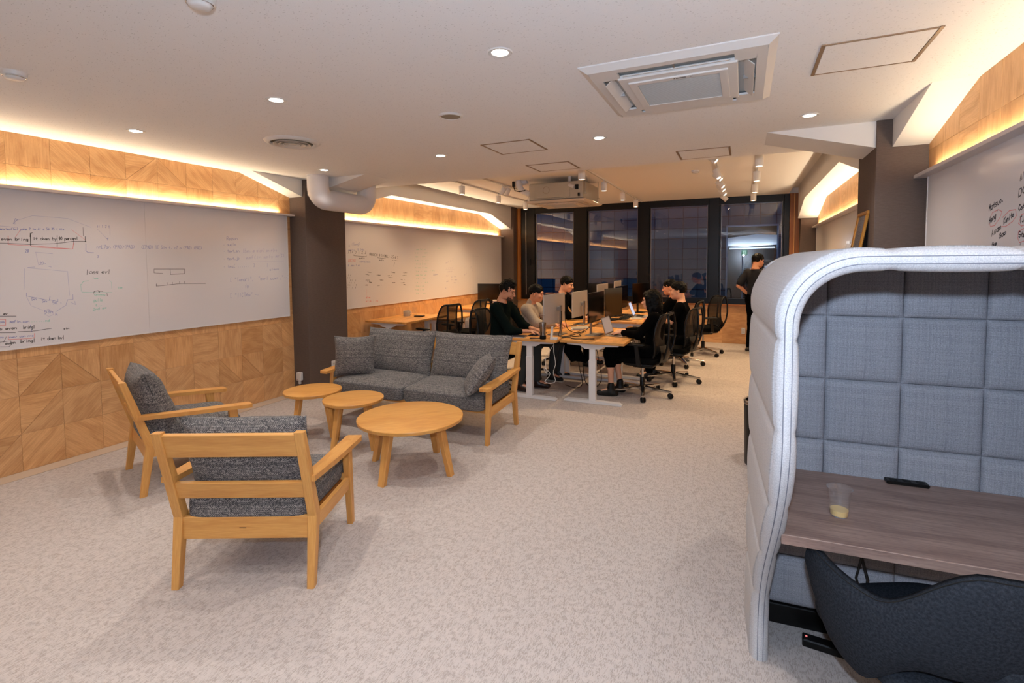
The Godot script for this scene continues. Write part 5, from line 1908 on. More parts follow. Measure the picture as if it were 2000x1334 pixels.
func build_booths() -> void:
	var w := 1.08
	var b := thing("padded_booth", "light grey padded work booth with desk, nearest on the right", "booth", Vector3(0.582, 0, -2.515), deg_to_rad(3.6), "padded work booths")
	booth(b, w)
	again(b, Vector3(0.622, 0, -2.695), PI, "padded booth behind the near one, opening away from the camera")
	# things in the near booth
	var bf := Transform3D(ry(deg_to_rad(3.6)), Vector3(0.582, 0, -2.515))
	var cup := thing("plastic_cup", "clear plastic cup with a little milky coffee on booth desk", "cup", Vector3(0.322, 0.7172, -2.055), 0.0)
	var m := MB.new()
	m.lathe([Vector2(0.0, 0.0), Vector2(0.0265, 0.0), Vector2(0.0285, 0.004), Vector2(0.0335, 0.070), Vector2(0.0350, 0.078), Vector2(0.0375, 0.098), Vector2(0.0405, 0.100), Vector2(0.0405, 0.1015), Vector2(0.0365, 0.0995), Vector2(0.0340, 0.078), Vector2(0.0325, 0.070), Vector2(0.0275, 0.0045), Vector2(0.0, 0.0025)], 40, Vector3.ZERO, Basis.IDENTITY, 0.3)
	part("cup_wall", m, M.cup_plastic, cup)
	m = MB.new()
	m.lathe([Vector2(0.0, 0.003), Vector2(0.0270, 0.005), Vector2(0.0283, 0.024), Vector2(0.0, 0.024)], 36)
	part("coffee", m, M.milk_coffee, cup)
	var box := thing("desk_socket", "flat black power socket strip at the back of booth desk", "socket", bf * Vector3(0.025, 0.717, 0.062), deg_to_rad(3.6))
	part("housing", boxm(Vector3(0, 0.007, 0), Vector3(0.142, 0.014, 0.040), 0.003), M.black_plastic, box)
	for k in 3: part("outlet", boxm(Vector3(-0.045 + 0.045 * k, 0.0145, 0.0), Vector3(0.026, 0.001, 0.022), 0.0), M.dark_gap, box)
	m = MB.new()
	m.tube([Vector3(-0.10, 0.66, 0.075), Vector3(-0.115, 0.55, 0.08), Vector3(-0.13, 0.42, 0.075), Vector3(-0.10, 0.30, 0.08), Vector3(-0.12, 0.15, 0.09), Vector3(-0.20, 0.03, 0.12)].map(func(p): return bf * p), 0.006, 8)
	m.tube([Vector3(-0.11, 0.66, 0.085), Vector3(-0.135, 0.55, 0.075), Vector3(-0.12, 0.42, 0.085), Vector3(-0.14, 0.30, 0.075), Vector3(-0.10, 0.15, 0.095), Vector3(-0.21, 0.03, 0.13)].map(func(p): return bf * p), 0.005, 8)
	single("power_cable", m, M.cable_black, "black power cable hanging below the booth desk", "cable")
	var ps := thing("power_strip", "black power strip on the carpet inside the near booth", "power strip", bf * Vector3(-0.24, 0.0, 0.14), deg_to_rad(3.6) - 0.15)
	part("housing", boxm(Vector3(0, 0.017, 0), Vector3(0.20, 0.034, 0.05), 0.005), M.black_plastic, ps)
	m = MB.new()
	m.box(Vector3(-0.085, 0.035, 0.0), Vector3(0.008, 0.002, 0.006), Basis.IDENTITY, 0.0)
	part("switch_lamp", m, glow("switch_glow", Color(1.0, 0.25, 0.08), 0.6), ps)
	build_shell_chair()
	# behind the booths
	var cab := thing("tall_cabinet", "dark tall cabinet behind the booths carrying a picture frame", "cabinet", Vector3(0.66, 0, -4.83))
	part("body", boxm(Vector3(0, 0.795, 0), Vector3(0.42, 1.59, 0.50), 0.004), M.column_cloth, cab)
	part("door", boxm(Vector3(-0.214, 0.80, 0), Vector3(0.008, 1.50, 0.46), 0.002), M.column_cloth, cab)
	var fr := thing("picture_frame", "gold picture frame leaning against the right column", "picture frame", Vector3(0.806, 1.592, -4.87), 0.0)
	var lean := Basis(Vector3.BACK, -0.165)
	for q in [[Vector3(0, 0.015, 0), Vector3(0.022, 0.03, 0.36)], [Vector3(0, 0.405, 0), Vector3(0.022, 0.03, 0.36)], [Vector3(0, 0.21, -0.165), Vector3(0.022, 0.36, 0.03)], [Vector3(0, 0.21, 0.165), Vector3(0.022, 0.36, 0.03)]]:
		m = MB.new()
		m.box(q[0], q[1], Basis.IDENTITY, 0.005)
		part("frame_bar", m, M.honey_gold, fr).basis = lean
	m = MB.new()
	m.box(Vector3(0.004, 0.21, 0), Vector3(0.006, 0.36, 0.30), Basis.IDENTITY, 0.0)
	part("picture", m, M.porcelain, fr).basis = lean
	m = MB.new()
	m.box(Vector3(-0.003, 0.21, 0), Vector3(0.002, 0.355, 0.30), Basis.IDENTITY, 0.0)
	part("glass", m, M.clear_glass, fr).basis = lean
	var bt := thing("water_bottle", "clear plastic bottle with white cap before the picture frame", "bottle", Vector3(0.742, 1.59, -4.66))
	m = MB.new()
	m.lathe([Vector2(0, 0), Vector2(0.028, 0.0), Vector2(0.032, 0.006), Vector2(0.032, 0.11), Vector2(0.026, 0.135), Vector2(0.012, 0.155), Vector2(0.012, 0.165)], 28)
	part("bottle_wall", m, M.clear_glass, bt)
	m = MB.new()
	m.lathe([Vector2(0.0, 0.160), Vector2(0.0145, 0.160), Vector2(0.0145, 0.178), Vector2(0.013, 0.180), Vector2(0, 0.180)], 24)
	part("cap", m, M.plastic_white, bt)
	m = MB.new()
	m.lathe([Vector2(0.0325, 0.05), Vector2(0.0325, 0.10)], 28)
	part("label", m, M.paper, bt)
	var bin := thing("waste_bin", "black waste bin with metal rim standing behind the booths", "bin", Vector3(0.15, 0, -4.38))
	m = MB.new()
	m.lathe([Vector2(0, 0.0), Vector2(0.115, 0.0), Vector2(0.118, 0.006), Vector2(0.128, 0.49), Vector2(0.120, 0.49), Vector2(0.112, 0.02), Vector2(0, 0.02)], 36)
	part("body", m, M.black_plastic, bin)
	m = MB.new()
	m.lathe([Vector2(0.118, 0.49), Vector2(0.131, 0.488), Vector2(0.131, 0.515), Vector2(0.126, 0.52), Vector2(0.118, 0.515), Vector2(0.118, 0.49)], 36)
	part("rim", m, M.chrome, bin)

# felt shell chair in the near booth, faces -z before turning
func build_shell_chair() -> void:
	var t := thing("felt_armchair", "dark grey felt shell armchair pulled up to the booth desk", "armchair", Vector3(0.575, 0, -1.90), deg_to_rad(27.0))
	# back-and-arm band: sweeps round from the left arm tip over the back to the right arm tip
	var nn := 49
	var thick := 0.036
	var outer := []
	var mid := []
	for k in nn:
		var s := -1.0 + 2.0 * k / (nn - 1)     # -1 left tip, 0 back, 1 right tip
		var a := s * 2.02                        # angle from the back
		var rx := 0.305
		var rz := 0.30
		var px := sin(a) * rx
		var pz := cos(a) * rz if absf(a) < PI / 2 else cos(a) * 0.36
		var e := absf(s)
		# top edge: high at the back, dips at the elbow, rises again to the arm tip
		var top := 0.85 - 0.175 * smoothstep(0.26, 0.60, e) + 0.0 * smoothstep(0.66, 0.95, e)
		var bot := 0.565 - 0.03 * smoothstep(0.1, 0.45, e) - 0.15 * smoothstep(0.40, 0.72, e)
		if e > 0.86:
			var f := (e - 0.86) / 0.14
			bot += 0.16 * f * f
			top -= 0.015 * f * f
		mid.append([Vector3(px, 0, pz), top, bot, a])
	var m := MB.new()
	var g := []
	for k in nn:
		var c: Vector3 = mid[k][0]
		var tp: float = mid[k][1]
		var bt: float = mid[k][2]
		var nrm := Vector3(sin(mid[k][3]), 0, cos(mid[k][3])).normalized()
		var row := []
		var steps := 9
		for j in steps:           # outside, bottom to top
			var f := j / float(steps - 1)
			var y := lerpf(bt, tp, f)
			var lean := nrm * (0.05 * (y - 0.5) / 0.3) * 1.0
			var bow := nrm * 0.018 * sin(PI * f)
			row.append(c + lean + bow + Vector3(0, y, 0) + nrm * thick * 0.5 * (1.0 if j > 0 and j < steps - 1 else 0.55))
		for j in range(steps - 1, -1, -1):   # inside, top to bottom
			var f := j / float(steps - 1)
			var y := lerpf(bt, tp, f)
			var lean := nrm * (0.05 * (y - 0.5) / 0.3)
			var bow := nrm * 0.018 * sin(PI * f)
			row.append(c + lean + bow + Vector3(0, y + (0.006 if j == steps - 1 else (-0.006 if j == 0 else 0.0)), 0) - nrm * thick * 0.5 * (1.0 if j > 0 and j < steps - 1 else 0.55))
		row.append(row[0])
		g.append(row)
	m.grid(g, 1.0, true)
	var e0 := PackedVector3Array()
	var e1 := PackedVector3Array()
	for p in g[0].slice(0, -1): e0.append(p)
	for p in g[-1].slice(0, -1): e1.append(p)
	m.fan(e0, false)
	m.fan(e1, true)
	part("back_and_arms", m, M.felt, t)
	# seam line on the top edge
	m = MB.new()
	var pts := []
	for k in nn: pts.append(g[k][8] + Vector3(0, 0.001, 0))
	m.tube(pts, 0.0018, 5, false)
	part("edge_seam", m, M.dark_gap, t)
	# seat shell, dished, curling up at the back
	m = MB.new()
	m.cushion(Vector3(0, 0.430, -0.02), Vector3(0.56, 0.10, 0.54), Basis(Vector3.RIGHT, -0.04), 0.55, 0.5, 56, 18, -0.25)
	part("seat", m, M.felt, t)
	m = MB.new()
	var f := Field.new(Vector3(-0.30, 0.36, 0.0), Vector3(0.30, 0.72, 0.36), 0.014)
	f.bone(Vector3(0, 0.43, 0.22), Vector3(0, 0.60, 0.315), 0.10, 0.08, 0.03, Vector3(0.55, 1.0, 2.2))
	f.into(m)
	part("back_support", m, M.felt, t)
	m = MB.new()
	for k in 4:
		var a := PI / 4 + PI / 2 * k
		var d := Vector3(cos(a), 0, sin(a))
		m.tube([Vector3(0, 0.30, 0) + d * 0.02, d * 0.12 + Vector3(0, 0.14, 0), d * 0.29 + Vector3(0, 0.03, 0)], 0.013, 10)
	m.lathe([Vector2(0.028, 0.12), Vector2(0.028, 0.385)], 20)
	m.box(Vector3(0, 0.378, 0), Vector3(0.2, 0.012, 0.2), Basis.IDENTITY, 0.003)
	part("swivel_base", m, M.black_plastic, t)
	m = MB.new()
	for k in 4:
		var a := PI / 4 + PI / 2 * k
		m.lathe([Vector2(0, 0), Vector2(0.016, 0.0), Vector2(0.016, 0.022), Vector2(0, 0.022)], 16, Vector3(cos(a) * 0.29, 0, sin(a) * 0.29))
	part("glide", m, M.black_plastic, t)
# ---------------------------------------------------------------- work desks, chairs, screens
func desk(label: String, x: float, z0: float, z1: float, y: float, d: float) -> Node3D:
	var l := absf(z1 - z0)
	var t := thing("standing_desk", label, "desk", Vector3(x, 0, (z0 + z1) * 0.5), 0.0, "height-adjustable desks")
	var m := MB.new()
	m.box(Vector3(0, y - 0.015, 0), Vector3(d, 0.030, l), Basis.IDENTITY, 0.003, Vector2(rnd.randf(), rnd.randf()))
	part("desk_top", m, M.butcher_block, t)
	for s in [-1.0, 1.0]:
		var z: float = s * (l * 0.5 - 0.07)
		m = MB.new()
		m.prism(PackedVector2Array([Vector2(-0.34, 0.006), Vector2(-0.335, 0.002), Vector2(0.335, 0.002), Vector2(0.34, 0.006), Vector2(0.34, 0.014), Vector2(0.31, 0.030), Vector2(0.05, 0.034), Vector2(-0.05, 0.034), Vector2(-0.31, 0.030), Vector2(-0.34, 0.014)]), z - 0.035, z + 0.035)
		part("foot", m, M.desk_white, t)
		m = MB.new()
		m.box(Vector3(0, 0.032 + (y - 0.13) * 0.40, z), Vector3(0.080, (y - 0.13) * 0.80, 0.060), Basis.IDENTITY, 0.004)
		m.box(Vector3(0, y - 0.20, z), Vector3(0.070, 0.26, 0.050), Basis.IDENTITY, 0.004)
		part("leg", m, M.desk_white, t)
		m = MB.new()
		m.prism(PackedVector2Array([Vector2(-0.30, y - 0.032), Vector2(-0.30, y - 0.050), Vector2(-0.14, y - 0.058), Vector2(-0.085, y - 0.092), Vector2(0.085, y - 0.092), Vector2(0.14, y - 0.058), Vector2(0.30, y - 0.050), Vector2(0.30, y - 0.032)]), z - 0.03, z + 0.03)
		part("bracket", m, M.desk_white, t)
	m = MB.new()
	for s in [-1.0, 1.0]: m.box(Vector3(s * 0.055, y - 0.050, 0), Vector3(0.03, 0.034, l - 0.2), Basis.IDENTITY, 0.003)
	part("cross_beam", m, M.desk_white, t)
	return t

func monitor(label: String, at: Vector3, turn: float, w: float, h: float, bottom: float, back: Material, curve: float, arm: Material) -> void:
	# screen faces +z; origin where the foot stands
	var t := thing("monitor", label, "monitor", at, turn, "desktop monitors")
	var n := 14
	var front := []
	var rear := []
	for i in 2:
		var r1 := []
		var r2 := []
		for j in n + 1:
			var f := -1.0 + 2.0 * j / n
			var z := 0.03 + curve * (f * f)
			r1.append(Vector3(f * w * 0.5, bottom + h * i, z))
			r2.append(Vector3(f * w * 0.5, bottom + h * i, z - 0.016 - 0.010 * (1.0 - f * f)))
		front.append(r1)
		rear.append(r2)
	var m := MB.new()
	m.grid(rear, 1.0, true)
	# rim
	for i in 2:
		for j in n:
			if i == 0: m.quad(rear[0][j], rear[0][j + 1], front[0][j + 1], front[0][j])
			else: m.quad(front[1][j], front[1][j + 1], rear[1][j + 1], rear[1][j])
	m.quad(rear[0][0], front[0][0], front[1][0], rear[1][0])
	m.quad(front[0][n], rear[0][n], rear[1][n], front[1][n])
	part("back_shell", m, back, t)
	m = MB.new()
	m.grid(front, 1.0, false)
	part("screen", m, M.screen_dark, t)
	m = MB.new()
	m.box(Vector3(0, bottom + 0.004, 0.034), Vector3(w * 0.6, 0.012, 0.006), Basis.IDENTITY, 0.001)
	part("chin", m, M.black_plastic, t)
	m = MB.new()
	m.box(Vector3(0, (bottom + h * 0.62) * 0.5, -0.045), Vector3(0.042, bottom + h * 0.62, 0.022), Basis.IDENTITY, 0.004)
	part("stand_pole", m, arm, t)
	m = MB.new()
	m.box(Vector3(0, bottom + h * 0.5, -0.022), Vector3(0.06, 0.05, 0.04), Basis.IDENTITY, 0.004)
	part("stand_joint", m, arm, t)
	m = MB.new()
	m.box(Vector3(0, 0.005, 0.0), Vector3(0.24, 0.010, 0.17), Basis.IDENTITY, 0.004)
	part("stand_base", m, arm, t)

func laptop(label: String, at: Vector3, turn: float, lit: Material, lean := 1.22) -> void:
	# keyboard towards +z
	var t := thing("laptop", label, "laptop", at, turn, "laptops")
	part("base", boxm(Vector3(0, 0.008, 0), Vector3(0.31, 0.014, 0.215), 0.003), M.silver, t)
	part("keyboard", boxm(Vector3(0, 0.0155, -0.025), Vector3(0.27, 0.001, 0.10), 0.0), M.black_plastic, t)
	part("touchpad", boxm(Vector3(0, 0.0154, 0.065), Vector3(0.10, 0.0006, 0.06), 0.0), M.monitor_back, t)
	var b := Basis(Vector3.RIGHT, lean - PI / 2)
	var m := MB.new()
	m.box(Vector3(0, 0.108, 0), Vector3(0.31, 0.212, 0.006), Basis.IDENTITY, 0.003)
	var o := part("lid", m, M.silver, t)
	o.transform = Transform3D(b, Vector3(0, 0.014, -0.107))
	m = MB.new()
	m.box(Vector3(0, 0.110, 0.0034), Vector3(0.288, 0.185, 0.001), Basis.IDENTITY, 0.0)
	o = part("screen", m, lit, t)
	o.transform = Transform3D(b, Vector3(0, 0.014, -0.107))

var chair_proto: Node3D

func make_office_chair(label: String, at: Vector3, turn: float) -> Node3D:
	var grp := "black mesh office chairs"
	if chair_proto:
		return again(chair_proto, at, turn, label)
	var t := thing("office_chair", label, "office chair", at, turn, grp)
	var m := MB.new()
	# seat
	m.cushion(Vector3(0, 0.455, -0.01), Vector3(0.49, 0.085, 0.47), Basis.IDENTITY, 0.42, 0.34, 44, 14, 0.1)
	part("seat", m, M.dark_foam, t)
	m = MB.new()
	m.cushion(Vector3(0, 0.41, 0.0), Vector3(0.44, 0.05, 0.40), Basis.IDENTITY, 0.4, 0.4, 32, 10)
	m.box(Vector3(0, 0.375, 0.02), Vector3(0.16, 0.05, 0.24), Basis.IDENTITY, 0.01)
	part("seat_pan", m, M.black_plastic, t)
	m = MB.new()
	m.lathe([Vector2(0.012, 0), Vector2(0.012, 0.09)], 10, Vector3(0.06, 0.375, -0.1), Basis(Vector3.BACK, -PI / 2))
	m.lathe([Vector2(0.0, 0.0), Vector2(0.026, 0.0), Vector2(0.028, 0.004), Vector2(0.028, 0.03), Vector2(0.0, 0.034)], 18, Vector3(0.15, 0.375, -0.1), Basis(Vector3.BACK, -PI / 2))
	part("tension_knob", m, M.black_plastic, t)
	# back
	var prof := [[0.50, 0.215, 0.200], [0.56, 0.238, 0.226], [0.64, 0.243, 0.236], [0.74, 0.236, 0.230], [0.84, 0.245, 0.218], [0.93, 0.268, 0.200], [0.985, 0.295, 0.180], [1.005, 0.325, 0.165]]
	var g := []
	for p in prof:
		var row := []
		for j in 13:
			var f := -1.0 + j / 6.0
			row.append(Vector3(f * p[2], p[0], p[1] - 0.045 * f * f))
		g.append(row)
	m = MB.new()
	m.grid(g, 1.0, false)
	var bk := part("back_mesh", m, M.chair_net, t)
	var left := []
	var right := []
	for p in prof:
		left.append(Vector3(-p[2], p[0], p[1] - 0.045))
		right.append(Vector3(p[2], p[0], p[1] - 0.045))
	var loop := left.duplicate()
	for j in range(1, 12): loop.append(g[-1][j] + Vector3(0, 0.004, 0.004))
	right.reverse()
	loop += right
	for j in range(11, 0, -1): loop.append(g[0][j])
	loop.append(left[0])
	m = MB.new()
	m.tube(loop, 0.0125, 8, false)
	part("back_frame", m, M.black_plastic, t)
	m = MB.new()
	m.box(Vector3(0, 1.003, 0.325), Vector3(0.30, 0.035, 0.022), Basis(Vector3.RIGHT, 0.5), 0.008)
	part("top_rail", m, M.black_plastic, t)
	for s in [-1.0, 1.0]:
		m = MB.new()
		m.tube([Vector3(s * 0.150, 1.0, 0.33), Vector3(s * 0.165, 0.88, 0.345), Vector3(s * 0.175, 0.74, 0.342), Vector3(s * 0.165, 0.62, 0.325), Vector3(s * 0.13, 0.50, 0.285), Vector3(s * 0.08, 0.41, 0.19), Vector3(s * 0.05, 0.385, 0.08)], 0.0135, 8)
		part("back_strut", m, M.black_plastic, t)
		m = MB.new()
		m.bar(Vector3(s * 0.20, 0.405, 0.02), Vector3(s * 0.285, 0.43, 0.03), 0.05, 0.025, 0.05, 0.025, Vector3.BACK, 0.004)
		m.bar(Vector3(s * 0.285, 0.42, 0.03), Vector3(s * 0.295, 0.645, 0.0), 0.022, 0.060, 0.022, 0.050, Vector3.RIGHT, 0.005)
		part("arm_post", m, M.black_plastic, t)
		m = MB.new()
		m.cushion(Vector3(s * 0.295, 0.660, -0.02), Vector3(0.085, 0.030, 0.25), Basis.IDENTITY, 0.5, 0.5, 24, 8)
		part("arm_pad", m, M.black_plastic, t)
	m = MB.new()
	var lum := []
	for i in 7:
		var y := 0.44 + 0.20 * i / 6.0
		var row := []
		for j in 11:
			var f := -1.0 + j / 5.0
			row.append(Vector3(f * (0.15 + 0.05 * sin(PI * i / 6.0)), y, 0.285 + 0.03 * sin(PI * i / 6.0) - 0.05 * f * f))
		lum.append(row)
	m.grid(lum, 1.0, false)
	part("lumbar_shell", m, M.black_plastic, t)
	# column and base
	m = MB.new()
	m.lathe([Vector2(0.030, 0.10), Vector2(0.030, 0.22), Vector2(0.027, 0.225)], 20)
	part("column_sleeve", m, M.black_plastic, t)
	m = MB.new()
	m.lathe([Vector2(0.016, 0.20), Vector2(0.016, 0.37)], 16)
	part("gas_lift", m, M.chrome, t)
	m = MB.new()
	m.lathe([Vector2(0, 0.065), Vector2(0.042, 0.068), Vector2(0.046, 0.08), Vector2(0.044, 0.118), Vector2(0.034, 0.128), Vector2(0.0, 0.128)], 24)
	part("hub", m, M.chrome, t)
	for k in 5:
		var a := TAU * k / 5 + 0.35
		var d := Vector3(cos(a), 0, sin(a))
		m = MB.new()
		m.bar(d * 0.03 + Vector3(0, 0.102, 0), d * 0.350 + Vector3(0, 0.075, 0), 0.054, 0.042, 0.030, 0.022, d.cross(Vector3.UP), 0.006)
		part("base_arm", m, M.chrome, t)
		m = MB.new()
		var sd := d.cross(Vector3.UP).rotated(Vector3.UP, 0.5)
		var b := Basis(sd.cross(Vector3.UP), sd, Vector3.UP)
		for s in [-1.0, 1.0]:
			m.lathe([Vector2(0, -0.010), Vector2(0.027, -0.010), Vector2(0.032, -0.006), Vector2(0.032, 0.006), Vector2(0.027, 0.010), Vector2(0, 0.010)], 18, d * 0.335 + sd * (s * 0.014) + Vector3(0, 0.0325, 0), b)
		m.lathe([Vector2(0.008, 0.03), Vector2(0.008, 0.072)], 10, d * 0.335)
		part("caster", m, M.black_plastic, t)
	chair_proto = t
	return t

func cable(pts: Array, r: float, mt: Material, label: String) -> void:
	var c := Curve3D.new()
	for k in pts.size():
		var tg: Vector3 = (pts[mini(k + 1, pts.size() - 1)] - pts[maxi(k - 1, 0)]) / 6.0
		c.add_point(pts[k], -tg, tg)
	c.bake_interval = 0.03
	var m := MB.new()
	m.tube(Array(c.get_baked_points()), r, 6)
	single("cable", m, mt, label, "cable", Vector3.ZERO, 0.0, "desk cables")

func build_office() -> void:
	var net := mat("chair_net", Color(0.025, 0.024, 0.025, 0.86), 0.7)
	net.transparency = BaseMaterial3D.TRANSPARENCY_ALPHA
	desk("oak standing desk at the near left of the centre block", -2.30, -5.41, -6.72, 0.72, 0.71)
	desk("oak standing desk at the near right, in front of the woman", -1.55, -5.48, -6.74, 0.72, 0.75)
	desk("oak standing desk second along on the left of the block", -2.30, -6.80, -8.05, 0.72, 0.71)
	desk("raised oak standing desk second along on the right, with cables", -1.55, -6.86, -8.10, 0.80, 0.75)
	desk("oak standing desk at the far left of the centre block", -2.30, -8.14, -9.40, 0.72, 0.71)
	desk("oak standing desk at the far right of the centre block", -1.55, -8.20, -9.44, 0.74, 0.75)
	desk("oak wall desk nearest the sofa with mugs on it", -4.71, -5.80, -6.93, 0.78, 0.74)
	desk("lower oak wall desk in the middle of the wall row", -4.71, -6.99, -8.06, 0.70, 0.74)
	desk("oak wall desk farthest along the left wall", -4.71, -8.12, -9.42, 0.77, 0.74)
	# monitors: the left row faces -x, the right row faces +x
	monitor("silver-backed curved monitor in front of the bearded man", Vector3(-2.10, 0.72, -5.90), -PI / 2 - 0.10, 0.60, 0.36, 0.145, M.monitor_back, 0.022, M.silver)
	monitor("silver-backed monitor in front of the man in beige fleece", Vector3(-2.12, 0.72, -6.98), -PI / 2 - 0.06, 0.60, 0.36, 0.12, M.monitor_back, 0.0, M.silver)
	monitor("silver-backed monitor in front of the third man on the left", Vector3(-2.02, 0.72, -7.88), -PI / 2 - 0.05, 0.55, 0.37, 0.18, M.monitor_back, 0.0, M.silver)
	monitor("silver-backed monitor farthest along the left desk row", Vector3(-2.02, 0.72, -8.95), -PI / 2, 0.50, 0.34, 0.22, M.monitor_back, 0.0, M.silver)
	monitor("black monitor on silver stand beside the woman's laptop", Vector3(-1.66, 0.72, -6.02), PI / 2 - 0.05, 0.60, 0.355, 0.175, M.black_plastic, 0.0, M.silver)
	monitor("black monitor at the near end of the raised desk", Vector3(-1.68, 0.80, -7.02), PI / 2 - 0.35, 0.42, 0.40, 0.05, M.black_plastic, 0.0, M.black_plastic)
	monitor("black monitor second along the raised desk", Vector3(-1.72, 0.80, -7.72), PI / 2 - 0.10, 0.56, 0.34, 0.11, M.black_plastic, 0.0, M.black_plastic)
	monitor("black monitor on the far right desk", Vector3(-1.62, 0.74, -8.80), PI / 2 - 0.35, 0.56, 0.34, 0.17, M.black_plastic, 0.0, M.black_plastic)
	monitor("black monitor on the wall desk behind the bearded man", Vector3(-4.72, 0.77, -9.18), 0.16, 0.55, 0.36, 0.06, M.black_plastic, 0.0, M.black_plastic)
	monitor("black monitor standing on the far left desk end", Vector3(-2.42, 0.72, -9.22), -PI / 2 + 1.5, 0.5, 0.34, 0.16, M.black_plastic, 0.0, M.black_plastic)
	var ls := glow("laptop_screen", Color(0.30, 0.36, 0.50), 0.16)
	var ls2 := glow("laptop_screen_bright", Color(0.62, 0.78, 1.0), 0.55)
	laptop("silver laptop under the woman's hands", Vector3(-1.385, 0.72, -6.10), PI / 2 - 0.08, ls, 1.28)
	laptop("small laptop with bright screen on the raised desk", Vector3(-1.36, 0.80, -7.55), PI / 2 + 0.1, ls2, 1.20)
	# near-end clutter
	var t := thing("notebook", "dark navy notebook on the near left desk corner", "notebook", Vector3(-2.50, 0.72, -5.52), 0.12)
	part("cover", boxm(Vector3(0, 0.010, 0), Vector3(0.255, 0.003, 0.165), 0.001), M.navy_cover, t)
	part("pages", boxm(Vector3(0, 0.005, 0), Vector3(0.250, 0.007, 0.160), 0.0), M.paper, t)
	part("back_cover", boxm(Vector3(0, 0.001, 0), Vector3(0.255, 0.002, 0.165), 0.0), M.navy_cover, t)
	t = thing("steel_tumbler", "brushed steel tumbler with straw on the near left desk", "tumbler", Vector3(-2.125, 0.72, -5.46))
	var m := MB.new()
	m.lathe([Vector2(0, 0), Vector2(0.036, 0.0), Vector2(0.038, 0.004), Vector2(0.038, 0.042), Vector2(0.036, 0.046)], 32)
	part("rubber_boot", m, M.hair_black, t)
	m = MB.new()
	m.lathe([Vector2(0.036, 0.044), Vector2(0.040, 0.19), Vector2(0.039, 0.196), Vector2(0.035, 0.196), Vector2(0.034, 0.05)], 36)
	part("steel_body", m, M.chrome, t)
	m = MB.new()
	m.lathe([Vector2(0.0, 0.188), Vector2(0.036, 0.188)].map(func(p): return p), 28)
	m.lathe([Vector2(0.0045, 0.18), Vector2(0.0045, 0.285), Vector2(0.0, 0.285)], 10)
	m.box(Vector3(0, 0.285, 0), Vector3(0.06, 0.008, 0.012), Basis.IDENTITY, 0.003)
	part("plunger", m, M.silver, t)
	t = thing("wireless_dock", "white upright charging dock at the near left desk corner", "charging dock", Vector3(-2.000, 0.72, -5.465), 0.1)
	part("foot", boxm(Vector3(0.010, 0.014, 0), Vector3(0.085, 0.028, 0.05), 0.004), M.plastic_white, t)
	m = MB.new()
	m.bar(Vector3(-0.018, 0.026, 0), Vector3(-0.008, 0.150, 0), 0.026, 0.045, 0.020, 0.040, Vector3.RIGHT, 0.004)
	part("upright", m, M.plastic_white, t)
	t = thing("phone", "dark phone lying beside the tumbler", "phone", Vector3(-2.22, 0.72, -5.47), 0.4)
	part("body", boxm(Vector3(0, 0.004, 0), Vector3(0.14, 0.008, 0.07), 0.002), M.screen_dark, t)
	part("camera_bump", boxm(Vector3(-0.05, 0.0085, 0.02), Vector3(0.025, 0.002, 0.025), 0.001), M.black_plastic, t)
	# mugs on the wall desk
	t = thing("mug", "grey ceramic mug on the wall desk", "mug", Vector3(-4.86, 0.78, -6.52))
	m = MB.new()
	m.lathe([Vector2(0, 0), Vector2(0.052, 0.0), Vector2(0.056, 0.006), Vector2(0.056, 0.085), Vector2(0.052, 0.085), Vector2(0.050, 0.01), Vector2(0, 0.01)], 32)
	part("body", m, M.porcelain, t)
	m = MB.new()
	m.tube([Vector3(0.054, 0.07, 0), Vector3(0.083, 0.064, 0), Vector3(0.088, 0.042, 0), Vector3(0.08, 0.022, 0), Vector3(0.054, 0.018, 0)], 0.006, 8)
	part("handle", m, M.porcelain, t)
	t = thing("drinking_glass", "clear drinking glass behind the grey mug", "glass", Vector3(-4.84, 0.78, -6.70))
	m = MB.new()
	m.lathe([Vector2(0, 0), Vector2(0.036, 0.0), Vector2(0.042, 0.13), Vector2(0.040, 0.13), Vector2(0.034, 0.006), Vector2(0, 0.006)], 28)
	part("glass_wall", m, M.clear_glass, t)
	t = thing("wooden_tray", "small brown tray in front of the grey mug", "tray", Vector3(-4.62, 0.78, -6.52), 0.2)
	part("base", boxm(Vector3(0, 0.006, 0), Vector3(0.15, 0.010, 0.09), 0.003), M.brown_leather, t)
	part("lid", boxm(Vector3(0, 0.014, 0), Vector3(0.148, 0.006, 0.088), 0.002), M.brown_leather, t)
	# far wall desk clutter seen past the bearded man
	t = thing("cardboard_box", "small cardboard box on the far wall desk", "box", Vector3(-4.38, 0.77, -9.05), 0.2)
	part("body", boxm(Vector3(0, 0.05, 0), Vector3(0.16, 0.10, 0.12), 0.002), M.card, t)
	part("tape", boxm(Vector3(0, 0.1005, 0), Vector3(0.16, 0.001, 0.03), 0.0), M.porcelain, t)
	t = thing("noodle_cup", "white paper cup with blue and yellow band on the wall desk", "cup", Vector3(-4.50, 0.77, -8.92))
	m = MB.new()
	m.lathe([Vector2(0, 0), Vector2(0.034, 0.0), Vector2(0.045, 0.10), Vector2(0.048, 0.102), Vector2(0.044, 0.104), Vector2(0, 0.104)], 28)
	part("body", m, M.paper, t)
	m = MB.new()
	m.lathe([Vector2(0.0415, 0.06), Vector2(0.0436, 0.08)], 28)
	part("blue_band", m, mat("band_blue", Color(0.13, 0.16, 0.50), 0.6), t)
	m = MB.new()
	m.lathe([Vector2(0.0393, 0.04), Vector2(0.0405, 0.05)], 28)
	part("yellow_band", m, mat("band_yellow", Color(0.85, 0.75, 0.1), 0.6), t)
	t = thing("iced_drink", "plastic cup of dark drink on the far right desk", "cup", Vector3(-1.32, 0.80, -8.02))
	m = MB.new()
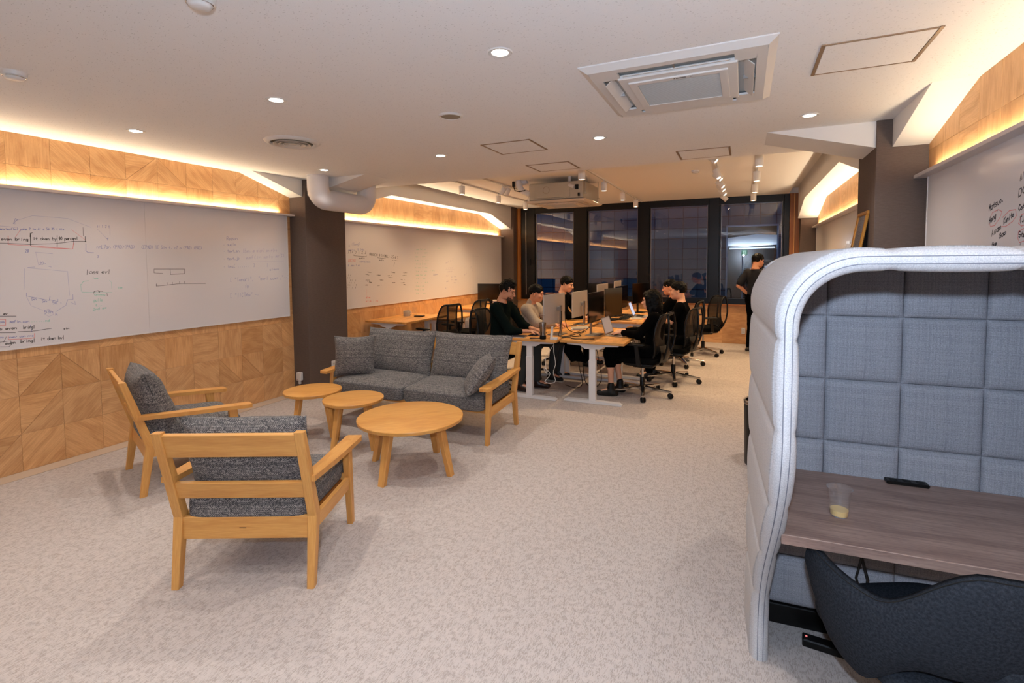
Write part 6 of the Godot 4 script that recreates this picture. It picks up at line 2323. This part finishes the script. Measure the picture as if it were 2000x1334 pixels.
	m.lathe([Vector2(0, 0), Vector2(0.032, 0.0), Vector2(0.040, 0.10), Vector2(0.038, 0.10), Vector2(0.030, 0.004), Vector2(0, 0.004)], 24)
	part("cup_wall", m, M.clear_glass, t)
	m = MB.new()
	m.lathe([Vector2(0, 0.005), Vector2(0.0305, 0.005), Vector2(0.036, 0.07), Vector2(0, 0.07)], 24)
	part("drink", m, M.brown_leather, t)
	# papers and books lying between the monitors
	var pb := [[-2.02, 0.72, -6.45, 0.02, "paper", "small stack of papers behind the silver-backed curved monitor"], [-2.00, 0.72, -6.62, 0.012, "paper", "thin white booklet on the left desk row"], [-1.40, 0.80, -7.30, 0.006, "paper", "loose sheet of paper on the raised desk"]]
	for q in pb:
		t = thing("paper_stack", q[5], "papers", Vector3(q[0], q[1], q[2]), 0.3)
		part("lower_sheets", boxm(Vector3(0, q[3] * 0.3, 0), Vector3(0.15, q[3] * 0.6, 0.21), 0.0), M.paper, t)
		part("top_sheet", boxm(Vector3(0.01, q[3] * 0.8, 0.01), Vector3(0.15, q[3] * 0.4, 0.21), 0.0, ry(0.1)), M.porcelain, t)
	t = thing("slim_keyboard", "slim dark keyboard under the bearded man's hands", "keyboard", Vector3(-2.32, 0.72, -5.78), PI / 2)
	part("body", boxm(Vector3(0, 0.006, 0), Vector3(0.30, 0.010, 0.13), 0.002), M.navy_cover, t)
	m = MB.new()
	for i in 11:
		for k in 4: m.box(Vector3(-0.13 + i * 0.026, 0.0125, -0.042 + k * 0.028), Vector3(0.021, 0.003, 0.022), Basis.IDENTITY, 0.001)
	part("keys", m, M.black_plastic, t)
	t = thing("keyboard", "black keyboard at the raised desk", "keyboard", Vector3(-1.55, 0.80, -7.28), PI / 2)
	part("body", boxm(Vector3(0, 0.008, 0), Vector3(0.36, 0.014, 0.12), 0.003), M.black_plastic, t)
	m = MB.new()
	for i in 12:
		for j in 4: m.box(Vector3(-0.165 + i * 0.03, 0.0165, -0.04 + j * 0.026), Vector3(0.024, 0.004, 0.02), Basis.IDENTITY, 0.001)
	part("keys", m, M.hair_black, t)
	# cables
	cable([Vector3(-2.03, 1.02, -5.84), Vector3(-2.025, 0.92, -5.83), Vector3(-2.03, 0.80, -5.80), Vector3(-2.03, 0.726, -5.74), Vector3(-1.96, 0.726, -5.68), Vector3(-1.88, 0.726, -5.78)], 0.0045, M.cable_black, "black cable falling from the silver-backed curved monitor")
	cable([Vector3(-2.03, 1.00, -5.98), Vector3(-2.02, 0.88, -5.98), Vector3(-2.00, 0.78, -6.00), Vector3(-1.93, 0.727, -6.08), Vector3(-1.85, 0.727, -6.20)], 0.0045, M.cable_black, "second black cable behind the silver-backed curved monitor")
	cable([Vector3(-1.95, 0.727, -5.62), Vector3(-1.86, 0.727, -5.66), Vector3(-1.80, 0.727, -5.58), Vector3(-1.68, 0.727, -5.60), Vector3(-1.56, 0.727, -5.66)], 0.005, M.cable_black, "black cable lying loose on the near right desk")
	cable([Vector3(-1.90, 0.727, -5.80), Vector3(-1.82, 0.75, -5.92), Vector3(-1.74, 0.80, -6.05), Vector3(-1.71, 0.88, -6.10)], 0.0045, M.cable_black, "black cable rising to the black monitor")
	cable([Vector3(-1.92, 0.727, -5.86), Vector3(-1.84, 0.727, -5.74), Vector3(-1.78, 0.727, -5.84), Vector3(-1.84, 0.727, -5.98), Vector3(-1.80, 0.74, -6.12)], 0.0045, M.cable_black, "looped black cable between the near monitors")
	cable([Vector3(-1.975, 0.735, -5.44), Vector3(-1.968, 0.60, -5.40), Vector3(-1.955, 0.45, -5.42), Vector3(-1.985, 0.34, -5.43), Vector3(-1.96, 0.24, -5.43), Vector3(-2.05, 0.20, -5.46), Vector3(-2.12, 0.21, -5.50)], 0.0035, M.cable_white, "thin white cable hanging below the charging dock")
	cable([Vector3(-2.12, 0.21, -5.50), Vector3(-2.06, 0.30, -5.52), Vector3(-2.14, 0.37, -5.52), Vector3(-2.09, 0.30, -5.50), Vector3(-2.13, 0.45, -5.55), Vector3(-2.09, 0.56, -5.60), Vector3(-2.06, 0.62, -5.62)], 0.0035, M.cable_white, "bundled white cable under the near left desk")
	cable([Vector3(-1.78, 0.66, -6.0), Vector3(-1.80, 0.40, -6.0), Vector3(-1.78, 0.14, -6.02), Vector3(-1.68, 0.05, -6.04), Vector3(-1.58, 0.16, -6.05), Vector3(-1.62, 0.42, -6.06), Vector3(-1.66, 0.64, -6.05)], 0.005, M.cable_black, "large loop of black cable under the near right desk")
	cable([Vector3(-1.84, 0.66, -6.02), Vector3(-1.86, 0.35, -6.02), Vector3(-1.82, 0.10, -6.04), Vector3(-1.92, 0.012, -6.1), Vector3(-2.1, 0.012, -6.2)], 0.005, M.cable_black, "black cable dropping to the carpet between desks")
	for k in 7:
		var r := RandomNumberGenerator.new()
		r.seed = 200 + k
		var a := Vector3(-1.50 + r.randf_range(-0.18, 0.2), 0.66, -6.3 - k * 0.09)
		var pts := [a]
		for j in 5: pts.append(Vector3(-1.50 + r.randf_range(-0.2, 0.2), r.randf_range(0.40, 0.64), a.z + r.randf_range(-0.06, 0.06)))
		cable(pts, 0.004, M.cable_black, "tangled black cable under the right desks, number %s from the near end" % ["one", "two", "three", "four", "five", "six", "seven"][k])
	for k in 5:
		var r := RandomNumberGenerator.new()
		r.seed = 300 + k
		var a := Vector3(-1.80 + r.randf_range(-0.05, 0.1), 0.807, -7.0 - k * 0.2)
		var pts := [a]
		for j in 4: pts.append(Vector3(-1.62 + r.randf_range(-0.16, 0.24), 0.807, a.z + r.randf_range(-0.12, 0.12)))
		cable(pts, 0.004, M.cable_black, "black cable lying on the raised desk, %s from its near end" % ["first", "second", "third", "fourth", "fifth"][k])
	# floor-level: dark bag hanging under the near right desk
	t = thing("cable_tray", "black cable pouch hanging under the near right desk", "cable tray", Vector3(-1.86, 0.43, -5.80), 0.1)
	m = MB.new()
	m.prism(PackedVector2Array([Vector2(-0.10, 0.235), Vector2(-0.11, 0.10), Vector2(-0.02, -0.02), Vector2(0.05, 0.0), Vector2(0.16, -0.02), Vector2(0.09, 0.12), Vector2(0.10, 0.235)]), -0.04, 0.04)
	part("pouch", m, M.dark_trousers, t)
	part("clip", boxm(Vector3(0, 0.24, 0), Vector3(0.2, 0.02, 0.09), 0.003), M.black_plastic, t)
	# wall plates
	t = thing("motion_sensor", "white box plugged low on the left column", "adapter", Vector3(-5.0, 0.16, -4.52), 0.0)
	part("body", boxm(Vector3(0, 0.06, 0.022), Vector3(0.075, 0.10, 0.045), 0.006), M.plastic_white, t)
	part("neck", boxm(Vector3(0.0, -0.01, 0.02), Vector3(0.025, 0.05, 0.03), 0.004), M.plastic_white, t)
	part("red_mark", boxm(Vector3(-0.015, 0.022, 0.0452), Vector3(0.018, 0.004, 0.001), 0.0), M.red_lamp, t)
	for q in [[Vector3(-4.857, 0.235, -4.92), PI / 2, "white socket plate on the left column, behind the sofa arm"], [Vector3(0.02, 0.20, ZW + 0.001), 0.0, "white socket plate low on the far timber wall"]]:
		t = thing("wall_socket", q[2], "socket", q[0], q[1])
		part("plate", boxm(Vector3(0, 0.06, 0.004), Vector3(0.070, 0.12, 0.008), 0.002), M.plastic_white, t)
		for k in 2: part("outlet", boxm(Vector3(0, 0.04 + 0.04 * k, 0.0085), Vector3(0.03, 0.022, 0.001), 0.0), M.porcelain, t)
	# chairs
	make_office_chair("black mesh office chair the woman sits on", Vector3(-1.09, 0, -6.12), PI / 2 - 0.08)
	make_office_chair("black mesh office chair of the man in black tee", Vector3(-0.84, 0, -7.02), PI / 2 - 0.1)
	make_office_chair("black mesh office chair farthest along the right desk row", Vector3(-0.88, 0, -8.20), PI / 2 + 0.1)
	make_office_chair("black mesh office chair of the bearded man", Vector3(-2.86, 0, -5.80), -PI / 2)
	make_office_chair("black mesh office chair of the man in beige fleece", Vector3(-2.78, 0, -6.52), -PI / 2)
	make_office_chair("black mesh office chair of the third man on the left", Vector3(-2.72, 0, -7.62), -PI / 2)
	make_office_chair("empty black mesh office chair at the nearest wall desk", Vector3(-4.18, 0, -6.35), PI / 2 - 0.12)
	make_office_chair("empty black mesh office chair at the middle wall desk", Vector3(-4.18, 0, -7.30), PI / 2 - 0.05)
	make_office_chair("empty black mesh office chair by the windows, right of the desks", Vector3(-0.62, 0, -9.30), PI / 2 + 0.5)
# ---------------------------------------------------------------- people (face +x before turning, right side at +z)
func ball(c: Vector3, r: Vector3, b := Basis.IDENTITY) -> MB:
	var m := MB.new()
	m.cushion(c, r * 2.0, b, 1.0, 1.0, 16, 10)
	return m

func head_field(wide: float) -> Field:
	var f := Field.new(Vector3(-0.15, -0.16, -0.12), Vector3(0.16, 0.16, 0.12), 0.0062)
	f.ell(Vector3(-0.012, 0.030, 0), Vector3(0.096, 0.090, 0.076 * wide), 0.02)
	f.ell(Vector3(0.034, -0.036, 0), Vector3(0.060, 0.082, 0.058 * wide), 0.03)
	f.ell(Vector3(0.058, -0.094, 0), Vector3(0.031, 0.022, 0.030), 0.03)
	f.ell(Vector3(0.0, -0.07, 0.045 * wide), Vector3(0.035, 0.03, 0.016), 0.03)
	f.ell(Vector3(0.0, -0.07, -0.045 * wide), Vector3(0.035, 0.03, 0.016), 0.03)
	f.ell(Vector3(0.082, 0.020, 0), Vector3(0.018, 0.013, 0.046), 0.014)
	f.ell(Vector3(0.066, -0.034, 0.036), Vector3(0.026, 0.022, 0.020), 0.02)
	f.ell(Vector3(0.066, -0.034, -0.036), Vector3(0.026, 0.022, 0.020), 0.02)
	for s in [-1.0, 1.0]:
		f.cut_ell(Vector3(0.104, -0.002, s * 0.032), Vector3(0.014, 0.010, 0.017), 0.008)
	f.bone(Vector3(0.092, 0.004, 0), Vector3(0.116, -0.036, 0), 0.007, 0.0115, 0.012)
	f.bone(Vector3(0.106, -0.040, -0.010), Vector3(0.106, -0.040, 0.010), 0.0085, 0.0085, 0.008)
	f.ell(Vector3(0.094, -0.064, 0), Vector3(0.011, 0.0075, 0.022), 0.008)
	f.ell(Vector3(0.092, -0.077, 0), Vector3(0.010, 0.007, 0.019), 0.008)
	for s in [-1.0, 1.0]:
		f.ell(Vector3(-0.010, -0.014, s * 0.077 * wide), Vector3(0.019, 0.031, 0.008), 0.008, Basis(Vector3.UP, s * 0.35) * Basis(Vector3.BACK, 0.2))
	f.bone(Vector3(-0.030, -0.05, 0), Vector3(-0.055, -0.17, 0), 0.050, 0.052, 0.03)
	return f

func hand_into(mb: MB, wrist: Vector3, dir: Vector3, down: Vector3, side: float, curl: float, sc := 1.0) -> void:
	var fw := dir.normalized()
	var dn := (down - fw * down.dot(fw)).normalized()
	var lat := fw.cross(dn).normalized() * side     # towards the thumb
	var f := Field.new(wrist - Vector3(0.13, 0.10, 0.13), wrist + Vector3(0.22, 0.12, 0.13), 0.0052)
	f.bone(wrist - fw * 0.05, wrist + fw * 0.012, 0.024 * sc, 0.021 * sc, 0.01)
	f.bone(wrist + fw * 0.02 + lat * 0.012, wrist + fw * 0.075 + lat * 0.022, 0.016 * sc, 0.014 * sc, 0.012)
	f.bone(wrist + fw * 0.02 - lat * 0.010, wrist + fw * 0.070 - lat * 0.026, 0.016 * sc, 0.013 * sc, 0.012)
	f.bone(wrist + fw * 0.02, wrist + fw * 0.075, 0.017 * sc, 0.015 * sc, 0.012)
	var ln := [0.074, 0.082, 0.076, 0.060]
	for k in 4:
		var o: Vector3 = wrist + fw * (0.080 - 0.004 * absf(k - 1.2)) + lat * (0.027 - 0.0185 * k)
		var a1 := 0.25 + curl * 0.5
		var a2 := 0.55 + curl
		var d1 := fw * cos(a1) + dn * sin(a1) + lat * (0.10 - 0.07 * k)
		var d2 := fw * cos(a2) + dn * sin(a2) + lat * (0.08 - 0.06 * k)
		var p1: Vector3 = o + d1.normalized() * ln[k] * 0.52 * sc
		var p2: Vector3 = p1 + d2.normalized() * ln[k] * 0.48 * sc
		f.bone(o - fw * 0.012, p1, 0.0092 * sc, 0.0082 * sc, 0.005)
		f.bone(p1, p2, 0.0082 * sc, 0.0070 * sc, 0.004)
	var t0 := wrist + fw * 0.022 + lat * 0.022
	var t1 := t0 + (fw * 0.55 + lat * 0.8 + dn * 0.25).normalized() * 0.040 * sc
	var t2 := t1 + (fw * 0.9 + lat * 0.3 + dn * 0.3).normalized() * 0.034 * sc
	f.bone(t0, t1, 0.0125 * sc, 0.0100 * sc, 0.010)
	f.bone(t1, t2, 0.0098 * sc, 0.0080 * sc, 0.005)
	f.into(mb)

func lerpj(a: Vector3, b: Vector3, f: float) -> Vector3:
	return a.lerp(b, f)

# j: joints; o: looks
func person(label: String, at: Vector3, turn: float, j: Dictionary, o: Dictionary) -> Node3D:
	var t := thing("person", label, "person", at, turn, "people in the office")
	var sk: Material = M[o.skin]
	var s: float = o.get("size", 1.0)
	var lo := Vector3(-0.45, -0.02, -0.42)
	var hi := Vector3(0.85, 1.85 if o.get("standing", false) else 1.35, 0.42)
	# body, one continuous skin
	var body := MB.new()
	var f := Field.new(lo, hi, 0.018)
	var flat := Vector3(1.32, 1.0, 1.0)
	f.bone(j.pelvis, j.chest, 0.118 * s, 0.128 * s, 0.04, flat)
	f.bone(j.neck + Vector3(-0.02, -0.05, 0), j.head + j.hb * Vector3(-0.040, -0.075, 0), 0.058 * s, 0.051 * s, 0.03)
	for q in ["r", "l"]:
		f.bone(j["s" + q], j["e" + q], 0.046 * s, 0.037 * s, 0.04)
		f.bone(j["e" + q], j["w" + q], 0.036 * s, 0.024 * s, 0.02)
		f.bone(j["h" + q], j["k" + q], 0.078 * s, 0.052 * s, 0.04)
		f.bone(j["k" + q], j["a" + q], 0.050 * s, 0.033 * s, 0.03)
		f.bone(j["k" + q].lerp(j["a" + q], 0.25), j["k" + q].lerp(j["a" + q], 0.4), 0.052 * s, 0.045 * s, 0.03)
		f.bone(j["a" + q] + Vector3(0, -0.02, 0), j["t" + q], 0.036, 0.026, 0.02)
	f.bone(j.sr, j.sl, 0.055 * s, 0.055 * s, 0.05)
	f.into(body)
	var hf := head_field(o.get("wide", 1.0))
	var hx := Transform3D(j.hb.scaled(Vector3.ONE * s * o.get("head", 1.0)), j.head)
	hf.into(body, hx)
	if o.get("hands", true):
		for q in ["r", "l"]:
			var fw: Vector3 = j.get("d" + q, (j["w" + q] - j["e" + q]).normalized())
			hand_into(body, j["w" + q], fw, j.get("n" + q, Vector3(0.15, -1, 0)), -1.0 if q == "r" else 1.0, o.get("curl", 0.5), s)
	part("body", body, sk, t)
	# face details
	for z in [-1.0, 1.0]:
		part("eye", ball(hx * Vector3(0.0905, -0.001, z * 0.031), Vector3(0.008, 0.0055, 0.010) * s, j.hb), M.hair_black, t)
		var eb := MB.new()
		eb.bar(hx * Vector3(0.101, 0.020, z * 0.014), hx * Vector3(0.090, 0.022, z * 0.050), 0.006, 0.006, 0.004, 0.004, Vector3.UP, 0.0015)
		part("eyebrow", eb, M.hair_black, t)
	part("mouth", ball(hx * Vector3(0.1005, -0.0705, 0), Vector3(0.004, 0.0022, 0.018) * s, j.hb), M.lip, t)
	# hair
	var hr := Field.new(Vector3(-0.20, -0.34, -0.16), Vector3(0.17, 0.22, 0.16), 0.0075)
	var style: String = o.hair
	hr.ell(Vector3(-0.018, 0.036, 0), Vector3(0.102, 0.095, 0.082), 0.02)
	if style == "tall":
		hr.ell(Vector3(0.008, 0.105, 0), Vector3(0.080, 0.052, 0.064), 0.03)
		hr.ell(Vector3(0.062, 0.086, 0), Vector3(0.034, 0.036, 0.052), 0.02)
	elif style == "long":
		hr.ell(Vector3(-0.045, -0.06, 0), Vector3(0.090, 0.17, 0.096), 0.05)
		hr.bone(Vector3(0.03, 0.04, 0.08), Vector3(0.005, -0.20, 0.085), 0.034, 0.030, 0.03)
		hr.bone(Vector3(0.03, 0.04, -0.08), Vector3(0.005, -0.20, -0.085), 0.034, 0.030, 0.03)
		hr.ell(Vector3(0.035, 0.072, 0), Vector3(0.052, 0.040, 0.072), 0.03)
	else:
		hr.ell(Vector3(0.004, 0.082, 0), Vector3(0.076, 0.038, 0.068), 0.03)
		hr.ell(Vector3(0.060, 0.056, 0), Vector3(0.027, 0.034, 0.058), 0.02)
		if style == "mop": hr.ell(Vector3(0.074, 0.040, 0), Vector3(0.017, 0.034, 0.056), 0.015)
	if style == "long":
		hr.cut_ell(Vector3(0.125, -0.06, 0), Vector3(0.085, 0.110, 0.066), 0.015)
		hr.cut_ell(Vector3(0.10, -0.25, 0), Vector3(0.11, 0.12, 0.075), 0.015)
	else:
		hr.cut_ell(Vector3(0.120, -0.045, 0), Vector3(0.072 + o.get("open", 0.0), 0.088, 0.12), 0.012)
		hr.cut_ell(Vector3(0.080, -0.088, 0), Vector3(0.088, 0.086, 0.13), 0.012)
		for z in [-1.0, 1.0]: hr.cut_ell(Vector3(0.012, -0.055, z * 0.085), Vector3(0.050, 0.060, 0.045), 0.012)
		hr.cut_plane(Vector3(-0.02, -0.060, 0), Vector3(0.45, -1.0, 0).normalized())
	hr.rough(fnl(int(at.z * -100.0), 26.0, 3), 0.014 if style == "tall" else 0.009)
	var hm := MB.new()
	hr.into(hm, hx)
	part("hair", hm, M.hair_black, t)
	if o.get("beard", false):
		var bd := Field.new(Vector3(-0.06, -0.15, -0.09), Vector3(0.13, 0.0, 0.09), 0.0062)
		bd.ell(Vector3(0.034, -0.037, 0), Vector3(0.0622, 0.0842, 0.0602), 0.02)
		bd.ell(Vector3(0.058, -0.094, 0), Vector3(0.0335, 0.0245, 0.032), 0.03)
		bd.cut_ell(Vector3(0.085, -0.025, 0), Vector3(0.050, 0.036, 0.12), 0.01)
		bd.cut_ell(Vector3(0.108, -0.071, 0), Vector3(0.016, 0.012, 0.022), 0.006)
		bd.cut_plane(Vector3(0.0, -0.030, 0), Vector3(0.5, 1.0, 0).normalized())
		bd.cut_plane(Vector3(0.004, -0.05, 0), Vector3(-1.0, 0.1, 0).normalized())
		var bm := MB.new()
		bd.into(bm, hx)
		part("beard", bm, M.beard, t)
	# top
	var tp := Field.new(lo, hi, 0.0145)
	var loose: float = o.get("loose", 0.014)
	tp.bone(j.pelvis + Vector3(0, 0.02, 0), j.chest, 0.128 * s + loose, 0.138 * s + loose, 0.05, flat)
	tp.bone(j.sr + Vector3(0, -0.012, 0), j.sl + Vector3(0, -0.012, 0), 0.058 * s + loose * 0.6, 0.058 * s + loose * 0.6, 0.05)
	tp.bone(j.chest, j.neck + Vector3(-0.02, -0.045, 0), 0.09 * s, 0.066 * s, 0.05)
	for q in ["r", "l"]:
		var sl: float = o.get("sleeve", 1.0)
		var e: Vector3 = j["e" + q]
		if sl < 0.6:
			tp.bone(j["s" + q], lerpj(j["s" + q], e, sl * 1.6), 0.050 * s + loose, 0.050 * s + loose, 0.03)
		else:
			tp.bone(j["s" + q], e, 0.048 * s + loose, 0.042 * s + loose, 0.04)
			tp.bone(e, lerpj(e, j["w" + q], (sl - 0.55) / 0.45 * 0.9), 0.041 * s + loose, 0.031 * s + loose * 0.6, 0.03)
	if o.get("collar", false):
		tp.bone(j.neck + Vector3(-0.03, -0.02, 0), j.neck + Vector3(-0.02, 0.022, 0), 0.068 * s, 0.066 * s, 0.02)
	else:
		tp.cut_ell(j.neck + Vector3(0.015, 0.045, 0), Vector3(0.075, 0.055, 0.075) * s, 0.01)
	tp.rough(fnl(int(at.z * -37.0), 9.0, 3), 0.006)
	var tm := MB.new()
	tp.into(tm)
	part("top", tm, M[o.top], t)
	# lower garment
	var lg := Field.new(lo, hi, 0.0155)
	lg.bone(j.pelvis + Vector3(-0.01, 0, -0.04), j.pelvis + Vector3(-0.01, 0, 0.04), 0.126 * s, 0.126 * s, 0.03, Vector3(1.1, 1.0, 1.0))
	if o.get("skirt", false):
		for q in ["r", "l"]:
			lg.bone(j["h" + q], j["k" + q], 0.105 * s, 0.082 * s, 0.06)
			lg.bone(j["k" + q], j["k" + q].lerp(j["a" + q], 0.30), 0.080 * s, 0.074 * s, 0.05)
		lg.bone(j.hr.lerp(j.hl, 0.5), j.kr.lerp(j.kl, 0.5), 0.10 * s, 0.07 * s, 0.06)
	else:
		for q in ["r", "l"]:
			lg.bone(j["h" + q], j["k" + q], 0.090 * s, 0.068 * s, 0.05)
			lg.bone(j["k" + q], j["k" + q].lerp(j["a" + q], 0.97), 0.066 * s, 0.050 * s, 0.03)
	lg.rough(fnl(int(at.z * -51.0), 8.0, 3), 0.006)
	var lm := MB.new()
	lg.into(lm)
	part("skirt" if o.get("skirt", false) else "trousers", lm, M[o.legs], t)
	# shoes
	for q in ["r", "l"]:
		var a: Vector3 = j["a" + q]
		var to: Vector3 = j["t" + q]
		var sf := Field.new(a.min(to) - Vector3(0.10, 0.12, 0.10), a.max(to) + Vector3(0.12, 0.10, 0.10), 0.0105)
		var fw := ((to - a) * Vector3(1, 0, 1)).normalized()
		var hy := minf(to.y, 0.04)
		var heel := Vector3(a.x, 0.040, a.z) - fw * 0.035
		var tip := Vector3(to.x, 0.032, to.z)
		sf.bone(heel, tip, 0.040, 0.034, 0.02)
		sf.bone(heel + fw * 0.05 + Vector3(0, 0.02, 0), lerpj(heel, tip, 0.6) + Vector3(0, 0.01, 0), 0.040, 0.034, 0.02)
		sf.bone(a + Vector3(0, -0.05, 0), a + Vector3(0, 0.035 if o.get("socks", false) else -0.01, 0), 0.042, 0.041, 0.02)
		sf.cut_plane(Vector3(0, 0.001, 0), Vector3.DOWN)
		var sm := MB.new()
		sf.into(sm)
		var so := part("shoe", sm, M[o.shoes], t)
		if o.has("sole"):
			var sl := MB.new()
			sl.bar(heel - fw * 0.03 + Vector3(0, -0.030, 0), tip + fw * 0.035 + Vector3(0, -0.023, 0), 0.074, 0.018, 0.064, 0.016, fw.cross(Vector3.UP), 0.006)
			part("sole", sl, M[o.sole], so)
	return t

func seated(p: Dictionary) -> Dictionary:
	var dy: float = p.get("dy", 0.0)
	var lean: float = p.get("lean", 0.0)
	var sh: float = p.get("sh", 0.185)
	var j := {}
	j.pelvis = Vector3(0, 0.555, 0)
	j.chest = Vector3(0.03 + lean * 0.7, 0.95 + dy, 0)
	j.neck = Vector3(0.065 + lean, 1.105 + dy, 0)
	j.head = Vector3(0.125 + lean + p.get("hx", 0.0), 1.262 + dy + p.get("hy", 0.0), 0)
	j.hb = Basis(Vector3.UP, p.get("yaw", 0.0)) * Basis(Vector3.BACK, p.get("pitch", -0.12))
	for q in [["r", 1.0], ["l", -1.0]]:
		j["s" + q[0]] = Vector3(0.05 + lean, 1.055 + dy, q[1] * sh)
		j["h" + q[0]] = Vector3(0.02, 0.54, q[1] * 0.085)
	j.er = p.get("er", Vector3(0.22, 0.79, 0.23))
	j.el = p.get("el", Vector3(0.22, 0.79, -0.23))
	j.wr = p.get("wr", Vector3(0.44, 0.768, 0.11))
	j.wl = p.get("wl", Vector3(0.44, 0.768, -0.11))
	j.kr = p.get("kr", Vector3(0.45, 0.53, 0.13))
	j.kl = p.get("kl", Vector3(0.45, 0.53, -0.13))
	j.ar = p.get("ar", Vector3(0.40, 0.10, 0.13))
	j.al = p.get("al", Vector3(0.40, 0.10, -0.13))
	j.tr = p.get("tr", j.ar + Vector3(0.14, -0.06, 0.02))
	j.tl = p.get("tl", j.al + Vector3(0.14, -0.06, -0.02))
	j.dr = Vector3(1, -0.06, -0.25)
	j.dl = Vector3(1, -0.06, 0.25)
	return j

func build_people() -> void:
	person("bearded man in dark green sweater typing at the near left desk", Vector3(-2.86, 0, -5.78), 0.0,
		seated({"er": Vector3(0.26, 0.775, 0.215), "wr": Vector3(0.475, 0.768, 0.10), "el": Vector3(0.24, 0.80, -0.23), "wl": Vector3(0.47, 0.77, -0.09), "pitch": -0.28, "ar": Vector3(0.33, 0.10, 0.06), "al": Vector3(0.46, 0.10, -0.18), "kr": Vector3(0.44, 0.53, 0.10), "kl": Vector3(0.46, 0.53, -0.15)}),
		{"skin": "skin_tan", "hair": "tall", "beard": true, "top": "green_knit", "sleeve": 0.80, "legs": "grey_trousers", "shoes": "brown_leather", "curl": 0.35, "loose": 0.018})
	person("man in beige fleece pullover working on the left row", Vector3(-2.76, 0, -6.52), 0.0,
		seated({"dy": -0.075, "pitch": -0.10, "hx": 0.0}),
		{"skin": "skin_warm", "hair": "mop", "top": "beige_fleece", "sleeve": 1.0, "collar": true, "legs": "grey_trousers", "shoes": "black_shoe", "sole": "porcelain", "loose": 0.02})
	person("young man in black shirt, third on the left row", Vector3(-2.68, 0, -7.62), 0.0,
		seated({"dy": 0.012, "pitch": -0.22, "al": Vector3(0.52, 0.10, -0.1), "ar": Vector3(0.50, 0.10, 0.14)}),
		{"skin": "skin_light", "hair": "short", "top": "black_shirt", "sleeve": 1.0, "legs": "dark_trousers", "shoes": "black_shoe", "open": 0.0})
	var w := seated({"dy": -0.085, "lean": -0.09, "hx": -0.015, "hy": -0.012, "sh": 0.16, "pitch": -0.08, "er": Vector3(0.13, 0.765, 0.20), "el": Vector3(0.13, 0.765, -0.20), "wr": Vector3(0.36, 0.768, 0.10), "wl": Vector3(0.36, 0.768, -0.10), "kr": Vector3(0.47, 0.52, 0.09), "kl": Vector3(0.48, 0.52, -0.13), "ar": Vector3(0.40, 0.10, 0.06), "al": Vector3(0.46, 0.10, -0.17), "tl": Vector3(0.60, 0.035, -0.19)})
	person("woman with long dark hair in black, working on a laptop", Vector3(-0.97, 0, -6.10), PI, w,
		{"skin": "skin_light", "hair": "long", "top": "black_shirt", "sleeve": 0.97, "legs": "dark_trousers", "skirt": true, "shoes": "black_shoe", "socks": true, "size": 0.92, "head": 1.04, "curl": 0.4})
	person("man in black t-shirt with arms on the raised desk", Vector3(-0.76, 0, -7.16), PI,
		seated({"dy": -0.04, "lean": -0.05, "hx": -0.03, "pitch": 0.02, "er": Vector3(0.11, 0.82, 0.23), "el": Vector3(0.11, 0.82, -0.24), "wr": Vector3(0.36, 0.85, 0.08), "wl": Vector3(0.36, 0.85, -0.10)}),
		{"skin": "skin_light", "hair": "short", "top": "black_shirt", "sleeve": 0.45, "legs": "dark_trousers", "shoes": "black_shoe"})
	person("man with dark hair, half hidden at the far right desk", Vector3(-0.97, 0, -8.26), PI,
		seated({"dy": -0.05, "lean": -0.02, "hx": -0.02, "pitch": -0.12}),
		{"skin": "skin_warm", "hair": "mop", "top": "black_shirt", "sleeve": 0.45, "legs": "dark_trousers", "shoes": "black_shoe"})
	var st := {}
	st.pelvis = Vector3(0, 0.96, 0)
	st.chest = Vector3(0.01, 1.31, 0)
	st.neck = Vector3(0.02, 1.47, 0)
	st.head = Vector3(0.05, 1.625, 0)
	st.hb = Basis(Vector3.UP, -0.15) * Basis(Vector3.BACK, -0.15)
	for q in [["r", 1.0], ["l", -1.0]]:
		st["s" + q[0]] = Vector3(0.01, 1.42, q[1] * 0.175)
		st["h" + q[0]] = Vector3(0.0, 0.92, q[1] * 0.085)
		st["k" + q[0]] = Vector3(0.03, 0.50, q[1] * 0.095)
		st["a" + q[0]] = Vector3(-0.02, 0.10, q[1] * 0.10)
		st["t" + q[0]] = Vector3(0.12, 0.04, q[1] * 0.11)
	st.er = Vector3(-0.20, 1.19, 0.24)
	st.wr = Vector3(-0.06, 0.985, 0.155)
	st.dr = Vector3(0.7, -0.6, -0.2)
	st.nr = Vector3(-0.3, -0.3, -1)
	st.el = Vector3(-0.12, 1.18, -0.26)
	st.wl = Vector3(0.06, 0.99, -0.16)
	st.dl = Vector3(0.7, -0.6, 0.2)
	st.nl = Vector3(-0.3, -0.3, 1)
	person("standing man in navy t-shirt with hand on hip by the window", Vector3(0.20, 0, -9.78), 0.85, st,
		{"skin": "skin_warm", "hair": "short", "top": "navy_shirt", "sleeve": 0.5, "legs": "dark_trousers", "shoes": "black_shoe", "sole": "porcelain", "standing": true})
